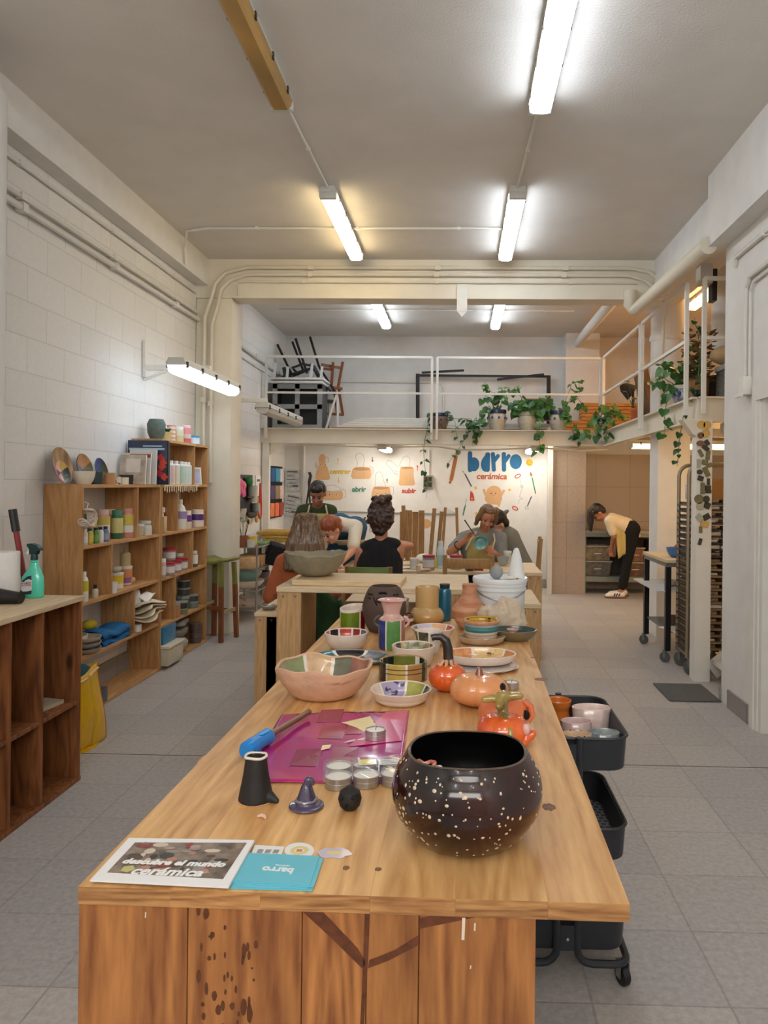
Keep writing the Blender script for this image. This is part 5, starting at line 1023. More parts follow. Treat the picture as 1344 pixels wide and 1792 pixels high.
jar('paint_bottle', 'green-lidded paint bottle behind small bottles, leftmost tall bottle on upper shelf', 'bottle', pj(157, 3, -2.5, 0, 0), .045, .19, (96, 150, 116), (90, 150, 120), [(Yl, .2, .65)], G)
jar('paint_bottle', 'pale pink paint bottle with yellow label behind black-capped droppers', 'bottle', pj(180, 3, -2.49, 0, 0), .047, .215, Pk, (222, 186, 172), [(Yl, .5, .75), (Wt, .25, .5)], G)
jar('paint_bottle', 'narrow pink-capped bottle between pale pink and green bottles', 'bottle', pj(194, 3, -2.52, 0, 0), .035, .21, (196, 160, 140), (222, 196, 180), [(Yl, .3, .75)], G)
jar('paint_bottle', 'dark green paint bottle on upper shelf with pale label', 'bottle', pj(205, 3, -2.47, 0, 0), .042, .205, (52, 110, 80), (72, 140, 108), [((206, 200, 130), .2, .72)], G)
jar('paint_bottle', 'rosy pink paint bottle with yellow label, rightmost tall bottle on upper shelf', 'bottle', pj(222, 3, -2.45, 0, 0), .05, .215, (206, 138, 124), (216, 150, 136), [(Yl, .42, .78), (Wt, .18, .42)], G)
G = 'small paint bottles at the front of the upper shelf'
for px, c, l, bd, lb in ((148, (206, 204, 198), Wt, Wt, 'small white bottle at left end of upper shelf'), (158, (196, 172, 66), (38, 96, 128), Yl, 'small ochre bottle with blue cap on upper shelf'), (168, (82, 142, 60), (30, 30, 40), (120, 160, 70), 'small green dropper bottle with black cap'), (176, (220, 220, 210), (30, 30, 40), Wt, 'small white dropper bottle with black cap'), (185, (104, 122, 170), (30, 30, 40), (150, 160, 190), 'small blue dropper bottle with black cap, at right of the small row')):
    jar('dropper_bottle', lb, 'bottle', pj(px, 3, -2.40, 0, 0), .021, .105, c, l, [(bd, .15, .55)], G, neck=.6)
G = 'small jars right of the upper shelf divider'
for px, x, r, h, c, lb in ((243, -2.44, .04, .09, (190, 180, 150), 'cream jar just right of the upper shelf divider'), (254, -2.47, .046, .105, (160, 174, 172), 'grey-green jar behind the cream jar on upper shelf'), (258, -2.39, .034, .075, (206, 202, 190), 'small pale tub in front of the grey-green jar')):
    jar('glaze_jar', lb, 'jar', pj(px, 3, x, 0, 0), r, h, c, Wt, None, G, neck=.95, lid_h=.18)
# row with yellow labels
jar('glue_bottle', 'white bottle with yellow-green label at left of second shelf', 'bottle', pj(148, 2, -2.40, 0, 0), .028, .19, (226, 224, 206), Wt, [((196, 190, 60), .35, .7)], None, neck=.5)
jar('dropper_bottle', 'tiny cream bottle with black dropper cap on second shelf', 'bottle', pj(168, 2, -2.41, 0, 0), .02, .085, (206, 196, 170), (26, 26, 26), None, None, neck=.5, lid_h=.3)
jar('paint_tub', 'large white tub with yellow label on second shelf', 'tub', pj(203, 2, -2.47, 0, 0), .055, .115, (226, 222, 206), Wt, [((226, 190, 50), .35, .85)], None, neck=.98, lid_h=.1)
jar('paint_tub', 'white tub with coral and violet label under the beige bottle', 'tub', pj(220, 2, -2.5, 0, 0), .05, .14, (226, 214, 196), Wt, [((214, 140, 96), .4, .85), ((150, 96, 150), .1, .4)], None, neck=.98, lid_h=.08)
jar('glue_bottle', 'beige bottle standing on top of the coral label tub', 'bottle', (-2.5, sx(220, -2.5), Z1[2] + .1405), .038, .13, (196, 180, 132), (196, 180, 132), None, None, neck=.35, sh=.8)
cup('white_cup', 'white printed cup at front of the second shelf by the divider', 'cup', (-2.40, sx(197, -2.40), Z1[2]), .038, .075, PM(*Wt)); blob('clay_scrap', 'peach clay scrap beside the coral label tub', 'clay', (-2.46, sx(231, -2.46), Z1[2]), (.03, .03, .03), PM(206, 160, 116), 3, 4)
blob('cloth_lump', 'grey cloth with a black cap lying on the yellow label tub', 'cloth', (-2.47, sx(203, -2.47), Z1[2] + .116), (.045, .05, .025), M('grey linen', S(186, 180, 164), .9), 4, 5)
# plates, blue towel, canvas bundle on third shelf
bowl('bowl', 'cream bowl behind grey plates on third shelf', 'bowl', (-2.5, 4.73, Z1[1] + .0), .1, .12, CRM)
for k, (dz, c, l) in enumerate(((0, (150, 144, 132), 'bottom grey plate of the stack on third shelf'), (.035, (158, 150, 138), 'middle grey plate of the stack on third shelf'), (.07, (178, 166, 148), 'top stone-coloured plate of the stack on third shelf'))):
    bowl('plate', l, 'plate', (-2.44, 4.78, Z1[1] + dz), .105, .032, PM(*c, rough=.6), .8, .006, 'grey plates on the third shelf')
bT = M('blue towel', S(24, 100, 156), .9, var=.15, sc=16, bump=.4)
for k in range(2):
    b = MB(); b.grid(lambda u, v: (-.1 + .2 * u, -.2 + .4 * v, .05 * sin(pi * u) ** .5 * (1 - .25 * v) + .012 * sin(9 * v)), 10, 14); b.poly([(-.1, -.2, 0), (.1, -.2, 0), (.1, .2, 0), (-.1, .2, 0)])
    tag(b.build('folded_towel', bT, loc=(-2.475 + .0 * k, 5.13, Z1[1] + .052 * k), solid=.004), ('lower blue folded towel on third shelf', 'upper blue folded towel on third shelf')[k], 'towel', 'blue towels on the third shelf')
blob('yellow_cloth', 'yellow cloth behind the blue towel on third shelf', 'cloth', (-2.52, 5.0, Z1[1] + .1), (.05, .07, .035), M('yellow cloth', S(200, 180, 40), .9), 3, 6)
t = thing('canvas_bundle', 'cream canvas sheets folded and bulging out from the third shelf', 'cloth', (-2.44, 5.62, Z1[1])); CNV = M('cream canvas', S(226, 214, 190), .9, var=.06, sc=10, bump=.3)
rs = random.Random(7)
for k in range(4):
    b = MB(); b.grid(lambda u, v, k=k: (-.12 + .26 * u + .02 * sin(6 * v + k), -.15 + .3 * v, .06 + .035 * k + .02 * sin(5 * u + 3 * v + k) + .03 * u), 10, 10); b.build('fold', CNV, t, solid=.012, sub=1)
jar('paint_tub', 'small white tub under the canvas bundle on third shelf', 'tub', (-2.39, 5.47, Z1[1]), .03, .05, Wt, Wt, None, None, neck=.95)
t = thing('paper_roll', 'crumpled white paper roll standing above the canvas bundle', 'paper', (-2.46, 5.55, Z1[1] + .17)); MB().lathe([(0, 0), (.05, 0), (.055, .07), (.045, .13), (.02, .15), (0, .15)], 14, wf=lambda a, i, r, z: (r * (1 + .15 * sin(6 * pi * a + i)), z)).build('roll', PAPERW, t); b = MB(); b.grid(lambda u, v: (.0 + .12 * u, -.02 + .14 * v, .06 + .05 * u * v + .02 * sin(5 * u)), 5, 5); b.build('sheet', PAPERW, t, solid=.003)
# bottom, dark box
tag(MB().box(-.07, .09, -.07, .07, 0, .1, .006).build('dark_box', PM(64, 74, 84), loc=(-2.44, 4.86, Z1[0])), 'dark slate box on floor board behind the yellow bag', 'box')
# ---- taller unit
G = 'white bottles with pastel labels on the middle top shelf'
for k, (px, c, l) in enumerate(((291, (176, 190, 216), 'white bottle with blue label, leftmost of six pastel bottles'), (298, (222, 190, 176), 'white bottle with peach label, second of six pastel bottles'), (307, (218, 210, 190), 'white bottle with cream label, third of six pastel bottles'), (316, (176, 204, 184), 'white bottle with green label, fourth of six pastel bottles'), (322, (196, 208, 204), 'white bottle with grey-green label, fifth of six pastel bottles'), (328, (198, 214, 208), 'white bottle with mint label, rightmost of six pastel bottles'))):
    jar('pastel_bottle', l, 'bottle', (-2.42, sx(px, -2.42), Z2[4]), .033, .20, Wt, Wt, [(c, .05, .78)], G, neck=.55, lid_h=.12, sh=.94)
t = thing('photo_frame', 'small framed photo leaning in right bay above the fringe', 'picture', (-2.41, sx(341, -2.41), Z2[4])); b = MB(); b.box(-.01, .0, -.07, .07, 0, .16, .002); b.build('frame', PM(220, 206, 190), t); MB().box(0, .002, -.055, .055, .015, .145).build('picture', M('pale violet print', S(176, 180, 206), .5, sc=10, var=.3), t, ang=0); t.rotation_euler = (0, -.15, -.7)
tag(MB().lathe([(0, 0), (.04, 0), (.04, .02), (0, .02)], 16).build('wooden_disc', PM(190, 140, 84), loc=(-2.55, sx(352, -2.5) + .05, Z2[4])), 'wooden disc beside the small framed photo', 'disc')
# on top of taller unit
tag(MB().lathe([(0, 0), (.045, 0), (.07, .06), (.074, .13), (.055, .17), (.05, .17), (.04, .16), (0, .12)], 24).build('stone_vase', M('grey green stoneware', S(84, 96, 88), .7, sc=30, var=.2), loc=(-2.5, sx(272, -2.5), Z2[5])), 'grey-green stoneware vase on top of the taller shelf', 'vase')
t = thing('small_planter', 'tiny cream planter with green sprig on taller shelf top', 'plant pot', (-2.44, sx(289, -2.44), Z2[5])); MB().lathe([(0, 0), (.03, 0), (.05, .07), (.045, .07), (.028, .01), (0, .01)], 16).build('pot', PM(206, 186, 130), t); f = MB()
for k in range(7): leaf(f, Vector((0, 0, .06)), Vector((cos(k), sin(k), .9)), Vector((0, 0, 1)), .06)
f.build('foliage', LEAFD, t, fix=False)
for k in range(4): jar('pill_tub', ('bottom striped tub of the small stack on taller shelf', 'second striped tub of the stack on taller shelf', 'third striped tub of the stack on taller shelf', 'top striped tub of the stack on taller shelf')[k], 'tub', (-2.45, sx(298, -2.45), Z2[5] + .034 * k), .035, .0335, (226, 206, 186), (214, 150, 120), None, 'striped tubs on the taller shelf', neck=1, lid_h=.3)
jar('glass_jar', 'clear jar half full of cream powder on taller shelf top', 'jar', (-2.42, sx(311, -2.42), Z2[5]), .042, .13, (214, 206, 176), (236, 236, 230), [((206, 190, 140), .02, .4)], None, neck=.9)
jar('paint_tub', 'white jar with pink label and red base on taller shelf top', 'jar', (-2.41, sx(324, -2.41), Z2[5]), .043, .155, (226, 200, 196), (236, 206, 204), [((226, 140, 140), .5, .85), ((200, 96, 96), .0, .25)], None, neck=.92)
jar('paint_tub', 'low white tub with bright blue lid on taller shelf top', 'tub', (-2.41, sx(338, -2.41), Z2[5]), .05, .075, (216, 232, 240), (60, 160, 200), None, None, neck=1.0, lid_h=.2)
# row 3 purple labels
jar('squeeze_bottle', 'large white detergent bottle on upper shelf of taller unit', 'bottle', (-2.45, sx(315, -2.45), Z2[3]), .058, .26, (226, 224, 214), Wt, [((150, 130, 170), .35, .6)], None, neck=.35, sh=.6)
jar('paint_jar', 'narrow purple label jar beside the detergent bottle', 'jar', (-2.4, sx(329, -2.4), Z2[3]), .033, .16, (226, 206, 180), (230, 214, 190), [((104, 56, 130), .4, .75)], None, neck=.8)
jar('paint_jar', 'wide purple label jar at right end of that shelf', 'jar', (-2.42, sx(345, -2.42), Z2[3]), .06, .16, (222, 204, 190), (226, 210, 190), [((78, 40, 110), .4, .75)], None, neck=.9)
t = thing('spray_bottle', 'white nozzled spray bottle with red trigger beside divider on taller unit', 'bottle', (-2.42, sx(284, -2.42), Z2[3])); MB().box(-.025, .03, -.03, .03, 0, .13, .008).build('body', PM(206, 180, 130), t); MB().lathe([(.012, .13), (.012, .16), (.022, .165), (.022, .2), (0, .21)], 12).build('nozzle', PM(*Wt), t); MB().box(.0, .02, .02, .04, .13, .2, .004).build('trigger', PM(150, 40, 36), t)
# row 2 red lids
RLB, RLD = (150, 132, 128), (176, 32, 52)
for l, px, x, dz in (('red-lidded glaze jar stacked on top of the others', 297, -2.45, .108), ('red-lidded glaze jar at left of bottom row with white label', 296, -2.41, 0), ('red-lidded glaze jar in middle of bottom row', 308, -2.42, 0), ('red-lidded glaze jar at right of bottom row', 319, -2.43, 0), ('red-lidded glaze jar half hidden behind the bottom row', 302, -2.53, 0)):
    jar('glaze_jar', l, 'jar', (x, sx(px, x), Z2[2] + dz), .05, .107, RLB, RLD, [((222, 212, 208), .2, .68)], 'red-lidded glaze jars on the taller unit', neck=1.0, lid_h=.18, sh=.97)
jar('glaze_jar', 'white-lidded jar with spotted label left of red-lidded jars', 'jar', (-2.41, sx(282, -2.41), Z2[2]), .043, .15, (190, 170, 160), Wt, [((214, 200, 190), .15, .6)], None, neck=.9)
jar('glaze_jar', 'grey jar with white lid behind the right red-lidded jar', 'jar', (-2.49, sx(313, -2.49), Z2[2]), .045, .14, (150, 150, 150), (214, 210, 200), None, None, neck=.95)
jar('glaze_bottle', 'white-labelled bottle in right bay of the red-lid shelf', 'bottle', (-2.42, sx(340, -2.42), Z2[2]), .036, .145, (96, 96, 84), Wt, [((230, 226, 218), .2, .78)], None, neck=.8)
# row 1 glass jars
for k, (px, x, dz, r, h, c, l) in enumerate(((308, -2.41, 0, .045, .13, (176, 120, 84), 'terracotta stack jar at left of dark glass jars'), (320, -2.41, 0, .05, .05, (126, 120, 74), 'olive low jar in front row of dark glass jars'), (320, -2.41, .0505, .05, .06, (52, 56, 54), 'black glass jar stacked on the olive low jar'), (322, -2.5, .0, .06, .12, (96, 104, 100), 'clear grey glass jar behind the olive jar'), (323, -2.5, .121, .055, .07, (70, 74, 70), 'grey glass jar stacked third on the back pile'), (323, -2.5, .192, .055, .07, (44, 52, 48), 'dark glass jar on top of the back pile'), (338, -2.44, 0, .055, .06, (110, 120, 110), 'green-grey glass jar at right of the jar shelf'), (338, -2.44, .061, .055, .06, (66, 68, 62), 'dark glass jar on the green-grey jar at right'))):
    jar('glass_jar', l, 'jar', (x, sx(px, x), Z2[1] + dz), r, h, c, (150, 156, 150), None, 'glass jars on the lower shelf', neck=.96, lid_h=.2, sh=.97)
# bottom bins
t = thing('storage_box', 'white lidded storage box at bottom of the taller unit', 'box', (-2.43, 5.97, Z2[0])); MB().box(-.12, .12, -.1, .22, 0, .14, .01).build('tub', PM(196, 186, 162), t); MB().box(-.13, .13, -.11, .23, .14, .165, .006).build('lid', PM(216, 206, 186), t)
tag(MB().box(-.11, .1, -.1, .16, 0, .14, .006).build('blue_box', M('translucent blue plastic', S(26, 116, 160), .35, var=.2, sc=10, coat=.3), loc=(-2.46, 5.99, Z2[0] + .1655)), 'translucent blue box standing on the white storage box', 'box')
for k, (y, z, r, c, l) in enumerate(((6.36, .0, (.11, .17, .07), (160, 148, 128), 'lowest pale clay bag at bottom of the taller unit'), (6.38, .12, (.10, .16, .055), (110, 102, 92), 'middle grey clay bag of the bottom pile'), (6.40, .21, (.10, .15, .04), (92, 84, 76), 'top dark clay bag of the bottom pile'))):
    blob('clay_bag', l, 'bag', (-2.46, y, Z2[0] + z), r, M('clay bag grey %d' % k, S(*c), .5, var=.25, sc=8, coat=.3), 5, 20 + k, .5, 'clay bags at the bottom of the taller unit')
for k in range(4):
    tag(MB().lathe([(0, 0), (.05, 0), (.05, .035), (.062, .037), (.062, .045), (0, .045)], 18).build('paint_tin', PM(90 + 20 * (k % 2), 84, 76), loc=(-2.42, 6.78, Z2[0] + .046 * k)), ('bottom tin of the small tower beside clay bags', 'second tin of the small tower beside clay bags', 'third tin of the small tower beside clay bags', 'top tin of the small tower beside clay bags')[k], 'tin', 'tins in the small tower')
# ---- things on top of the lower unit
def lean_plate(label, px, r, mats, tilt=.22, x=-2.575, sy_=1.0):
    t = thing('leaning_plate', label, 'plate', (x + r * sin(tilt) * .5, sx(px, x), Z1[4])); b = MB(); b.T = TR((0, 0, r * cos(tilt) * 1.0), (0, pi / 2 - tilt, 0))
    b.lathe([(0, -.008), (r * .7, -.006), (r, .012), (r * .985, .016), (r * .7, .002), (0, .0)], 40, mf=lambda a, i: mats[int(a * len(mats)) % len(mats)] if i >= 3 else mats[-1]); b.build('plate', None, t); return t
GL = lambda *c: M('glaze %d %d %d' % c, S(*c), .45, coat=.2, var=.14, sc=26)
lean_plate('large brown marbled plate leaning on wall at left end of shelf top', 102, .12, [M('marbled brown', S(190, 156, 108), .5, coat=.1, sc=5, c2=S(120, 88, 56), st=(1, 4, 1))])
lean_plate('small plate of dark green, blue and pink wedges in front of marbled plate', 103, .075, [GL(40, 62, 56), GL(34, 52, 50), GL(206, 170, 90), GL(224, 180, 170), GL(44, 84, 130), GL(226, 150, 140)], .3, -2.5)
lean_plate('olive and tan plate leaning on wall, second from left on shelf top', 142, .105, [GL(110, 108, 76), GL(96, 92, 62), GL(176, 124, 76), GL(190, 134, 86), GL(104, 116, 130), GL(96, 50, 36)])
lean_plate('white-rimmed plate with blue and green wedges leaning right of the olive plate', 171, .095, [GL(90, 104, 60), GL(40, 56, 44), GL(30, 60, 120), GL(26, 54, 112), GL(206, 206, 200)])
bowl('bowl', 'cream angular bowl in front of the olive plate', 'bowl', (-2.44, sx(146, -2.44), Z1[4]), .07, .085, CRM, .6)
bowl('bowl', 'dark teal cup right of the cream angular bowl', 'bowl', (-2.45, sx(167, -2.45), Z1[4]), .05, .085, M('dark teal glaze', S(36, 66, 72), .3, coat=.6, var=.3), .8)
cup('clay_cup', 'terracotta coloured cup beside dark teal cup', 'cup', (-2.44, sx(189, -2.44), Z1[4]), .045, .08, M('tan clay glaze', S(186, 136, 90), .5, coat=.2), .95)
cup('spotted_cup', 'small white cup with black spots on shelf top', 'cup', (-2.42, sx(204, -2.42), Z1[4]), .026, .055, M('spotted cream', S(222, 208, 186), .4, sc=60, c2=S(60, 46, 40), thr=(.58, .62)), .95)
cup('small_cup', 'small square cream cup nearest the leaning magazines', 'cup', (-2.41, sx(216, -2.41), Z1[4]), .033, .05, CRM, 1)
t = thing('navy_book', 'large navy blue book with red flowers standing behind magazines', 'book', (-2.43, 5.74, Z1[4])); MB().box(-.17, .14, -.0, .035, 0, .345, .002).build('cover', M('navy cover', S(18, 34, 66), .4, coat=.4, var=.3), t)
b = MB()
for k, (x, z, c) in enumerate(((.09, .21, 1), (.10, .14, 0), (.08, .09, 1), (.12, .06, 0), (.11, .17, 0))):
    b.m(PM(190, 44, 52) if c else PM(214, 70, 50)); b.T = TR((x, -.0, z), (pi / 2, 0, 0)); b.lathe([(0, .0), (.028, 0), (.0, .001)], 9, wf=lambda a, i, r, z_: (r * (1 + .3 * cos(4 * pi * a * 2)), z_))
b.build('flower_print', None, t)
b = MB(); b.box(-.16, .12, -.002, 0, .27, .285); b.box(-.05, .1, -.002, 0, .295, .305); b.build('title_print', PM(170, 190, 206), t, ang=0)
MB().box(.1405, .15, .0, .035, 0, .34).build('spine', BLACK, t, ang=0)
for k, (dy, w0, w1, h, c, l, tilt) in enumerate(((-.035, -.13, .08, .27, (206, 204, 196), 'white magazine leaning on the navy book', -.05), (-.075, -.17, .05, .24, (150, 60, 56), 'magazine with red strip leaning in the pile', -.08), (-.115, -.17, .03, .225, (176, 162, 146), 'brown-grey magazine in front of leaning pile', -.1))):
    t = thing('magazine', l, 'magazine', (-2.43, 5.72 + dy, Z1[4] + .001), 0, 'magazines leaning on the navy book'); MB().box(w0, w1, -.012, 0, 0, h).build('cover', M('magazine %d' % k, S(206, 198, 188) if k else S(*c), .5, var=.06), t, ang=0); MB().box(w1, w1 + .002, -.011, 0, 0, h - .004).build('pages', PAPERW, t, ang=0)
    if k == 1: MB().box(w0 + .06, w1, -.014, -.012, h - .035, h - .008).build('red_strip', PM(*c), t, ang=0)
    if k == 2: MB().box(w0, w1, -.0125, -.012, 0, h).build('picture', M('magazine photo', S(150, 134, 118), .5, sc=9, c2=S(206, 196, 182)), t, ang=0); MB().box(w0 + .05, w1 - .04, -.0145, -.0125, .09, h - .03).build('text_panel', PM(214, 208, 196), t, ang=0); MB().box(w0, w1 - .09, -.0145, -.0125, 0, .07).build('dark_panel', PM(38, 36, 36), t, ang=0)
    t.rotation_euler = (tilt, 0, 0)
# ring garland hanging on the front corner
t = thing('clay_ring_garland', 'string of pale clay rings hanging on corner of the lower shelf unit', 'decoration', (-2.34, 4.60, 1.27))
for k in range(16):
    a = -2.6 + k * .27; b = MB(); R_ = .05; b.T = TR((.0 + .01 * (k % 2), cos(a) * R_ * 1.2, sin(a) * R_), (0, 0, 0)) @ Matrix.Rotation(a, 4, 'X') ; b.tube([(.026 * cos(q * pi / 7), .026 * .35 * 0, .026 * sin(q * pi / 7)) for q in range(14)], .0055, 6, closed=True); b.build('ring', M('pale pink clay', S(214, 196, 182), .7), t)
b = MB(); b.tube([(0, 0, .06), (-.0, .02, .09), (-.03, .03, .1)], .002, 5); b.build('string', PAPERW, t)
# ================================================================ on the low cabinet, floor left
AQ = M('aqua liquid plastic', S(84, 206, 176), .25, var=.05, coat=.6); DG = M('dark green trigger', S(16, 52, 52), .4)
t = thing('spray_bottle', 'aqua green spray cleaner bottle with dark trigger on the low cabinet', 'bottle', (*az(50, 1046, .925).xy, .9255)); t.location.x = -2.09; t.location.y = 3.60; t.rotation_euler = (0, 0, -.15)
b = MB(); b.lathe([(0, 0), (.042, 0), (.05, .008), (.052, .06), (.05, .10), (.036, .135), (.02, .16), (.018, .172), (.022, .175), (.022, .182), (.016, .185), (0, .185)], 28, sy=.6, wf=lambda a, i, r, z: (r * (1.0 if i in (0, 10, 11) else 1 + (.25 * max(0, -cos(2 * pi * a)) if .03 < z < .13 else 0)), z)); b.build('body', AQ, t)
MB().lathe([(.017, .186), (.017, .2), (.015, .215)], 16).build('collar', DG, t)
b = MB(); b.prism([(-.02, .212), (.017, .212), (.022, .23), (.038, .232), (.038, .24), (.02, .258), (-.01, .266), (-.032, .264), (-.034, .255), (-.022, .24)], -.013, .013, TR((0, 0, 0), (pi / 2, 0, 0))); b.build('trigger_head', DG, t, ang=50)
b = MB(); b.bar((-.026, 0, .24), (-.036, 0, .212), .007, .012); b.build('trigger', PAPERW, t)
# front label follows the flattened side facing the viewer
lb = MB(); PWF = Matrix(((1, 0, 0, 0), (0, 0, -1, -.0315), (0, 1, 0, 0), (0, 0, 0, 1)))
lb.m(PM(218, 214, 216)); lb.prism([(-.05, .025), (.012, .025), (.014, .09), (.01, .108), (-.01, .104), (-.035, .085), (-.048, .065)], 0, .002, PWF)
lb.m(DG); lb.prism([(-.05, .015), (.012, .022), (.014, .04), (-.01, .034), (-.035, .032), (-.05, .04)], .002, .003, PWF); lb.prism([(.014, .09), (.01, .112), (-.012, .106), (-.036, .086), (-.047, .068), (-.02, .088), (-.002, .094)], .002, .003, PWF); lb.prism([(-.043, .068), (.01, .068), (.01, .081), (-.043, .081)], .002, .003, PWF); lb.m(PM(206, 60, 60)); lb.prism([(-.044, .059), (.012, .061), (.012, .064), (-.044, .062)], .002, .003, PWF); lb.build('label', None, t, ang=0)
text('SANYTOL', 'label_lettering', PAPERW, .013, t, Matrix.Translation((-.0165, -.0352, .0745)) @ Euler((pi / 2, 0, 0)).to_matrix().to_4x4(), .0003, 0, .0003)
t = thing('paper_towel_roll', 'white paper towel roll standing on low cabinet at left edge', 'paper roll', (-2.192, 3.53, .9255)); MB().lathe([(.02, 0), (.062, 0), (.064, .004), (.064, .226), (.062, .23), (.02, .23), (.02, 0)], 32).build('roll', M('paper towel', S(226, 222, 218), .95, var=.03, sc=60, bump=.3), t); MB().lathe([(.019, .002), (.019, .228)], 16).build('core', PM(170, 140, 104), t)
t = thing('red_handled_tool', 'long tool with black grip and dark red shaft behind the paper roll', 'tool', (-2.2, 3.645, .9255)); b = MB(); b.tube([(.04, .01, 0.014), (-.01, .0, .32)], .014, 10); b.build('shaft', M('dark red paint', S(132, 24, 28), .4, coat=.3), t); b = MB(); b.tube([(-.01, 0, .32), (-.03, 0, .43)], .02, 10); b.build('grip', BLACK, t)
b = MB(); b.tube([(-.12, 0, .035), (0, 0, .032), (.06, .005, .028), (.10, .0, .028)], [.045, .038, .03, .027], 14); tag(b.build('black_tool', BLACK, loc=(-2.135, 3.40, .9265)), 'black tool handle lying on front of the low cabinet', 'tool')
t = thing('clay_slab', 'grey-beige slab with crumpled bag on right shelf of the low cabinet', 'slab', (-2.07, 3.53, .4055)); b = MB(); b.prism([(-.16, -.13), (.10, -.12), (.13, .08), (-.1, .13)], 0, .018); b.build('slab', M('dusty board', S(176, 160, 138), .9, var=.1), t, ang=0)
b = MB(); b.ell((-.06, -.05, .045), (.09, .08, .035), 12, 8); b.ell((-.1, .0, .05), (.06, .06, .04), 12, 8); remesh(b, 'plastic_wrap', M('crumpled plastic', S(186, 184, 182), .3, coat=.4, var=.1, sc=20), t, .01, 2, world=False)
# yellow woven bag on floor
t = thing('shopping_bag', 'yellow woven shopping bag standing on floor beside the low cabinet', 'bag', (-2.155, 4.14, 0)); YB = M('yellow woven plastic', S(226, 176, 12), .35, var=.1, sc=50, st=(1, 1, .3), coat=.2)
def bagp(u, v):
    a = 2 * pi * u; z = .43 * v; w = .088 + .012 * sin(5 * v) - .01 * v; d = .19 - .02 * v; k = 4
    c, s_ = cos(a), sin(a); r = (abs(c) ** k + abs(s_) ** k) ** (-1 / k)
    return (w * c * r + .012 * sin(7 * z + 3 * a) + .015 * (1 - v) * s_, d * s_ * r, z + .012 * sin(2 * a) * v)
b = MB(); b.grid(bagp, 40, 16); b.prism([(.11 * cos(k * pi / 8), .17 * sin(k * pi / 8)) for k in range(16)], 0, .006); b.build('bag', YB, t, solid=.004, ang=60)
b = MB(); b.m(M('orange seam', S(190, 116, 20), .6)); b.tube([bagp(.875, v / 12) for v in range(13)], .006, 6); b.build('seam', None, t); b = MB().m(M('orange seam', S(190, 116, 20), .6)); b.tube([bagp(.125, v / 12) for v in range(13)], .006, 6); b.build('seam', None, t)
b = MB(); b.tube([bagp(k / 24, .93) for k in range(24)], .012, 4, closed=True); b.build('hem', PM(226, 180, 110), t)
b = MB(); b.ell((0, -.02, .41), (.07, .14, .055), 14, 8); b.build('contents', M('dark teal fabric', S(20, 74, 84), .9), t)
cup('white_lid', 'small white cap on the right front edge of the cabinet', 'cap', (-1.90, 3.66, .26), .012, .02, PM(*Wt)) if 0 else None
# ================================================================ pottery on the work table
def at(px, py, rb=0, h=HT):
    """centre of a round base whose nearest point shows at (px,py)"""
    p = az(px, py, h); d = Vector((p.x, p.y, 0)); d.normalize(); return Vector((p.x, p.y, h + .0005)) + d * rb
def g(*c, v=.14, sc=30, rough=.22, coat=.6, c2=None, thr=None, bump=0): return M('glz%s%s%s' % (c, sc, c2), S(*c), rough, var=v, sc=sc, coat=coat, c2=c2, thr=thr, bump=bump)
CHALK = M('chalky glaze', S(226, 208, 192), .45, var=.06, sc=24, coat=.25, bump=.1)
PINKC = M('pink raw clay', S(214, 170, 140), .7, var=.12, sc=12, bump=.35, bsc=50)
def vessel(name, label, cat, loc, prof, th=.006, seg=64, of=None, inf=None, mat=CHALK, wf=None, sy=1, sx_=1, rz=0, base=True, group=None):
    """thrown pot: prof outer (r,z) bottom to top; of / inf give the material from (angle 0..1, height 0..1)"""
    h = prof[-1][1]; n = len(prof); inner = [(max(r - th, .001), max(z, th)) for r, z in prof[::-1]]
    inner[0] = (prof[-1][0] - th, h - th * .3); full = [(0, 0)] + prof + [(prof[-1][0] - th * .5, h + th * .25)] + inner + [(0, th)]
    zs = [z for r, z in full]
    def mf(a, i):
        if n + 1 > i >= 1 and of: 
            q = of(a, (zs[i] + zs[i + 1]) / 2 / h)
            if q: return q
        if i >= n + 2 and inf:
            q = inf(a, (zs[i] + zs[i + 1]) / 2 / h)
            if q: return q
        return mat
    b = MB(); b.lathe(full, seg, mf=mf, wf=wf, sx=sx_, sy=sy); o = b.build(name, mat if not (of or inf) else None, loc=loc, rz=rz, ang=55); return tag(o, label, cat, group)
def curve(pts, n=14):
    """smooth profile through pts (Catmull-Rom)"""
    o = []; P_ = [pts[0]] + list(pts) + [pts[-1]]; m = max(1, n // (len(pts) - 1))
    for k in range(len(pts) - 1):
        p0, p1, p2, p3 = P_[k:k + 4]
        for j in range(m):
            t = j / m; o.append(tuple(.5 * (2 * b_ + (c - a) * t + (2 * a - 5 * b_ + 4 * c - d) * t * t + (3 * b_ - a - 3 * c + d) * t ** 3) for a, b_, c, d in zip(p0, p1, p2, p3)))
    return o + [pts[-1]]
def segs(spec, line=None, lw=.012):
    """angular patches [(end fraction, material)], thin glaze lines between"""
    def f(a, z):
        p = 0
        for e, m in spec:
            if a < e:
                if line is not None and (e - a < lw or a - p < lw * .0): return line
                return m
            p = e
    return f
WL = M('white slip line', S(232, 220, 204), .4, coat=.3)
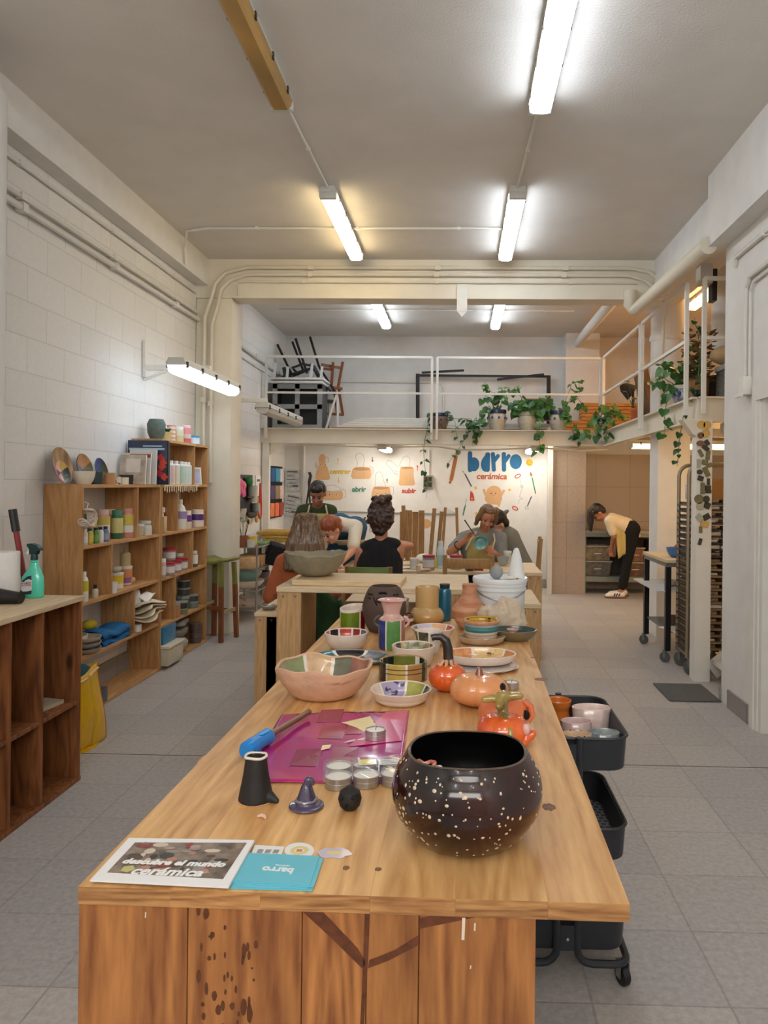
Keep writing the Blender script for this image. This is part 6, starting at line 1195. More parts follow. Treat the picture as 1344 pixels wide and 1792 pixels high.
# 1 dark starry bowl
BR_ = M('tenmoku glaze', S(16, 11, 11), .14, coat=.4, sc=7, c2=S(60, 24, 18), spec=.4)
prof = curve([(.074, 0), (.098, .014), (.128, .052), (.138, .09), (.1315, .125), (.118, .149), (.1095, .163)], 24)
t = thing('speckled_bowl', 'big glossy dark brown bowl with cream speckles at front of work table', 'bowl', at(816, 1507, .074) + Vector((0, .012, 0)))
full = [(0, 0)] + prof + [(.106, .165)] + [(max(r - .006, .001), max(z, .008)) for r, z in prof[::-1]] + [(0, .008)]
RIMB = M('brown grey rim', S(86, 72, 60), .3, coat=.5, var=.3, sc=60)
b = MB(); b.lathe(full, 72, mf=lambda a, i: RIMB if i in (len(prof), len(prof) + 1) else (BR_ if i < len(prof) else M('black inside glaze', S(10, 9, 9), .3, coat=.5)), wf=lambda a, i, r, z: (r * (1 + .008 * sin(2 * pi * a * 2 + 1)), z + (.0025 * sin(2 * pi * a * 3) if z > .15 else 0))); b.build('body', None, t, ang=60)
b = MB(); rs = random.Random(21)
SPK = M('cream speckle', S(214, 190, 160), .35, coat=.4, var=.2, sc=80)
def pr_r(z):
    for (r0, z0), (r1, z1) in zip(prof, prof[1:]):
        if z0 <= z <= z1: return r0 + (r1 - r0) * (z - z0) / (z1 - z0 + 1e-9), atan2(z1 - z0, r1 - r0)
    return prof[-1][0], 1.5
for k in range(300):
    a = rs.random() * 2 * pi; z = .012 + .142 * rs.random() ** .75; r, sl = pr_r(z); r *= 1 + .008 * sin(2 * a + 1); s_ = rs.choice([.0012, .0016, .002, .0026, .0034])
    b.T = TR((r * cos(a) * 1.0, r * sin(a), z), (0, 0, a)) @ Matrix.Rotation(-(sl - pi / 2) + 0, 4, 'Y'); b.ell((0, 0, 0), (.0009, s_ * rs.uniform(.8, 1.4), s_), 8, 5)
sp_ = b.build('speckle', SPK, t); sp_['kind'] = 'stuff'
blob('dark_bundle', 'dark glossy bundle filling the speckled bowl under the red twists', 'bundle', t.location + Vector((0, 0, .009)), (.085, .085, .036), M('dark glossy wrapper', S(14, 12, 13), .3, coat=.4), 6, 51, .4)
b = MB(); rs = random.Random(5)
for k in range(9): a = rs.uniform(3.4, 4.4); b.tube([(.055 * cos(a) + .012 * cos(q * 1.3) - .02, .05 * sin(a) + .012 * sin(q * 1.3) + .02, .02 + .006 * k + .004 * sin(q + k)) for q in range(6)], .0035, 6)
tag(b.build('red_twists', M('red white twist', S(206, 110, 84), .4, coat=.5, sc=60, c2=S(226, 196, 180)), loc=t.location + Vector((-.03, -.02, .082))), 'reddish twisted pieces lying inside the dark speckled bowl', 'decoration')
for k, (dx, dz, m) in enumerate(((-.045, .035, PAPERW), (-.01, .02, DK_M))):
    tag(MB().box(-.012, .012, -.006, .006, 0, .02, .004).build('trinket', m, loc=t.location + Vector((dx - .012, -.012, .108 + dz * .2)), rz=.4 + k), ('small white heart-like trinket inside the dark bowl', 'small dark trinket inside dark bowl beside the white one')[k], 'trinket') if k == 0 else None
# 2 big pink wavy bowl
rw = lambda a: .006 * sin(2 * pi * a * 3 + 1) + .004 * sin(2 * pi * a * 7)
prof = curve([(.072, 0), (.098, .012), (.128, .05), (.143, .082), (.146, .098)], 16)
c = at(567, 1230, .072)
sg = segs([(.04, g(176, 120, 98)), (.17, g(172, 112, 92, sc=14, c2=S(120, 84, 70))), (.25, g(72, 74, 60, sc=12, c2=S(110, 112, 92))), (.36, g(214, 178, 134)), (.45, g(120, 132, 84, sc=14, c2=S(150, 158, 112))), (.56, g(150, 146, 112)), (1.0, g(206, 170, 140))], WL, .008)
vessel('bowl', 'large pink bowl with wavy rim and coloured patches inside, left of table', 'bowl', c, prof, .009, 72, None, sg, PINKC, lambda a, i, r, z: (r * (1 + .02 * sin(2 * pi * a * 2 + .5)), z + (rw(a) if z > .07 else 0)), sy=.92)
# 3 dark oval plate
DT = g(52, 62, 64, sc=12, c2=S(84, 92, 94))
vessel('plate', 'dark oval plate with pale blue swirls behind the large pink bowl', 'plate', at(612, 1167, .08), curve([(.09, 0), (.12, .004), (.145, .014), (.15, .02)], 8), .005, 64, segs([(1, g(120, 140, 140))]), segs([(.1, DT), (.2, g(140, 146, 160, sc=20, c2=S(90, 96, 110))), (.34, g(24, 26, 32)), (.45, g(40, 110, 116)), (.6, DT), (1, g(90, 98, 98))], WL, .01), g(130, 150, 146), None, .72)
# 4 white bowl with red and black patches inside
vessel('bowl', 'white bowl with red and black patches inside, by the green mug', 'bowl', at(606, 1140, .045), curve([(.046, 0), (.066, .012), (.082, .04), (.086, .066)], 12), .006, 64, None, segs([(.05, g(96, 104, 110)), (.15, g(98, 100, 106)), (.24, g(176, 52, 38, sc=14, c2=S(140, 34, 30))), (.34, g(190, 62, 44)), (.44, g(24, 26, 36)), (.55, g(196, 130, 110)), (1, CHALK)], WL, .014), CHALK)
# 5 green mug
vessel('mug', 'green and dark red glazed mug with uneven white rim', 'mug', at(616, 1106, .045) + Vector((.0, .02, 0)), [(.048, 0), (.05, .01), (.05, .04), (.05, .08), (.05, .09)], .005, 48, lambda a, z: (WL if z > .93 or abs(a - .86) < .008 or abs(a - .58) < .008 else g(110, 134, 24, sc=16, c2=S(82, 112, 24)) if .58 < a < .86 else g(150, 28, 36, sc=20, c2=S(110, 20, 30)) if a > .86 else g(206, 190, 170)), None, CHALK, lambda a, i, r, z: (r, z + (.008 * sin(2 * pi * a + .6) if z > .07 else 0)))
# 6 tall grey-brown lantern vase
VB = M('umber clay', S(84, 66, 58), .75, var=.1, sc=16, bump=.15); HOLE = M('cut opening', S(14, 11, 10), .9)
c = at(671, 1112, .07) + Vector((0, .03, 0)); t = thing('lantern_vase', 'tall grey-brown lantern vase with cut-out flower openings', 'vase', c)
pv = curve([(.058, 0), (.074, .03), (.087, .09), (.082, .135), (.066, .178), (.053, .194)], 18); b = MB(); b.lathe([(0, 0)] + pv + [(.05, .195), (.048, .188), (.077, .13), (.08, .08), (0, .02)], 48); b.build('body', VB, t, ang=60)
b = MB()
def cut(a, z, rx, rz_, rot=0):
    r = .5
    for (r0, z0), (r1, z1) in zip(pv, pv[1:]):
        if z0 <= z <= z1: r = r0 + (r1 - r0) * (z - z0) / (z1 - z0); sl = atan2(z1 - z0, r1 - r0)
    b.T = Matrix.Translation((r * cos(a), r * sin(a), z)) @ Matrix.Rotation(a, 4, 'Z') @ Matrix.Rotation(pi / 2 - sl, 4, 'Y').inverted() @ Matrix.Rotation(rot, 4, 'X'); b.ell((0, 0, 0), (.002, rx, rz_), 12, 6)
F_ = -pi / 2
for dx, dz, r in ((0, -.016, 0), (-.016, -.005, -1.2), (.016, -.005, 1.2), (-.011, .014, -.6), (.011, .014, .6)): cut(F_ + dx * 11, .153 + dz * 1.2, .0085, .012, r)
for k, s_ in enumerate((-1, 1)):
    for q in range(5): cut(F_ + s_ * (.62 + .07 * q), .155 + .008 * (-1) ** q, .004, .007)
for q in range(4): cut(F_ - .45 + .06 * q, .15 - .008 * q, .0035, .006); cut(F_ - .05 - .09 * q, .14 - .005 * (q % 2), .007, .003)
b.build('cut_opening', HOLE, t)
# 7 pink topped striped vase
GN = g(96, 148, 82, sc=14, c2=S(78, 130, 70)); NV = g(20, 40, 96, sc=22, c2=S(40, 66, 140)); PKG = g(214, 160, 150, sc=14, c2=S(226, 186, 178))
pv = curve([(.044, 0), (.047, .02), (.047, .1), (.044, .115), (.031, .128), (.03, .145), (.04, .178), (.052, .187)], 21)
vessel('striped_vase', 'vase with pink flared neck over blue and green stripes', 'vase', at(685, 1139, .045), pv, .004, 64, lambda a, z: (PKG if z > .6 else WL if abs(a - .70) < .009 or abs(a - .88) < .009 else NV if .52 < a < .70 else GN if .70 <= a < .88 else g(176, 110, 104, sc=12) if a > .88 else g(150, 60, 60)), None, PKG)
vessel('handle_ring', 'x', 'x', (0, 0, 0), [(.01, 0), (.01, .01)], .002, 8) if 0 else None
o = bpy.data.objects['striped_vase']
for s_ in (-1, 1):
    b = MB(); b.tube([(s_ * (.043 + .018 * sin(k * pi / 6)), 0, .125 - .045 * k / 6) for k in range(7)], .005, 8); b.build('handle', (g(70, 70, 70), PKG)[s_ > 0], o)
# 8 tan bottle vase
TAN = g(214, 178, 122, sc=4, c2=S(196, 150, 86), rough=.35)
vessel('bottle_vase', 'tan glazed vase with wide straight neck on a bulging base', 'vase', at(747, 1095, .06) + Vector((0, .01, 0)), curve([(.06, 0), (.078, .018), (.08, .04), (.066, .066), (.056, .072), (.055, .09), (.056, .17)], 24), .005, 48, None, None, TAN)
t = thing('water_bottle', 'teal blue water bottle with dark cap behind tan vase', 'bottle', Vector((-.068, 3.572, HT + .0005))); MB().lathe([(0, 0), (.030, 0), (.032, .006), (.032, .135), (.028, .15), (.022, .155), (0, .155)], 28).build('body', M('teal metal', S(24, 106, 136), .35, metal=.2, coat=.5, var=.1), t); MB().lathe([(.024, .156), (.025, .175), (0, .176)], 24).build('cap', DK_M, t)
for k in range(3): vessel('ridged_cup', ('bottom ridged grey cup of the small stack beside lantern vase', 'middle ridged grey cup of the small stack', 'top ridged grey cup of the small stack')[k], 'cup', Vector((-.272, 3.56, HT + .0005 + .035 * k)), [(.03, 0), (.033, .01), (.031, .02), (.034, .034)], .004, 24, None, None, g(176, 164, 150, sc=40), None, group='stacked ridged cups')
vessel('brown_jar', 'small brown jar with white band left of the tan vase', 'jar', Vector((-.238, 3.44, HT + .0005)), curve([(.022, 0), (.03, .02), (.028, .045), (.024, .052)], 8), .004, 24, lambda a, z: WL if .45 < z < .62 else None, None, g(110, 70, 52))
# 9 purple & orange bowl, 10 white cup
vessel('bowl', 'bowl with lilac and orange inner patches behind the white cup', 'bowl', at(757, 1133, .045) + Vector((0, .03, 0)), curve([(.045, 0), (.062, .014), (.082, .05), (.09, .066)], 12), .006, 64, None, segs([(.05, g(196, 84, 60)), (.14, g(206, 96, 76)), (.27, g(214, 156, 110, sc=16, c2=S(226, 176, 134))), (.4, g(186, 170, 200, sc=18, c2=S(206, 196, 214))), (.5, g(120, 124, 130)), (1, CHALK)], WL, .012), CHALK)
vessel('cup', 'white cup with one dark green patch on its side', 'cup', at(750, 1146, .032), curve([(.033, 0), (.037, .012), (.045, .05), (.05, .075)], 9), .005, 48, lambda a, z: (g(52, 56, 44, sc=36, c2=S(110, 110, 86)) if .62 < a < .76 and z > .2 else WL if (.605 < a <= .62 or .76 <= a < .775) else g(196, 192, 188) if a > .775 else g(110, 120, 70) if .55 < a <= .605 and z > .3 else None), None, CHALK)
# 11 bowl with green leaves, 12 striped cup
LFG = g(86, 96, 44, sc=44, c2=S(206, 196, 170)); 
vessel('bowl', 'small white bowl with leafy green panels inside', 'bowl', at(723, 1169, .052), curve([(.052, 0), (.058, .008), (.066, .04), (.07, .062)], 9), .006, 64, None, segs([(.05, g(206, 200, 190)), (.11, g(60, 44, 50, sc=50, c2=S(226, 206, 200))), (.24, LFG), (.37, LFG), (.45, g(70, 66, 72)), (.55, g(214, 170, 120)), (1, g(226, 196, 170))], g(226, 172, 90), .012), CHALK)
STB = g(20, 22, 26); STY = g(196, 164, 76, sc=20, c2=S(214, 190, 120)); STT = g(176, 134, 80, sc=16)
def cupf(a, z):
    if abs(z * 4 % 1 - .5) > .46: return g(60, 52, 44)
    return STB if (.5 < a < .645 or .9 < a < .95) else WL if abs(a - .65) < .008 or abs(a - .79) < .008 else STY if a < .79 and a > .5 else STT if a < .9 else g(120, 130, 100)
vessel('cup', 'wide cup with black, yellow and tan stripes in front of leafy bowl', 'cup', at(705, 1196, .062), [(.062, 0)] + [(.0665 + .0012 * (k % 2), .003 + .0585 * k / 24) for k in range(25)], .005, 72, cupf, segs([(.06, g(30, 30, 30)), (.14, g(24, 26, 24)), (.16, WL), (.34, g(104, 108, 40, sc=16, c2=S(130, 130, 60))), (.46, g(34, 42, 34)), (1, g(60, 64, 40))], WL, .01), STT)
# 13 shallow dish of sectors
vessel('dish', 'shallow dish with cream, lilac, olive and teal sectors inside', 'dish', at(701, 1238, .055), curve([(.055, 0), (.068, .008), (.071, .016), (.074, .02), (.082, .036)], 10), .005, 72, None, segs([(.02, g(30, 62, 70)), (.10, g(30, 56, 66)), (.23, g(150, 150, 56, sc=26, c2=S(176, 174, 96))), (.40, g(170, 156, 186, sc=50, c2=S(60, 52, 80), thr=(.56, .6))), (.62, g(226, 204, 184)), (.78, g(226, 206, 190)), (.9, g(180, 166, 190)), (1, g(30, 60, 66))], WL, .01), CHALK, None)
# 14 coiled pot on saucer
vessel('saucer', 'shallow stoneware saucer under the coiled yellow and teal pot', 'saucer', at(842, 1133, .08), curve([(.07, 0), (.09, .01), (.1, .03)], 8), .006, 48, None, None, g(196, 170, 140, sc=12, c2=S(176, 150, 122)), None, .8)
CO = [g(190, 160, 40, sc=30), g(206, 176, 56, sc=40), g(196, 172, 166, sc=30), g(206, 180, 160), g(40, 120, 122, sc=20), g(70, 140, 140), g(150, 150, 160, sc=20), g(196, 140, 96)]
def coil(a, z): return CO[min(7, int(z * 8))]
vessel('coiled_pot', 'coiled bowl in yellow, pink and teal rings sitting in saucer', 'bowl', at(842, 1131, .05) + Vector((0, .02, .0065)), [(.052 + .011 * k / 24 + .0022 * abs(sin(k * pi / 4)), .072 * k / 24) for k in range(25)], .007, 64, coil, lambda a, z: g(206, 160, 60, sc=50, c2=S(70, 50, 30), thr=(.6, .64)) if z > .6 else g(220, 190, 120), CO[0])
# 15 oval orange plate over white plate
vessel('plate', 'white wavy-edged oval plate underneath the orange oval plate', 'plate', at(838, 1180, .1) + Vector((0, -.02, 0)), curve([(.10, 0), (.125, .004), (.14, .012)], 8), .004, 64, None, None, g(222, 208, 200, sc=30), lambda a, i, r, z: (r * (1 + .012 * sin(2 * pi * a * 14)), z), .75)
ORP = g(206, 128, 70, sc=60, c2=S(222, 160, 104)); ORY = g(226, 190, 130, sc=40, c2=S(70, 46, 30), thr=(.62, .66))
vessel('plate', 'oval plate of orange and speckled yellow panels, lying on the white plate', 'plate', at(840, 1172, .09) + Vector((0, -.015, .0125)), curve([(.11, 0), (.12, .008), (.128, .022), (.13, .03)], 8), .006, 72, None, lambda a, z: (g(196, 180, 160) if z > .7 and a > .5 else WL if abs(a - .29) < .006 or abs(a - .115) < .006 else ORP if .29 < a < .62 else ORY if .115 < a else g(206, 140, 84)), CHALK, None, .72)
# 16 terracotta vase
TC = M('streaked terracotta', S(216, 168, 134), .6, sc=5, c2=S(178, 106, 70), st=(1, 1, 6), bump=.2, bsc=40)
vessel('clay_vase', 'streaked terracotta vase with narrow neck in front of the white bucket', 'vase', at(821, 1104, .045) + Vector((0, .015, 0)), curve([(.042, 0), (.062, .03), (.08, .075), (.074, .1), (.045, .135), (.033, .165), (.034, .2)], 24), .006, 48, None, None, TC)
# 17 bucket with things on its lid
t = thing('bucket', 'white lidded plastic bucket at far end of the work table', 'bucket', Vector((.192, 3.485, HT + .0005))); BKT = M('white bucket plastic', S(226, 228, 230), .35, var=.02, coat=.2)
BH = .222; MB().lathe([(0, 0), (.108, 0), (.11, .004), (.118, BH - .055), (.124, BH - .055), (.124, BH - .046), (.12, BH - .044), (.12, BH - .034), (.125, BH - .034), (.125, BH - .018), (0, BH - .018)], 48).build('body', BKT, t); MB().lathe([(.127, BH - .02), (.129, BH - .004), (.126, BH + .002), (.118, BH + .002), (.116, BH - .002), (0, BH - .002)], 48).build('lid', BKT, t)
b = MB(); b.tube([(.122 * cos(a), .122 * sin(a) - .004, BH - .05 - .04 * sin(-a) ** 2) for a in [-pi + pi * k / 14 for k in range(15)]], .0025, 6); b.build('bail', STEEL, t)
bc = t.location + Vector((0, 0, BH - .0015))
tag(MB().ell((0, 0, .031), .031, 28, 18).build('clay_ball', M('grey clay', S(150, 152, 150), .7, var=.06, bump=.1), loc=bc + Vector((-.02, -.06, 0))), 'smooth grey clay ball resting on the bucket lid', 'ball')
b = MB(); b.lathe([(0, 0), (.04, 0), (.038, .02), (.03, .06), (.022, .1), (.013, .13), (.008, .138), (0, .141)], 28, wf=lambda a, i, r, z: (r * (1 + .04 * sin(2 * pi * a * 3 + z * 40)), z)); tag(b.build('white_cone', M('white bisque cone', S(232, 232, 230), .7, var=.03, bump=.1), loc=bc + Vector((.075, -.005, 0))), 'tall white clay cone standing on the bucket lid', 'cone')
blob('clay_trimmings', 'cream clay trimmings with dark specks at foot of the white cone', 'clay', bc + Vector((.05, -.085, 0)), (.034, .022, .009), M('speckled cream clay', S(222, 216, 200), .7, sc=60, c2=S(70, 66, 58), thr=(.62, .66)), 5, 31, .8, None, .005)
# 18 crumpled cloth, tool, green bowl and small cup
t = thing('bowl', 'olive stoneware bowl with dark teal inside at right end of table', 'bowl', Vector((.238, 3.145, HT + .0005))); OG = g(120, 106, 76, sc=14, rough=.5)
b = MB(); pv = curve([(.055, 0), (.075, .012), (.092, .035), (.096, .045)], 9); b.lathe([(0, 0)] + pv + [(.092, .046)] + [(r - .006, max(z, .006)) for r, z in pv[::-1]] + [(0, .006)], 48, sy=.8, mf=lambda a, i: OG if i < len(pv) + 1 else g(60, 80, 76, sc=12, c2=S(40, 60, 60))); b.build('body', None, t, ang=60)
vessel('small_cup', 'tiny pink and brown cup standing in olive bowl', 'cup', t.location + Vector((-.01, -.02, .0065)), [(.022, 0), (.024, .01), (.022, .035), (.026, .042)], .004, 24, lambda a, z: g(110, 70, 60) if .3 < z < .75 else None, None, g(206, 160, 150))
CL = M('beige linen', S(206, 186, 162), .95, var=.06, sc=12, bump=.3, bsc=300)
b = MB(); cp = Vector((.185, 3.285, HT + .0005))
b.ell((0, 0, 0), 1, 72, 44)
for v in b.bm.verts:
    q = v.co.copy(); n1 = 1 - 2 * abs(noise.noise(q * 1.3 + Vector((3, 1, 7)))); n2 = 1 - 2 * abs(noise.noise(q * 2.6 + Vector((9, 4, 2)))); k = 1 + .30 * n1 + .16 * n2
    v.co = Vector((q.x * .085 * k + .012 * q.z, q.y * .055 * k, max(0, (q.z + .35) * .085 * k)))
tag(b.build('crumpled_cloth', CL, loc=cp, ang=70), 'crumpled beige linen cloth in front of the white bucket', 'cloth')
t = thing('knife', 'black-handled tool stuck out of the crumpled cloth', 'tool', cp + Vector((.035, .02, .105))); b = MB(); b.tube([(0, 0, 0), (.035, 0, .035)], .008, 10); b.build('handle', BLACK, t); b = MB(); b.bar((-.03, 0, -.03), (0, 0, 0), .008, .002); b.build('blade', STEEL, t, ang=0); b = MB(); b.ell((.008, -.008, .007), .0025, 8, 6); b.build('rivet', STEEL, t)
# 19 pumpkins
def pumpkin(b, r, h, ribs, amp, squash=1.0, seg=60, n=14):
    pf = [(0, .0)] + [(r * sin(pi * (k + .4) / (n + .8)) ** .75, h * (.5 - .5 * cos(pi * (k + .4) / (n + .8)))) for k in range(n)] + [(0, h * .94)]
    b.lathe(pf, seg, wf=lambda a, i, rr, z: (rr * (1 - amp * abs(sin(pi * a * ribs)) ** 4 * 0 - amp * (1 - abs(sin(pi * a * ribs))) ** 3), z), sy=squash); return b
ORG = M('orange red glaze', S(206, 62, 18), .2, coat=.8, sc=9, c2=S(232, 104, 36), st=(1, 1, .3)); PCH = M('peach glaze', S(226, 152, 98), .3, coat=.6, var=.06, sc=10); ORC = M('coral orange glaze', S(222, 116, 66), .28, coat=.7, var=.08)
STK = M('dark stem glaze', S(24, 18, 15), .4, coat=.25, sc=20, c2=S(52, 38, 30), st=(1, 1, .2)); OLG = M('olive gold stem glaze', S(120, 96, 34), .18, coat=.9, sc=18, c2=S(176, 150, 80))
t = thing('pumpkin', 'red-orange glazed pumpkin with tall curved black stem', 'pumpkin', at(783, 1216, .045)); pumpkin(MB(), .058, .075, 7, .06, .9).build('body', ORG, t, ang=80)
b = MB(); b.tube([(0, 0, .062), (.002, 0, .085), (.0, 0, .115), (-.006, 0, .136), (-.022, 0, .148), (-.042, 0, .147), (-.05, 0, .144)], [.024, .016, .015, .014, .0105, .009, .0095], 12); b.build('stem', STK, t)
b = MB()
for k in range(7): a = 2 * pi * k / 7; b.tube([(.012 * cos(a), .012 * sin(a), .085), (.022 * cos(a), .02 * sin(a), .072), (.036 * cos(a), .033 * sin(a), .062)], [.007, .0055, .002], 6)
b.build('stem_base', M('peach brown glaze', S(206, 150, 110), .3, coat=.5, var=.2, sc=40), t)
t = thing('pumpkin', 'peach glazed pumpkin with carved eye openings and brown stub', 'pumpkin', at(838, 1246, .065), -.2); pumpkin(MB(), .088, .094, 8, .07, .85).build('body', PCH, t, ang=80)
b = MB(); b.tube([(0, 0, .086), (0, 0, .105), (-.002, 0, .112)], [.014, .0085, .006], 10); b.build('stem', M('brown stub glaze', S(140, 82, 52), .3, coat=.6), t)
b = MB()
for a, z, rx, rz_, ro in ((-.35, .066, .015, .011, .4), (.45, .062, .011, .010, -.4), (-.75, .06, .0, .0, 0), (.1, .05, .007, .006, 0)):
    if rx: b.T = Matrix.Rotation(a, 4, 'Z') @ Matrix.Translation((.079, 0, z)) @ Matrix.Rotation(.5, 4, 'Y').inverted() @ Matrix.Rotation(ro, 4, 'X'); b.ell((0, 0, 0), (.006, rx, rz_), 14, 8)
b.build('carved_opening', HOLE, t)
t = thing('pumpkin', 'coral orange pumpkin with curved side opening behind red one', 'pumpkin', at(880, 1288, .055)); t.scale = (1.08,) * 3; pumpkin(MB(), .062, .085, 7, .06, .95).build('body', ORC, t, ang=80)
b = MB(); b.tube([(.05, -.01, .072), (.066, -.012, .06), (.07, -.014, .04), (.058, -.018, .026)], .009, 10); b.build('handle', ORC, t); b = MB(); b.T = TR((.052, -.03, .045), (0, 0, -.6)); b.ell((0, 0, 0), (.012, .009, .012), 12, 8); b.build('carved_opening', HOLE, t)
b = MB(); b.tube([(0, 0, .078), (.004, 0, .092), (.012, 0, .097)], [.008, .006, .004], 8); b.build('stem', M('brown stub glaze', S(140, 82, 52), .3, coat=.6), t)
t = thing('pumpkin', 'small red pumpkin with spreading olive-gold stem, right behind the dark bowl', 'pumpkin', at(880, 1318, .055)); t.scale = (1.2,) * 3; pumpkin(MB(), .056, .066, 6, .07, .9).build('body', ORG, t, ang=80)
b = MB(); b.cap((0, 0, .055), .013, (-.002, 0, .098), .011); b.cap((-.002, 0, .1), .0105, (-.04, -.006, .096), .008); b.cap((-.002, 0, .1), .0105, (.034, 0, .104), .0085); b.cap((-.002, 0, .1), .01, (-.012, -.026, .088), .008); b.ell((0, 0, .107), (.014, .012, .008)); b.cap((.0, -.012, .062), .010, (.012, -.045, .042), .007); b.cap((.012, -.046, .04), .007, (.014, -.052, .018), .005); b.cap((0, 0, .058), .02, (0, 0, .066), .012)
remesh(b, 'stem', OLG, t, .0035, 3, world=False)
b = MB(); b.cap((.04, -.018, .03), .012, (.056, -.022, .026), .008); b.cap((.046, -.026, .022), .009, (.04, -.03, .012), .007); b.ell((.06, -.02, .032), .008); remesh(b, 'side_knob', ORG, t, .003, 2, world=False); b = MB(); b.T = TR((.045, -.026, .042), (0, 0, -.6)); b.ell((0, 0, 0), (.01, .009, .012), 12, 8); b.build('carved_opening', PKG, t)
# 20 tealights
ALU = M('tealight aluminium', S(176, 172, 168), .32, metal=.75, var=.05, sc=60); WAX = M('candle wax', S(238, 232, 220), .5, var=.02)
def tealight(label, loc, group=None, r=.0285, h=.024, wick=True, wax=WAX):
    t = thing('tealight', label, 'candle', loc, 0, group); MB().lathe([(0, 0), (r * .96, 0), (r, .001), (r, h * .5), (r * 1.02, h * .53), (r, h * .56), (r, h), (r * .94, h), (r * .93, h * .82)], 32).build('cup', ALU, t); MB().lathe([(r * .94, h * .85), (0, h * .87)], 28).build('wax', wax, t)
    if wick: b = MB(); b.tube([(0, 0, h * .86), (.001, 0, h * 1.12), (.003, .001, h * 1.25)], .0008, 5); b.build('wick', DK_M, t)
    return t
tealight('single tealight standing on the pink plastic sheet', at(657, 1303, .026) + Vector((0, 0, .0065)), r=.026)
tealight('single tealight near the right edge by the peach pumpkin', at(895, 1208, .02), r=.024, h=.022)
p0 = at(592, 1386, .0285)
TLn = ['front left tealight of the wrapped pack', 'front middle tealight of the wrapped pack', 'front right tealight of the wrapped pack, beside dark bowl', 'second-row left tealight of the wrapped pack', 'second-row middle tealight of wrapped pack, under yellow label', 'second-row right tealight of wrapped pack', 'back left tealight of the wrapped pack', 'back middle tealight of the wrapped pack', 'back right tealight of wrapped pack']
ux, uy = Vector((.0585, .012, 0)), Vector((-.010, .0585, 0)); 
for j in range(2):
    for i in range(3): tealight(TLn[j * 3 + i], p0 + ux * (i + .02 * j) + uy * j + Vector((0, 0, 0)), 'tealights in the wrapped pack', wick=False, wax=WAX)
CEL = M('clear cellophane', S(236, 236, 240), .08, coat=1, alpha=.16, var=.02)
pk = thing('cellophane_wrap', 'clear cellophane wrap with yellow label over pack of tealights', 'wrapper', p0 + ux + uy * .5 + Vector((0, 0, .0255)))
b = MB(); b.grid(lambda u, v: ((ux * (u * 3.1 - 1.55) + uy * (v * 2.1 - 1.05)).x, (ux * (u * 3.1 - 1.55) + uy * (v * 2.1 - 1.05)).y, .002 + .0015 * sin(20 * u + 9 * v) - .02 * max(0, abs(u - .5) - .47) * 10), 20, 14); b.build('film', CEL, pk, fix=False)
b = MB(); b.box(-.015, .025, .005, .05, .0045, .005); b.build('label_card', PM(226, 216, 206), pk, ang=0).rotation_euler = (0, 0, .2); b = MB(); b.lathe([(0, .0055), (.011, .0055)], 16, c=(-.0, .02, 0), sx=1.3); b.build('label_print', PM(226, 206, 20), pk, fix=False); b = MB(); b.box(-.01, .03, .037, .05, .0052, .0056); b.build('label_print', PM(150, 96, 70), pk, ang=0).rotation_euler = (0, 0, .2)
b = MB(); b.box(.03, .075, .0, .03, .0045, .005); lb = b.build('text_label', PM(222, 222, 222), pk, ang=0); lb.rotation_euler = (0, 0, .2); b = MB()
for k in range(3): b.box(.035, .07 - .006 * k, .006 + .008 * k, .008 + .008 * k, .0051, .0054)
b.build('text_print', PM(120, 120, 120), lb, ang=0)
# 21 pink plastic bag
MAG = M('magenta plastic', S(200, 30, 116), .16, coat=1, c2=S(176, 40, 140), sc=5, alpha=.95); c4 = [az(*q, HT).xy for q in ((424, 1371), (700, 1373), (716, 1246), (493, 1252))]; ctr = sum((Vector(q) for q in c4), Vector((0, 0))) / 4
def magf(u, v):
    p = (Vector(c4[0]) * (1 - u) + Vector(c4[1]) * u) * (1 - v) + (Vector(c4[3]) * (1 - u) + Vector(c4[2]) * u) * v - ctr
    return (p.x, p.y, .0035 + .0014 * sin(9 * u + 4 * v) * sin(7 * v) + .0012 * abs(sin(16 * u * v + 3 * v)))
pl = thing('plastic_folder', 'glossy magenta plastic sheet lying flat on the work table', 'plastic sheet', (ctr.x, ctr.y, HT))
b = MB(); b.grid(magf, 44, 30); b.build('sheet', MAG, pl, solid=.001, fix=False, ang=80)
def patch(nm, mat, poly, dz=.0016):
    b = MB(); vs = [b._v(Vector(magf(u, v)) + Vector((0, 0, dz))) for u, v in poly]; b.f(vs); b.build(nm, mat, pl, solid=.0004, ang=0, fix=False)
DM_ = M('dark magenta print', S(150, 24, 84), .2, coat=.8, var=.1)
for k, (u, v) in enumerate(((.36, .55), (.25, .18), (.55, .62), (.5, .2), (.3, .82))): patch('printed_square', DM_, [(u, v), (u + .18, v + .0), (u + .18, v + .22), (u, v + .22)])
patch('cream_scrap', M('cream cutout', S(240, 220, 166), .4), [(.5, .80), (.62, .72), (.72, .60), (.76, .74), (.7, .9)], .003); patch('cream_scrap', M('cream cutout', S(240, 220, 166), .4), [(.42, .38), (.48, .40), (.48, .45), (.42, .44)], .003); patch('fold_flap', M('fold magenta', S(222, 64, 128), .12, coat=1, var=.05), [(.82, .98), (.6, .42), (.97, .5), (.985, .98)], .0026)
patch('glare_strip', M('painted white glare', S(236, 220, 224), .3), [(.56, .48), (.7, .52), (.71, .55), (.6, .52)], .003)  # white streak coloured onto the magenta sheet as glare
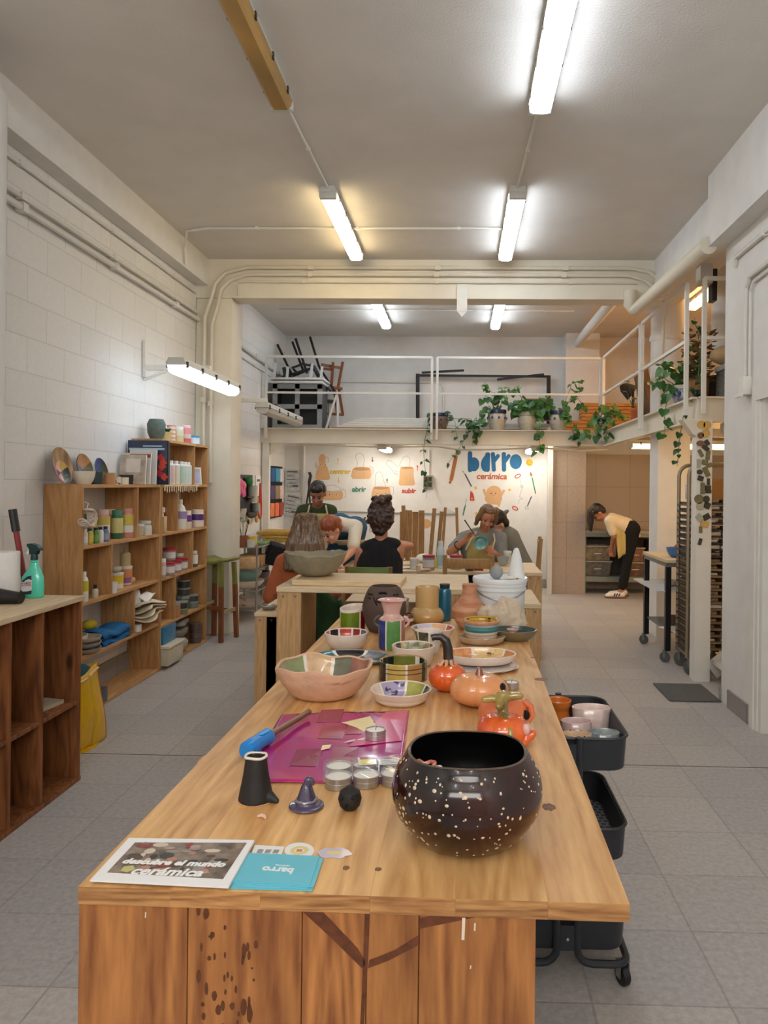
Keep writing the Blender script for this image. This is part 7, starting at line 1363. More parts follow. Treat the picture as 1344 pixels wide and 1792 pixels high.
# 22 blue turning tool
BLH = M('blue rubber grip', S(22, 128, 206), .35, var=.06, sc=12, coat=.2)
a_, c_ = az(430, 1318, HT + .018), az(541, 1246, HT + .02); t = thing('turning_tool', 'chunky blue-handled metal tool lying across the magenta sheet', 'tool', (a_.x, a_.y, HT)); d = c_ - a_; d.z = 0; L_ = d.length; t.rotation_euler = (0, 0, atan2(d.y, d.x))
b = MB(); b.tube([(-.004, 0, .023), (.006, 0, .023), (.03, 0, .024), (.055, 0, .025), (.08, 0, .026), (.10, 0, .025), (.108, 0, .025)], [.015, .021, .021, .019, .0195, .0205, .014], 18); b.build('grip', BLH, t)
b = MB(); b.tube([(.105, 0, .025), (L_, 0, .021)], [.0085, .0075], 14); b.build('metal_rod', M('bronze steel', S(140, 112, 92), .35, metal=.6), t)
b = MB(); b.ell((.075, -.006, .0435), (.022, .007, .004), 12, 6); b.build('grip_ridge', M('lighter blue grip', S(60, 160, 226), .35), t); b = MB(); b.ell((.006, -.0205, .022), .003, 8, 6); b.build('hang_hole', HOLE, t)
# 23 black figurines
BKC = M('matte black clay', S(30, 26, 25), .6, var=.2, sc=30, bump=.2)
t = thing('black_figurine', 'matte black tapering clay figurine with white rim and little tail', 'figurine', at(447, 1416, .037)); b = MB(); b.lathe([(0, 0), (.034, 0), (.036, .004), (.033, .02), (.026, .055), (.022, .085), (.0215, .092), (.018, .093), (.015, .06), (0, .03)], 32, sy=.85, wf=lambda a, i, r, z: (r * (1 + .03 * sin(6 * pi * a)), z)); b.cap((.03, -.005, .012), .012, (.046, -.012, .007), .006); remesh(b, 'body', BKC, t, .0025, 2, world=False)
b = MB(); b.tube([(.0215 * cos(q * pi / 10), .019 * sin(q * pi / 10), .0925 + .001 * sin(q)) for q in range(20)], .0028, 6, closed=True); b.build('rim', WL, t); b = MB(); b.lathe([(.0345, -.0003), (.036, .0025), (.033, .004)], 30, sy=.86); b.build('base_edge', g(206, 160, 120), t)
HATM = M('violet black glaze', S(52, 42, 66), .2, coat=.8, sc=14, c2=S(86, 76, 104))
t = thing('witch_hat', 'small glazed violet-black pointed hat ornament with grey band', 'ornament', at(536, 1426, .034)); b = MB(); b.lathe([(0, 0), (.033, 0), (.036, .003), (.035, .006), (.02, .009), (.0195, .018), (.014, .034), (.0095, .046), (0, .047)], 32); b.cap((0, 0, .042), .0095, (.004, 0, .055), .0078); b.cap((.004, 0, .055), .0075, (.012, 0, .054), .005); b.cap((.012, 0, .054), .005, (.013, 0, .048), .004); remesh(b, 'hat', HATM, t, .0022, 2, world=False); b = MB(); b.tube([(.0195 * cos(q * pi / 12), .0195 * sin(q * pi / 12), .016 + .001 * sin(q * 2)) for q in range(24)], .003, 6, closed=True); b.build('band', g(130, 126, 136), t)
t = thing('black_ball', 'small matte black clay ball with punched holes', 'ornament', at(611, 1424, .012) + Vector((0, .008, 0))); MB().lathe([(0, 0), (.012, .0005), (.02, .008), (.0235, .022), (.02, .036), (.01, .043), (.006, .046), (.003, .0445), (0, .043)], 28).build('body', BKC, t); b = MB()
for a, z in ((-2.2, .028), (-1.7, .018), (-1.2, .03), (-1.9, .012)): b.ell((.0222 * cos(a), .0222 * sin(a), z), (.0032, .0032, .0035), 8, 6)
b.build('hole', HOLE, t)
b = MB(); b.tube([(-.008, 0, .003), (0, .003, .004), (.007, .0, .0035), (.010, -.007, .003)], [.002, .004, .004, .002], 8); tag(b.build('clay_crumb', g(226, 186, 160), loc=at(457, 1432, 0)), 'curled crumb of pale clay in front of the black figurine', 'clay')
# 24 cards and stickers
def flat(name, label, cat, pts, z0, th, mat, cc=None):
    q = [az(*p, HT + z0).xy for p in pts]; cc = cc or sum((Vector(p) for p in q), Vector((0, 0))) / len(q); b = MB(); b.prism([(p[0] - cc.x, p[1] - cc.y) for p in q], 0, th); return tag(b.build(name, mat, loc=(cc.x, cc.y, HT + z0), ang=0), label, cat)
BLC = M('sky blue card', S(104, 190, 208), .5, var=.03); 
for k, dd in enumerate(((0, 0), (-8, -6), (3, -10), (-4, -14))):
    pts = [(402 + dd[0], 1556 + dd[1]), (546 + dd[0], 1560 + dd[1] * .7), (563 + dd[0], 1513 + dd[1]), (432 + dd[0], 1497 + dd[1] * .3)]
    card = flat('business_card', ('bottom sky-blue card of the fanned card pile', 'second sky-blue card of the fanned card pile', 'third sky-blue card of fanned card pile', 'top sky-blue card with white printing in the fanned pile')[k], 'card', pts, .0006 + .0011 * k, .001, BLC); card['group'] = 'sky blue cards'
pz = HT + .0006 + .0044 ; p = az(486, 1522, pz); T_ = Matrix.Translation((p.x - card.location.x, p.y - card.location.y, .0012)) @ Matrix.Rotation(pi - .08, 4, 'Z'); text('barro', 'card_lettering', PAPERW, .024, card, T_, .0002, 0, .0007); text('cerámica', 'card_lettering', PAPERW, .007, card, Matrix.Translation(T_.to_translation() + Vector((0.005, .014, 0))) @ Matrix.Rotation(pi - .08, 4, 'Z'), .0002)
pts = [(158, 1540), (400, 1552), (446, 1470), (226, 1466)]
for k in range(3):
    d_ = (3 - k) * 2; pc = flat('postcard', ('lowest white postcard under the printed one', 'middle white postcard under the printed one', 'printed postcard with white lettering at near left corner of table')[k], 'postcard', [(x + (k == 0) * 2 - d_ * .3, y + d_ * .5) for x, y in pts], .0055 + .0011 * k, .001, M('white card', S(236, 234, 232), .4, var=.02)); pc['group'] = 'white postcards'
def cuv(u, v):
    q = [az(*p_, HT + .0087).xy for p_ in pts]; a = (Vector(q[0]) * (1 - u) + Vector(q[1]) * u) * (1 - v) + (Vector(q[3]) * (1 - u) + Vector(q[2]) * u) * v; return (a.x - pc.location.x, a.y - pc.location.y)
def ppatch(poly, mat, dz, nm='picture'):
    b = MB(); b.prism([cuv(u, v) for u, v in poly], dz, dz + .0002); return b.build(nm, mat, pc, ang=0)
ppatch([(.07, .17), (.93, .14), (.95, .93), (.08, .88)], M('photo print', S(150, 130, 114), .3, sc=30, c2=S(84, 70, 60), coat=.3), .001)
rs = random.Random(17)
for k in range(46):
    u, v = .1 + rs.random() * .72, .2 + rs.random() * .58; w, h_ = .03 + rs.random() * .1, .04 + rs.random() * .1; cl = rs.choice([(176, 150, 130), (90, 70, 62), (140, 60, 56), (206, 190, 170), (200, 160, 60), (110, 124, 130), (56, 60, 56), (186, 130, 110), (150, 140, 128)])
    ppatch([(u + w * .5 + w * .5 * cos(q * pi / 4), v + h_ * .5 + h_ * .5 * sin(q * pi / 4)) for q in range(8)], PM(*cl), .00125 + .00001 * k)
e0, e1 = Vector(cuv(.1, .4)), Vector(cuv(.9, .4)); an = atan2((e1 - e0).y, (e1 - e0).x); wd = (e1 - e0).length
for s_, (u, v), w in (('descubre el mundo', (.50, .42), .0225), ('cerámica', (.50, .225), .033)):
    q = cuv(u, v); text(s_, 'card_lettering', PAPERW, w, pc, Matrix.Translation((q[0], q[1], .002)) @ Matrix.Rotation(an, 4, 'Z'), .0002, .2, .0011)
q = cuv(.2, .26); b = MB(); b.lathe([(0, .0016), (.012, .0016)], 5, c=(q[0], q[1], 0)); b.build('star_print', PM(196, 190, 120), pc, fix=False)
SW = M('white sticker', S(232, 230, 226), .5, var=.02)
st = flat('sticker', 'white rectangular sticker with drawings behind the postcards', 'sticker', [(438, 1500), (490, 1502), (498, 1482), (446, 1479)], .0006, .0006, SW); b = MB()
for k in range(3): b.box(-.018 + .014 * k, -.008 + .014 * k, -.006, .007, .0006, .0008)
b.build('sticker_print', M('sticker ink', S(150, 146, 144), .6, sc=200, var=.4), st, ang=0)
st = flat('sticker', 'round white sticker with orange centre, middle of three stickers', 'sticker', [(524 + 26 * cos(q * pi / 12), 1489 + 14 * sin(q * pi / 12)) for q in range(24)] , .0006, .0006, SW); b = MB(); b.lathe([(.008, .0008), (.016, .0008)], 24); b.build('sticker_print', PM(226, 206, 140), st, fix=False); b = MB(); b.box(-.005, .005, -.005, .004, .0007, .0009); b.build('sticker_print', PM(214, 130, 70), st, ang=0)
st = flat('sticker', 'lilac cloud-shaped sticker with yellow middle, right of three stickers', 'sticker', [(585 + (30 + 3 * sin(q * pi / 2)) * cos(q * pi / 12), 1493 + (9 + 1.5 * sin(q * 1.7)) * sin(q * pi / 12)) for q in range(24)], .0006, .0006, PM(196, 186, 206)); b = MB(); b.lathe([(0, .0008), (.011, .0008)], 16, sx=1.3, sy=.6); b.build('sticker_print', PM(226, 206, 130), st, fix=False)
# ================================================================ bench A bowl, bench goods
RC = M('rough grey-green clay', S(150, 140, 116), .85, var=.14, sc=18, bump=.4, bsc=60)
vessel('clay_bowl', 'large rough grey clay bowl with uneven rim on the tall bench', 'bowl', (az(556, 1004, .99).x, 4.12, .9895), curve([(.07, 0), (.11, .02), (.15, .07), (.172, .115), (.176, .125)], 14), .012, 56, None, None, RC, lambda a, i, r, z: (r * (1 + .02 * sin(2 * pi * a * 3)), z + (.007 * sin(2 * pi * a * 2 + .8) + .003 * sin(2 * pi * a * 9) if z > .09 else 0)))
for k, (dx, c, l) in enumerate(((-.03, STEEL, 'steel dish on the narrow side bench'), (.04, CRM, 'cream lump beside steel dish on side bench'))): bowl('dish', l, 'dish', (-1.08 + dx, 4.32 + .1 * k, .7605), .05, .025, c)
# cart contents
cc = Vector((.335, 2.47, .6515))
vessel('cup', 'orange glazed cup standing in top tray of the cart', 'cup', Vector((.352, 2.6, .652)), curve([(.036, 0), (.04, .03), (.036, .07), (.041, .085), (.044, .105)], 12), .005, 40, None, None, M('bright orange glaze', S(214, 116, 44), .3, coat=.6, var=.08))
vessel('bowl', 'pale pink oval bowl at back of the cart tray', 'bowl', Vector((.455, 2.54, .652)), [(.05, 0), (.06, .03), (.066, .1)], .005, 40, None, None, g(222, 196, 188), None, .6)
vessel('cup', 'lilac-pink cup in cart tray behind the brown-speckled one', 'cup', Vector((.385, 2.42, .652)), [(.045, 0), (.05, .05), (.05, .09)], .004, 40, None, g and None, g(206, 176, 172), None, .7)
vessel('cup', 'cream cup with dark brown flecks at front of cart tray', 'cup', Vector((.372, 2.325, .652)), [(.042, 0), (.046, .05), (.046, .08)], .004, 40, None, lambda a, z: g(214, 180, 146), g(206, 176, 146, sc=60, c2=S(50, 32, 26), thr=(.56, .6)), None, .7)
vessel('cup', 'grey-green mottled cup lying at right of the cart tray', 'cup', Vector((.462, 2.36, .652)), [(.045, 0), (.05, .05), (.05, .075)], .004, 40, lambda a, z: g(206, 196, 190) if z < .4 else None, None, g(160, 166, 164, sc=24, c2=S(110, 120, 120)), None, .7)
blob('cleaning_rag', 'brown-grey rag bundle in the lowest tray of the cart', 'rag', (.44, 2.36, .112), (.05, .06, .05), M('rag', S(170, 150, 136), .9, sc=20, c2=S(110, 90, 80)), 5, 41)
# far table goods
def ft(px, py): p = az(px, py, .7555); p.z = .7555; return p
jar('glaze_jar', 'grey glaze jar with red lid at middle of the far table', 'jar', ft(750, 997), .053, .13, (130, 130, 130), (166, 40, 62), [((196, 196, 196), .2, .7)], None, neck=1.0, lid_h=.14, sh=.97)
jar('glaze_jar', 'red-lidded jar seen through the empty chair back', 'jar', ft(798, 998) + Vector((0, .1, 0)), .055, .125, (150, 150, 150), (166, 40, 62), None, None, neck=1.0, lid_h=.14, sh=.97)
jar('white_tub', 'white tub beside red-lidded jar on far table', 'tub', ft(724, 996), .035, .095, (206, 204, 198), Wt, None, None, neck=.95)
jar('tall_bottle', 'pale blue bottle left of the empty chair on far table', 'bottle', ft(771, 994), .036, .24, (186, 202, 208), (206, 214, 216), [((150, 176, 186), .1, .5)], None, neck=.6, sh=.75)
blob('clay_disc', 'flat pink clay piece at near edge of far table', 'clay', ft(745, 999), (.055, .05, .012), PM(206, 160, 126), 3, 44, .6); cup('water_glass', 'small cup near edge of far table', 'cup', ft(732, 1000), .02, .05, PM(214, 190, 160))
for k, (px, py, l) in enumerate(((708, 990, 'thin brush lying farther on the far table'), (716, 996, 'dark-handled brush lying on far table'))):
    b = MB(); b.tube([(-.06, -.03, .006), (.07, .03, .006)], [.003, .006], 6); tag(b.build('paint_brush', (PM(170, 130, 90), PM(70, 30, 40))[k], loc=ft(px, py)), l, 'brush', 'brushes on the far table')
bowl('bowl', 'dark shallow bowl seen through the empty chair', 'bowl', ft(822, 999), .05, .035, g(86, 66, 56)); tag(MB().box(-.04, .04, -.03, .03, 0, .03, .005).build('red_lid', PM(166, 40, 62), loc=ft(838, 998)), 'dark red lid lying on far table behind chair', 'lid')  # the red piece is a lid, built as a flat block
bowl('bowl', 'grey two-tone bowl at right end of the far table', 'bowl', ft(880, 990), .055, .085, g(150, 156, 156)); bowl('plate', 'grey plate on right part of far table', 'plate', ft(868, 1000), .06, .02, g(150, 136, 120)); blob('white_cloth', 'white crumpled paper behind the red-lidded jar', 'paper', ft(742, 985), (.08, .07, .045), PAPERW, 4, 46)
jar('yellow_jar', 'small yellow jar right of the red-lidded jar', 'jar', ft(762, 994), .025, .09, (206, 190, 70), (206, 190, 70)); blob('white_clay_ball', 'white clay piece held by the red-haired woman', 'clay', (-1.13, 6.62, .77), (.07, .06, .07), PAPERW, 3, 47)
jar('white_tub', 'white-topped tub on right of far table beside the grey bowl', 'tub', ft(888, 986), .04, .12, (190, 196, 196), Wt, None, None, neck=.95)
t = thing('draped_jacket', 'dark green cloth draped over a stool under the tall bench', 'cloth', (-.86, 4.75, 0)); b = MB(); b.grid(lambda u, v: (-.12 + .22 * u + .03 * sin(6 * v) + .06 * v * u, .02 * sin(9 * u), .80 - .62 * v + .05 * sin(5 * u)), 14, 12); b.build('cloth', M('dark green cloth b', S(44, 76, 40), .9, var=.25, sc=8, bump=.3), t, solid=.03); MB().box(-.11, .11, .04, .3, .42, .45).build('seat', LEGB, t)
for x in (-.09, .09): MB().box(x - .015, x + .015, .26, .29, 0, .42).build('leg', LEGB, t, ang=0); MB().box(x - .015, x + .015, .05, .08, 0, .42).build('leg', LEGB, t, ang=0)
SCL = {'wide cup with black, yellow and tan stripes in front of leafy bowl': (1.2, 1.2, 1.0), 'small white bowl with leafy green panels inside': (1.12,) * 3, 'shallow dish with cream, lilac, olive and teal sectors inside': (1.12,) * 3, 'coiled bowl in yellow, pink and teal rings sitting in saucer': (1.18, 1.18, 1.25), 'green and dark red glazed mug with uneven white rim': (1.16, 1.16, 1.1),
 'vase with pink flared neck over blue and green stripes': (1.12, 1.12, 1.03), 'tall grey-brown lantern vase with cut-out flower openings': (1.12, 1.12, 1.03), 'white cup with one dark green patch on its side': (1.1, 1.1, 1.15), 'red-orange glazed pumpkin with tall curved black stem': (1.04, 1.0, 1.15)}
for o in list(bpy.data.objects):
    if o.get('label') in SCL: o.scale = SCL[o['label']]
# ================================================================ people
SKIN1 = M('warm tan skin', S(186, 126, 94), .5, var=.06, sc=20); SKIN2 = M('fair skin', S(216, 160, 132), .5, var=.06, sc=20); SKIN3 = M('brown tan skin', S(170, 112, 80), .5, var=.06, sc=20)
def hairm(n, c, c2): return M(n, S(*c), .45, sc=22, c2=S(*c2), st=(6, 6, .6), coat=.15)
HBLK = hairm('black hair', (26, 20, 18), (44, 34, 30)); HBRN = hairm('long brown hair', (56, 38, 26), (134, 98, 62)); HRED = hairm('red hair', (124, 56, 24), (158, 82, 40)); HDRK = hairm('dark curly hair', (34, 22, 18), (74, 44, 32)); HBLO = hairm('dark blonde hair', (84, 62, 44), (150, 118, 84))
EYE = M('dark eye', S(34, 24, 20), .2); LIP = M('lips', S(176, 92, 84), .5)
def vlerp(a, b, t): return Vector(a).lerp(Vector(b), t)
def hand(b, wr, d, nrm, curl=.6, side=1):
    """palm, four unequal bent fingers and a thumb from the side of the palm"""
    d = d.normalized(); nrm = (nrm - d * nrm.dot(d)).normalized(); s = d.cross(nrm).normalized()
    for k in (-1, 0, 1): b.cap(wr + s * .006 * k, .02, wr + d * .07 + s * .022 * k, .0155, 8)
    for k, L in enumerate((.066, .075, .07, .055)):
        p = wr + d * .075 + s * (.028 - .0185 * k); q = p + (d * cos(curl * .6) + nrm * sin(curl * .6)) * L * .55; r = q + (d * cos(curl * 1.5) + nrm * sin(curl * 1.5)) * L * .5
        b.cap(p, .0092, q, .0085, 8); b.cap(q, .0085, r, .0072, 8)
    p = wr + d * .022 + s * .024 * side; q = p + (d * .55 + s * .7 * side + nrm * .25) * .042; b.cap(p, .0125, q, .0105, 8); b.cap(q, .0105, q + (d * .8 + s * .15 * side + nrm * .5) * .034, .0085, 8)
def person(label, J, fd, skin, hair, top, sleeve=.5, pants=None, topname='shirt', group=None, hairf=None, headup=(0, 0, 1), legs=True, vox=.0095, hs=1.0, topr=.016):
    J = {k: Vector(v) for k, v in J.items()}; t = thing('person', label, 'person', (J['pel'].x, J['pel'].y, J.get('base', Vector((0, 0, 0))).z), 0, group)
    fd = Vector(fd).normalized(); hu = Vector(headup); hu = (hu - fd * hu.dot(fd)).normalized(); hr = fd.cross(hu).normalized(); hc = J['head']
    HM = Matrix((( hr.x, fd.x, hu.x, hc.x), (hr.y, fd.y, hu.y, hc.y), (hr.z, fd.z, hu.z, hc.z), (0, 0, 0, 1)))
    def torso(b, e=0, lo=0.0):
        for s in 'LR':
            hip, sh = J['hip' + s], J['sh' + s]; m = J['pel'].lerp(J['neck'], .5); w = vlerp(hip, sh, .48).lerp(m, .22)
            h0 = hip.lerp(w, lo); b.cap(h0, .098 + e, w, .082 + e); b.cap(w, .082 + e, sh.lerp(m, .12 if sleeve or not e else .34), .068 + e); sq = sh.lerp(J['neck'], .30 if e and not sleeve else 0); b.cap(sq, .052 + e, J['neck'].lerp(sh, .25), .05 + e)
        b.cap(J['pel'].lerp(J['neck'], lo + .05), .1 + e, J['pel'].lerp(J['neck'], .85), .088 + e)
    b = MB(); torso(b); b.cap(J['neck'], .056, hc - hu * .05, .05)
    b.T = HM @ Matrix.Scale(hs, 4); b.ell((0, -.008, .02), (.073, .092, .093), 20, 14); b.ell((0, .022, -.055), (.054, .062, .06), 16, 10); b.ell((0, .062, -.098), (.022, .018, .016), 10, 8)
    b.cap((0, .084, -.008), .0075, (0, .105, -.042), .012, 8)
    for s in (-1, 1): b.ell((s * .074, -.012, -.018), (.011, .019, .031), 10, 8); b.ell((s * .04, .066, -.04), (.022, .02, .02), 8, 6); b.ell((s * .012, .094, -.044), (.008, .008, .007), 8, 6)
    b.ell((0, .083, -.073), (.024, .01, .009), 10, 6); b.T = None
    for s in 'LR':
        if 'el' + s in J:
            b.cap(J['sh' + s], .05, J['el' + s], .038); b.cap(J['el' + s], .038, J['wr' + s], .025); d = J['wr' + s] - J['el' + s]; hd = J.get('hd' + s, d.normalized()); hand(b, J['wr' + s], hd, J.get('hn' + s, Vector((0, 0, -1)) if abs(d.normalized().z) < .8 else Vector((0, 1, 0))), .7, 1 if s == 'L' else -1)
        if legs:
            b.cap(J['hip' + s], .088, J['kn' + s], .056); b.cap(J['kn' + s], .056, J['an' + s], .036)
            f = J['toe' + s] - J['an' + s]; b.cap(J['an' + s] + Vector((0, 0, -.03)), .036, J['an' + s] + f + Vector((0, 0, -.0)), .028)
    remesh(b, 'body', skin, t, vox, 4)
    # face
    for s in (-1, 1):
        b = MB(); b.T = HM @ Matrix.Scale(hs, 4); b.ell((s * .031, .081, -.008), (.0125, .007, .0065), 10, 6); b.T = None; b.build('eye', EYE, t, world=True)
        b = MB(); b.T = HM @ Matrix.Scale(hs, 4); b.cap((s * .015, .086, .012), .0038, (s * .046, .074, .014), .003, 6); b.T = None; b.build('eyebrow', hair, t, world=True)
    b = MB(); b.T = HM @ Matrix.Scale(hs, 4); b.ell((0, .088, -.070), (.022, .007, .0045), 10, 6); b.ell((0, .087, -.078), (.018, .007, .005), 10, 6); b.T = None; b.build('lips', LIP, t, world=True)
    # hair: cap over the skull plus what hairf adds in head space
    b = MB(); b.T = HM @ Matrix.Scale(hs, 4); b.ell((0, -.024, .034), (.083, .093, .092), 20, 14); b.ell((0, -.055, -.01), (.072, .06, .075), 14, 10)
    if hairf: hairf(b)
    b.T = None; ho = remesh(b, 'hair', hair, t, .007, 3); cu = hair is HDRK; fr = Vector((38, 38, 38)) if cu else Vector((70, 70, 9))
    for v in ho.data.vertices: v.co += v.normal * ((.013 if cu else .006) * noise.noise(v.co * fr))
    b = MB(); torso(b, topr, .12)
    if sleeve:
        for s in 'LR':
            if 'el' + s in J:
                e = J['sh' + s].lerp(J['el' + s], min(sleeve, 1)); b.cap(J['sh' + s], .066, e, .058)
                if sleeve > 1: b.cap(J['el' + s], .056, J['el' + s].lerp(J['wr' + s], sleeve - 1), .044)
    remesh(b, topname, top, t, .011, 4)
    if pants and legs:
        b = MB()
        for s in 'LR': b.cap(J['hip' + s], .112, J['kn' + s], .072); b.cap(J['kn' + s], .07, J['kn' + s].lerp(J['an' + s], .82), .054); b.cap(J['hip' + s], .115, vlerp(J['hip' + s], J['sh' + s], .14), .112)
        b.cap(J['pel'], .11, vlerp(J['pel'], J['neck'], .12), .11); remesh(b, 'trousers', pants, t, .012, 4)
    return t, HM
def stand_legs(p, hx=.09, dy=0, h=None, ax_=(1, 0)):
    a = Vector((ax_[0], ax_[1], 0)) * hx; p = Vector(p); o = {}
    for s, k in (('L', -1), ('R', 1)):
        o['hip' + s] = p + a * k; o['kn' + s] = Vector((p.x, p.y + dy, .47)) + a * k; o['an' + s] = Vector((p.x, p.y + dy, .07)) + a * k; o['toe' + s] = o['an' + s] + Vector((0, -.16, -.04))
    return o
def sit_legs(p, d, hx=.09):
    """seated: thighs along d, shanks down to the floor"""
    p = Vector(p); d = Vector(d).normalized(); a = Vector((-d.y, d.x, 0)) * -hx; o = {}
    for s, k in (('L', -1), ('R', 1)):
        o['hip' + s] = p + a * k; o['kn' + s] = p + d * .42 + a * k * 1.3 + Vector((0, 0, .02)); o['an' + s] = Vector((o['kn' + s].x, o['kn' + s].y, .07)) - d * .05; o['toe' + s] = o['an' + s] + d * .16 - Vector((0, 0, .035))
    return o
APR = M('ochre linen apron', S(176, 158, 96), .9, var=.1, sc=10, bump=.3, bsc=200); STRAP = M('cream strap', S(226, 208, 176), .8)
def pxp(px, py, y): return ay(px, py, y)
BLKC = M('black cotton', S(16, 16, 19), .9, var=.1); JEAN = M('blue denim', S(52, 92, 122), .85, var=.12, sc=14); GREY = M('grey cotton', S(134, 134, 130), .9, var=.06, sc=12)
# 1 standing woman in green
y = 7.6; pel = Vector((pxp(552, 900, y).x, 7.62, .86))
J = dict(head=pxp(556, 863, 7.42), neck=pxp(555, 889, 7.56), pel=pel, shL=pxp(530, 894, y), shR=pxp(579, 894, y), elL=pxp(516, 928, 7.55), wrL=pxp(527, 945, 7.36), elR=pxp(586, 932, y), wrR=pxp(584, 966, 7.5), **stand_legs(pel))
def hf1(b):
    b.ell((0, -.1, .0), (.04, .04, .05)); b.ell((0, .04, .075), (.07, .05, .045))
t, HM = person('woman standing in dark green top and ochre apron, looking down at her hands', J, (0, -1, -.62), SKIN3, HBLK, M('dark green cotton', S(50, 66, 34), .9, var=.1), .55, BLKC, hairf=hf1)
b = MB(); hw = .135; n0 = J['neck']
b.grid(lambda u, v: (pel.x + (u - .5) * 2 * (hw + .1 * min(1, v * 1.6)) * (1 if v < .45 else 1), 7.62 - .135 - .02 * sin(pi * u) - .012 * sin(14 * v + 3 * u) * .5 - .0 * v, 1.20 - .62 * v), 16, 18); b.build('apron', APR, t, world=True, solid=.008)
for s, px0, px1 in ((-1, 543, 538), (1, 569, 573)):
    b = MB(); b.tube([pxp(px0 + s * 1, 884, 7.47), pxp((px0 + px1) / 2, 890, 7.45), pxp(px1, 900, 7.47)], .009, 6); b.build('apron_strap', STRAP, t, world=True)
# 2 long-haired woman from behind
y = 5.25; pel = Vector((-1.1, 5.32, .52)); hd_ = pxp(537, 928, y)
J = dict(head=hd_, neck=hd_ + Vector((0, .0, -.2)), pel=pel, shL=hd_ + Vector((-.16, 0, -.23)), shR=hd_ + Vector((.14, .02, -.23)), elL=Vector((-1.33, 5.22, .70)), wrL=Vector((-1.24, 5.5, .72)), elR=hd_ + Vector((.18, .12, -.45)), wrR=hd_ + Vector((.08, .36, -.4)), **sit_legs(pel, (-.1, 1, 0)))
def hf2(b):
    for k in range(9):
        x = -.085 + .17 * k / 8; b.cap((x * .5, -.06, .08), .04, (x * 1.25, -.085, -.1), .032); b.cap((x * 1.25, -.085, -.1), .032, (x * 1.5, -.08, -.27), .022)
t, HM = person('person with very long brown hair seen from behind in rust-coloured top, above the clay bowl', J, (-.1, 1, -.1), SKIN2, HBRN, M('rust cotton', S(170, 90, 52), .9, var=.12, sc=9), 1.5, M('dark brown cotton', S(66, 44, 34), .9), hairf=hf2)
b = MB(); b.T = HM; b.cap((-.06, -.06, .06), .012, (.06, -.07, .05), .012); b.T = None; b.build('hair_clip', PM(226, 200, 130), t, world=True)
# 3 red-haired woman bending over
pel = Vector((-1.17, 7.40, 1.02)); hd_ = pxp(579, 927, 6.68)
J = dict(head=hd_, neck=Vector((-1.12, 6.88, 1.13)), pel=pel, shL=Vector((-.97, 6.95, 1.10)), shR=Vector((-1.25, 6.95, 1.08)), elL=Vector((-.97, 6.72, .90)), wrL=Vector((-1.05, 6.55, .80)), elR=Vector((-1.28, 6.8, .88)), wrR=Vector((-1.17, 6.58, .80)), **stand_legs(pel, dy=.1))
t_, tmp = J['hipL'], J['hipR']; J['hipL'], J['hipR'] = tmp, t_
for k in ('kn', 'an', 'toe'): J[k + 'L'], J[k + 'R'] = J[k + 'R'], J[k + 'L']
def hf3(b): b.ell((0, -.02, .05), (.086, .098, .085)); b.ell((0, -.09, .02), (.05, .05, .05))
t, HM = person('woman with red hair tied back bending over the table in cream top and jeans', J, (-.5, -.55, -.6), SKIN2, HRED, M('cream cotton', S(226, 218, 202), .9, var=.05), .8, JEAN, hairf=hf3, headup=(-.5, -.55, .75))
b = MB(); b.cap(J['hipL'], .15, J['hipL'].lerp(J['shL'], .85), .115); b.cap(J['hipR'], .15, J['hipR'].lerp(J['shR'], .85), .115); b.cap(pel, .16, pel.lerp(J['neck'], .8), .125); b.cap(J['hipL'], .135, J['knL'], .09); b.cap(J['hipR'], .135, J['knR'], .09); remesh(b, 'denim_overall', JEAN, t, .012, 4)
b = MB(); b.grid(lambda u, v: Vector((-1.18 + .28 * u, 6.83 + .45 * v, .98 - .06 * v - .02 * sin(9 * v))), 8, 10); b.build('apron', M('beige apron', S(196, 178, 146), .9), t, world=True, solid=.008)
# 4 woman in black from behind
pel = Vector((-.655, 5.95, .565)); hd_ = pxp(668, 912, 6.05)
J = dict(head=hd_, neck=hd_ + Vector((0, -.02, -.185)), pel=pel, shL=hd_ + Vector((-.155, -.02, -.245)), shR=hd_ + Vector((.145, 0, -.215)), elL=hd_ + Vector((-.215, .02, -.5)), wrL=hd_ + Vector((-.1, .3, -.43)), elR=hd_ + Vector((.215, .22, -.22)), wrR=hd_ + Vector((.06, .42, -.2)), **sit_legs(pel, (0, 1, 0)))
def hf4(b):
    rs = random.Random(2); b.ell((0, -.045, .03), (.108, .1, .13))
    for k in range(16): a = k * .8; b.ell((.075 * cos(a), -.05 + .06 * sin(a), .09 + .03 * (k % 4)), (.034, .034, .03)); b.ell((.085 * cos(a), -.06 + .05 * sin(a), .0 + .03 * (k % 3)), (.03, .03, .035))
    b.ell((.01, -.05, .15), (.075, .06, .06)); b.ell((0, -.07, -.07), (.06, .04, .06))
t, HM = person('woman in black sleeveless top with dark curly updo seen from behind', J, (.1, 1, -.15), SKIN1, HDRK, BLKC, 0, BLKC, topname='sleeveless_top', hairf=hf4, topr=.02)
b = MB(); b.T = HM; b.tube([(-.085, -.01, -.055 - .0), (-.098, -.01, -.075), (-.09, -.01, -.098), (-.078, -.01, -.08)], .004, 6); b.T = None; b.build('earring', PM(206, 200, 190), t, world=True)
b = MB(); n = J['neck']; b.tube([n + Vector((.075 * cos(a), .06 * sin(a), .0 + .02 * cos(a * 2) * .3)) for a in [k * pi / 10 for k in range(20)]], .011, 6, closed=True); b.build('scarf', PM(196, 150, 140), t, world=True)
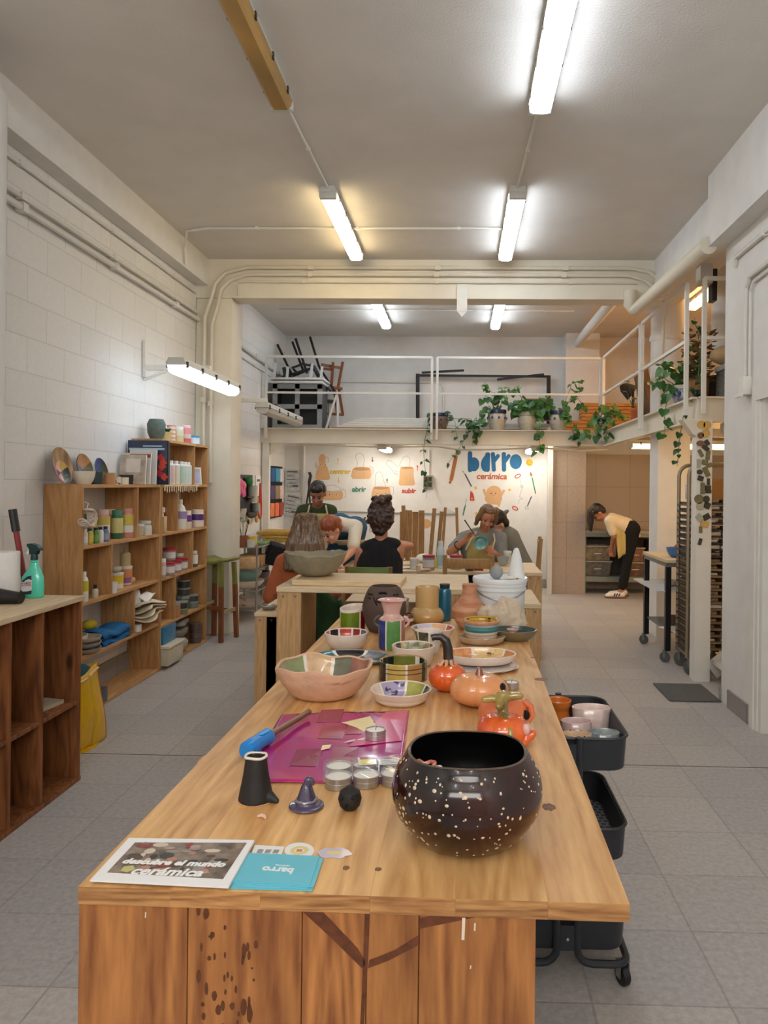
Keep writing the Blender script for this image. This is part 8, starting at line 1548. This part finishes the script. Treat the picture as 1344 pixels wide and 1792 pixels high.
# 5 painter in grey t-shirt
pel = Vector((.24, 7.55, .56)); hd_ = pxp(852, 905, 7.34)
J = dict(head=hd_, neck=hd_ + Vector((-.02, .1, -.155)), pel=pel, shR=pxp(876, 942, 7.46), shL=pxp(812, 942, 7.46), elL=pxp(787, 966, 7.3), wrL=pxp(814, 945, 7.12), elR=pxp(880, 980, 7.36), wrR=pxp(866, 968, 7.14), hdL=Vector((.45, -.25, .75)), hnL=Vector((.5, -.3, -.5)), hdR=Vector((-.75, -.1, .45)), hnR=Vector((-.2, -1, .1)), **sit_legs(pel, (0, -1, 0)))
for k in ('hip', 'kn', 'an', 'toe'): J[k + 'L'], J[k + 'R'] = (J[k + 'L'], J[k + 'R']) if J['hipL'].x < J['hipR'].x else (J[k + 'R'], J[k + 'L'])
def hf5(b):
    for s in (-1, 1): b.cap((s * .06, .02, .09), .035, (s * .088, .01, -.02), .03); b.cap((s * .088, .01, -.02), .028, (s * .08, -.03, -.1), .02)
    b.ell((0, .03, .085), (.06, .05, .03))
t, HM = person('woman in grey t-shirt and ochre apron painting a teal bowl with a brush', J, (.18, -1, -.42), SKIN1, HBLO, GREY, .75, M('dark jeans', S(44, 50, 62), .9), hairf=hf5, headup=(.16, 0, 1), topr=.02)
b = MB(); b.grid(lambda u, v: (.07 + .27 * u, 7.55 - .155 - .03 * sin(pi * u) - .008 * sin(16 * v + 4 * u), 1.0 - .42 * v), 14, 12); b.build('apron', APR, t, world=True, solid=.008)
for q in (((834, 930, 7.33), (824, 945, 7.34), (815, 962, 7.37)), ((864, 934, 7.33), (866, 945, 7.34), (862, 960, 7.36))):
    b = MB(); b.tube([pxp(*p) for p in q], .009, 6); b.build('apron_strap', STRAP, t, world=True)
b = MB(); w = J['wrL'].lerp(J['elL'], .45); d = (J['wrL'] - J['elL']).normalized(); r = d.to_track_quat('Z', 'Y').to_matrix(); b.tube([w + r @ Vector((.042 * cos(k * pi / 8), .042 * sin(k * pi / 8), 0)) for k in range(16)], .006, 6, closed=True); b.build('wristband', DK_M, t, world=True)
p, q = pxp(813, 910, 7.08), pxp(836, 944, 7.02); o = thing('paint_brush', 'dark paint brush held up by the woman in grey t-shirt', 'brush', p); b = MB(); b.tube([p - p, (q - p) * .75], [.007, .005], 8); b.build('handle', M('dark brush handle', S(34, 30, 34), .4), o); b = MB(); b.tube([(q - p) * .75, q - p], [.005, .002], 8); b.build('bristles', PM(120, 90, 60), o)
bt = M('teal glazed bowl', S(84, 138, 132), .35, coat=.4, sc=6, c2=S(124, 166, 160)); b = MB(); c = pxp(841, 950, 7.03); b.T = Matrix.Rotation(1.15, 4, 'X') @ Matrix.Rotation(-.15, 4, 'Y'); b.lathe([(0, -.06), (.03, -.06), (.058, -.035), (.07, 0), (.066, .0), (.054, -.032), (0, -.052)], 36); b.T = None; tag(b.build('bowl', bt, loc=c), 'teal bowl held up tilted by the woman in grey t-shirt', 'bowl')
# 6 person in grey sweatshirt bending left
pel = Vector((.66, 7.66, .60)); hd_ = pxp(872, 917, 7.72)
J = dict(head=hd_, neck=pxp(886, 932, 7.78), pel=pel, shL=pxp(893, 940, 7.62), shR=pxp(893, 936, 7.92), elL=pxp(880, 966, 7.58), wrL=pxp(868, 985, 7.6), elR=pxp(878, 962, 7.9), wrR=pxp(864, 978, 7.75), **sit_legs(pel, (-.9, -.1, 0)))
def hf6(b): b.ell((0, -.03, .05), (.088, .1, .088)); b.ell((0, -.06, .125), (.05, .04, .035))
GREYS = M('khaki grey sweatshirt', S(128, 124, 112), .95, var=.06, sc=12)
t, HM = person('person in khaki-grey sweatshirt bending left behind the painter, black hair clipped up', J, (-.8, -.2, -.62), SKIN2, HBLK, GREYS, 1.8, BLKC, topname='sweatshirt', hairf=hf6, topr=.03)
b = MB(); p = pxp(884, 897, 7.7); b.ell(p, (.045, .025, .022), 12, 8, rot=(0, -.6, 0)); b.build('hair_clip', PM(110, 108, 110), t, world=True)
# 7 woman bending at the steel shelf
Y7 = 10.18
def p7(px, py, dy=0): return pxp(px, py, Y7 + dy)
J = dict(head=p7(1046, 897), neck=p7(1064, 908), pel=p7(1104, 923), shL=p7(1066, 912, -.14), shR=p7(1066, 912, .14), elL=p7(1074, 938, -.15), wrL=p7(1070, 956, .0), elR=p7(1080, 942, .15), wrR=p7(1076, 962, .14), hdL=Vector((.0, .3, -1)), hdR=Vector((-.1, .3, -1)))
for s, dy in (('L', -.09), ('R', .09)):
    J['hip' + s] = p7(1106, 926, dy); J['kn' + s] = p7(1098, 980, dy); J['an' + s] = p7(1086 + (4 if s == 'R' else 0), 1034, dy); J['an' + s].z = .075; J['toe' + s] = J['an' + s] + Vector((-.17, 0, -.04))
def hf7(b):
    for k in range(6): x = -.06 + .024 * k; b.cap((x * 1.3, .04, .08), .042, (x * 1.5, .16, .015), .034); b.cap((x * 1.5, .16, .015), .034, (x * 1.3, .25, -.05), .016)
t, HM = person('woman bending over storage bins in cream t-shirt, black trousers and white sneakers', J, (-.55, .1, -.85), SKIN1, HBLK, M('cream t-shirt cotton', S(228, 210, 180), .9, var=.05), .75, BLKC, hairf=hf7, headup=(-.85, 0, .4), topname='t_shirt')
b = MB(); a0, a1 = p7(1076, 921, -.16), p7(1096, 918, -.16); c0, c1 = p7(1082, 978, -.14), p7(1101, 964, -.13)
b.grid(lambda u, v: (a0.lerp(a1, u)).lerp(c0.lerp(c1, u), v) + Vector((0, -.012 * sin(12 * u), 0)), 10, 10); b.build('apron', M('yellow ochre linen', S(206, 184, 116), .9, var=.08, sc=9), t, world=True, solid=.008)
b = MB(); b.tube([p7(1100, 912, -.14), p7(1106, 917, -.13), p7(1112, 927, -.12)], .012, 6); b.build('apron_tie', STRAP, t, world=True); b = MB(); b.tube([p7(1104, 911, -.1), p7(1114, 922, -.1), p7(1120, 938, -.1), p7(1118, 940, -.1)], .01, 6); b.build('apron_tie', STRAP, t, world=True)
SOLE = M('gum sole', S(128, 84, 66), .7); SNK = M('white sneaker leather', S(232, 226, 218), .5, var=.03)
for s in 'LR':
    a = J['an' + s]; b = MB(); b.cap(a + Vector((.02, 0, -.025)), .048, a + Vector((-.17, 0, -.04)), .036); sn = remesh(b, 'sneaker', SNK, t, .007, 3)
    b = MB(); o_ = [(a.x + .075, a.y - .04), (a.x + .075, a.y + .04), (a.x - .12, a.y + .05), (a.x - .2, a.y + .03), (a.x - .215, a.y), (a.x - .2, a.y - .03), (a.x - .12, a.y - .05)]; b.prism(o_, .001, .024); b.build('sole', SOLE, t, world=True)
    for k in range(3): b = MB(); x = a.x - .035 - .032 * k; b.bar((x, a.y - .051, .032), (x + .018, a.y - .043, .072), .012, .006); b.build('stripe', BLKC, t, world=True, ang=0)
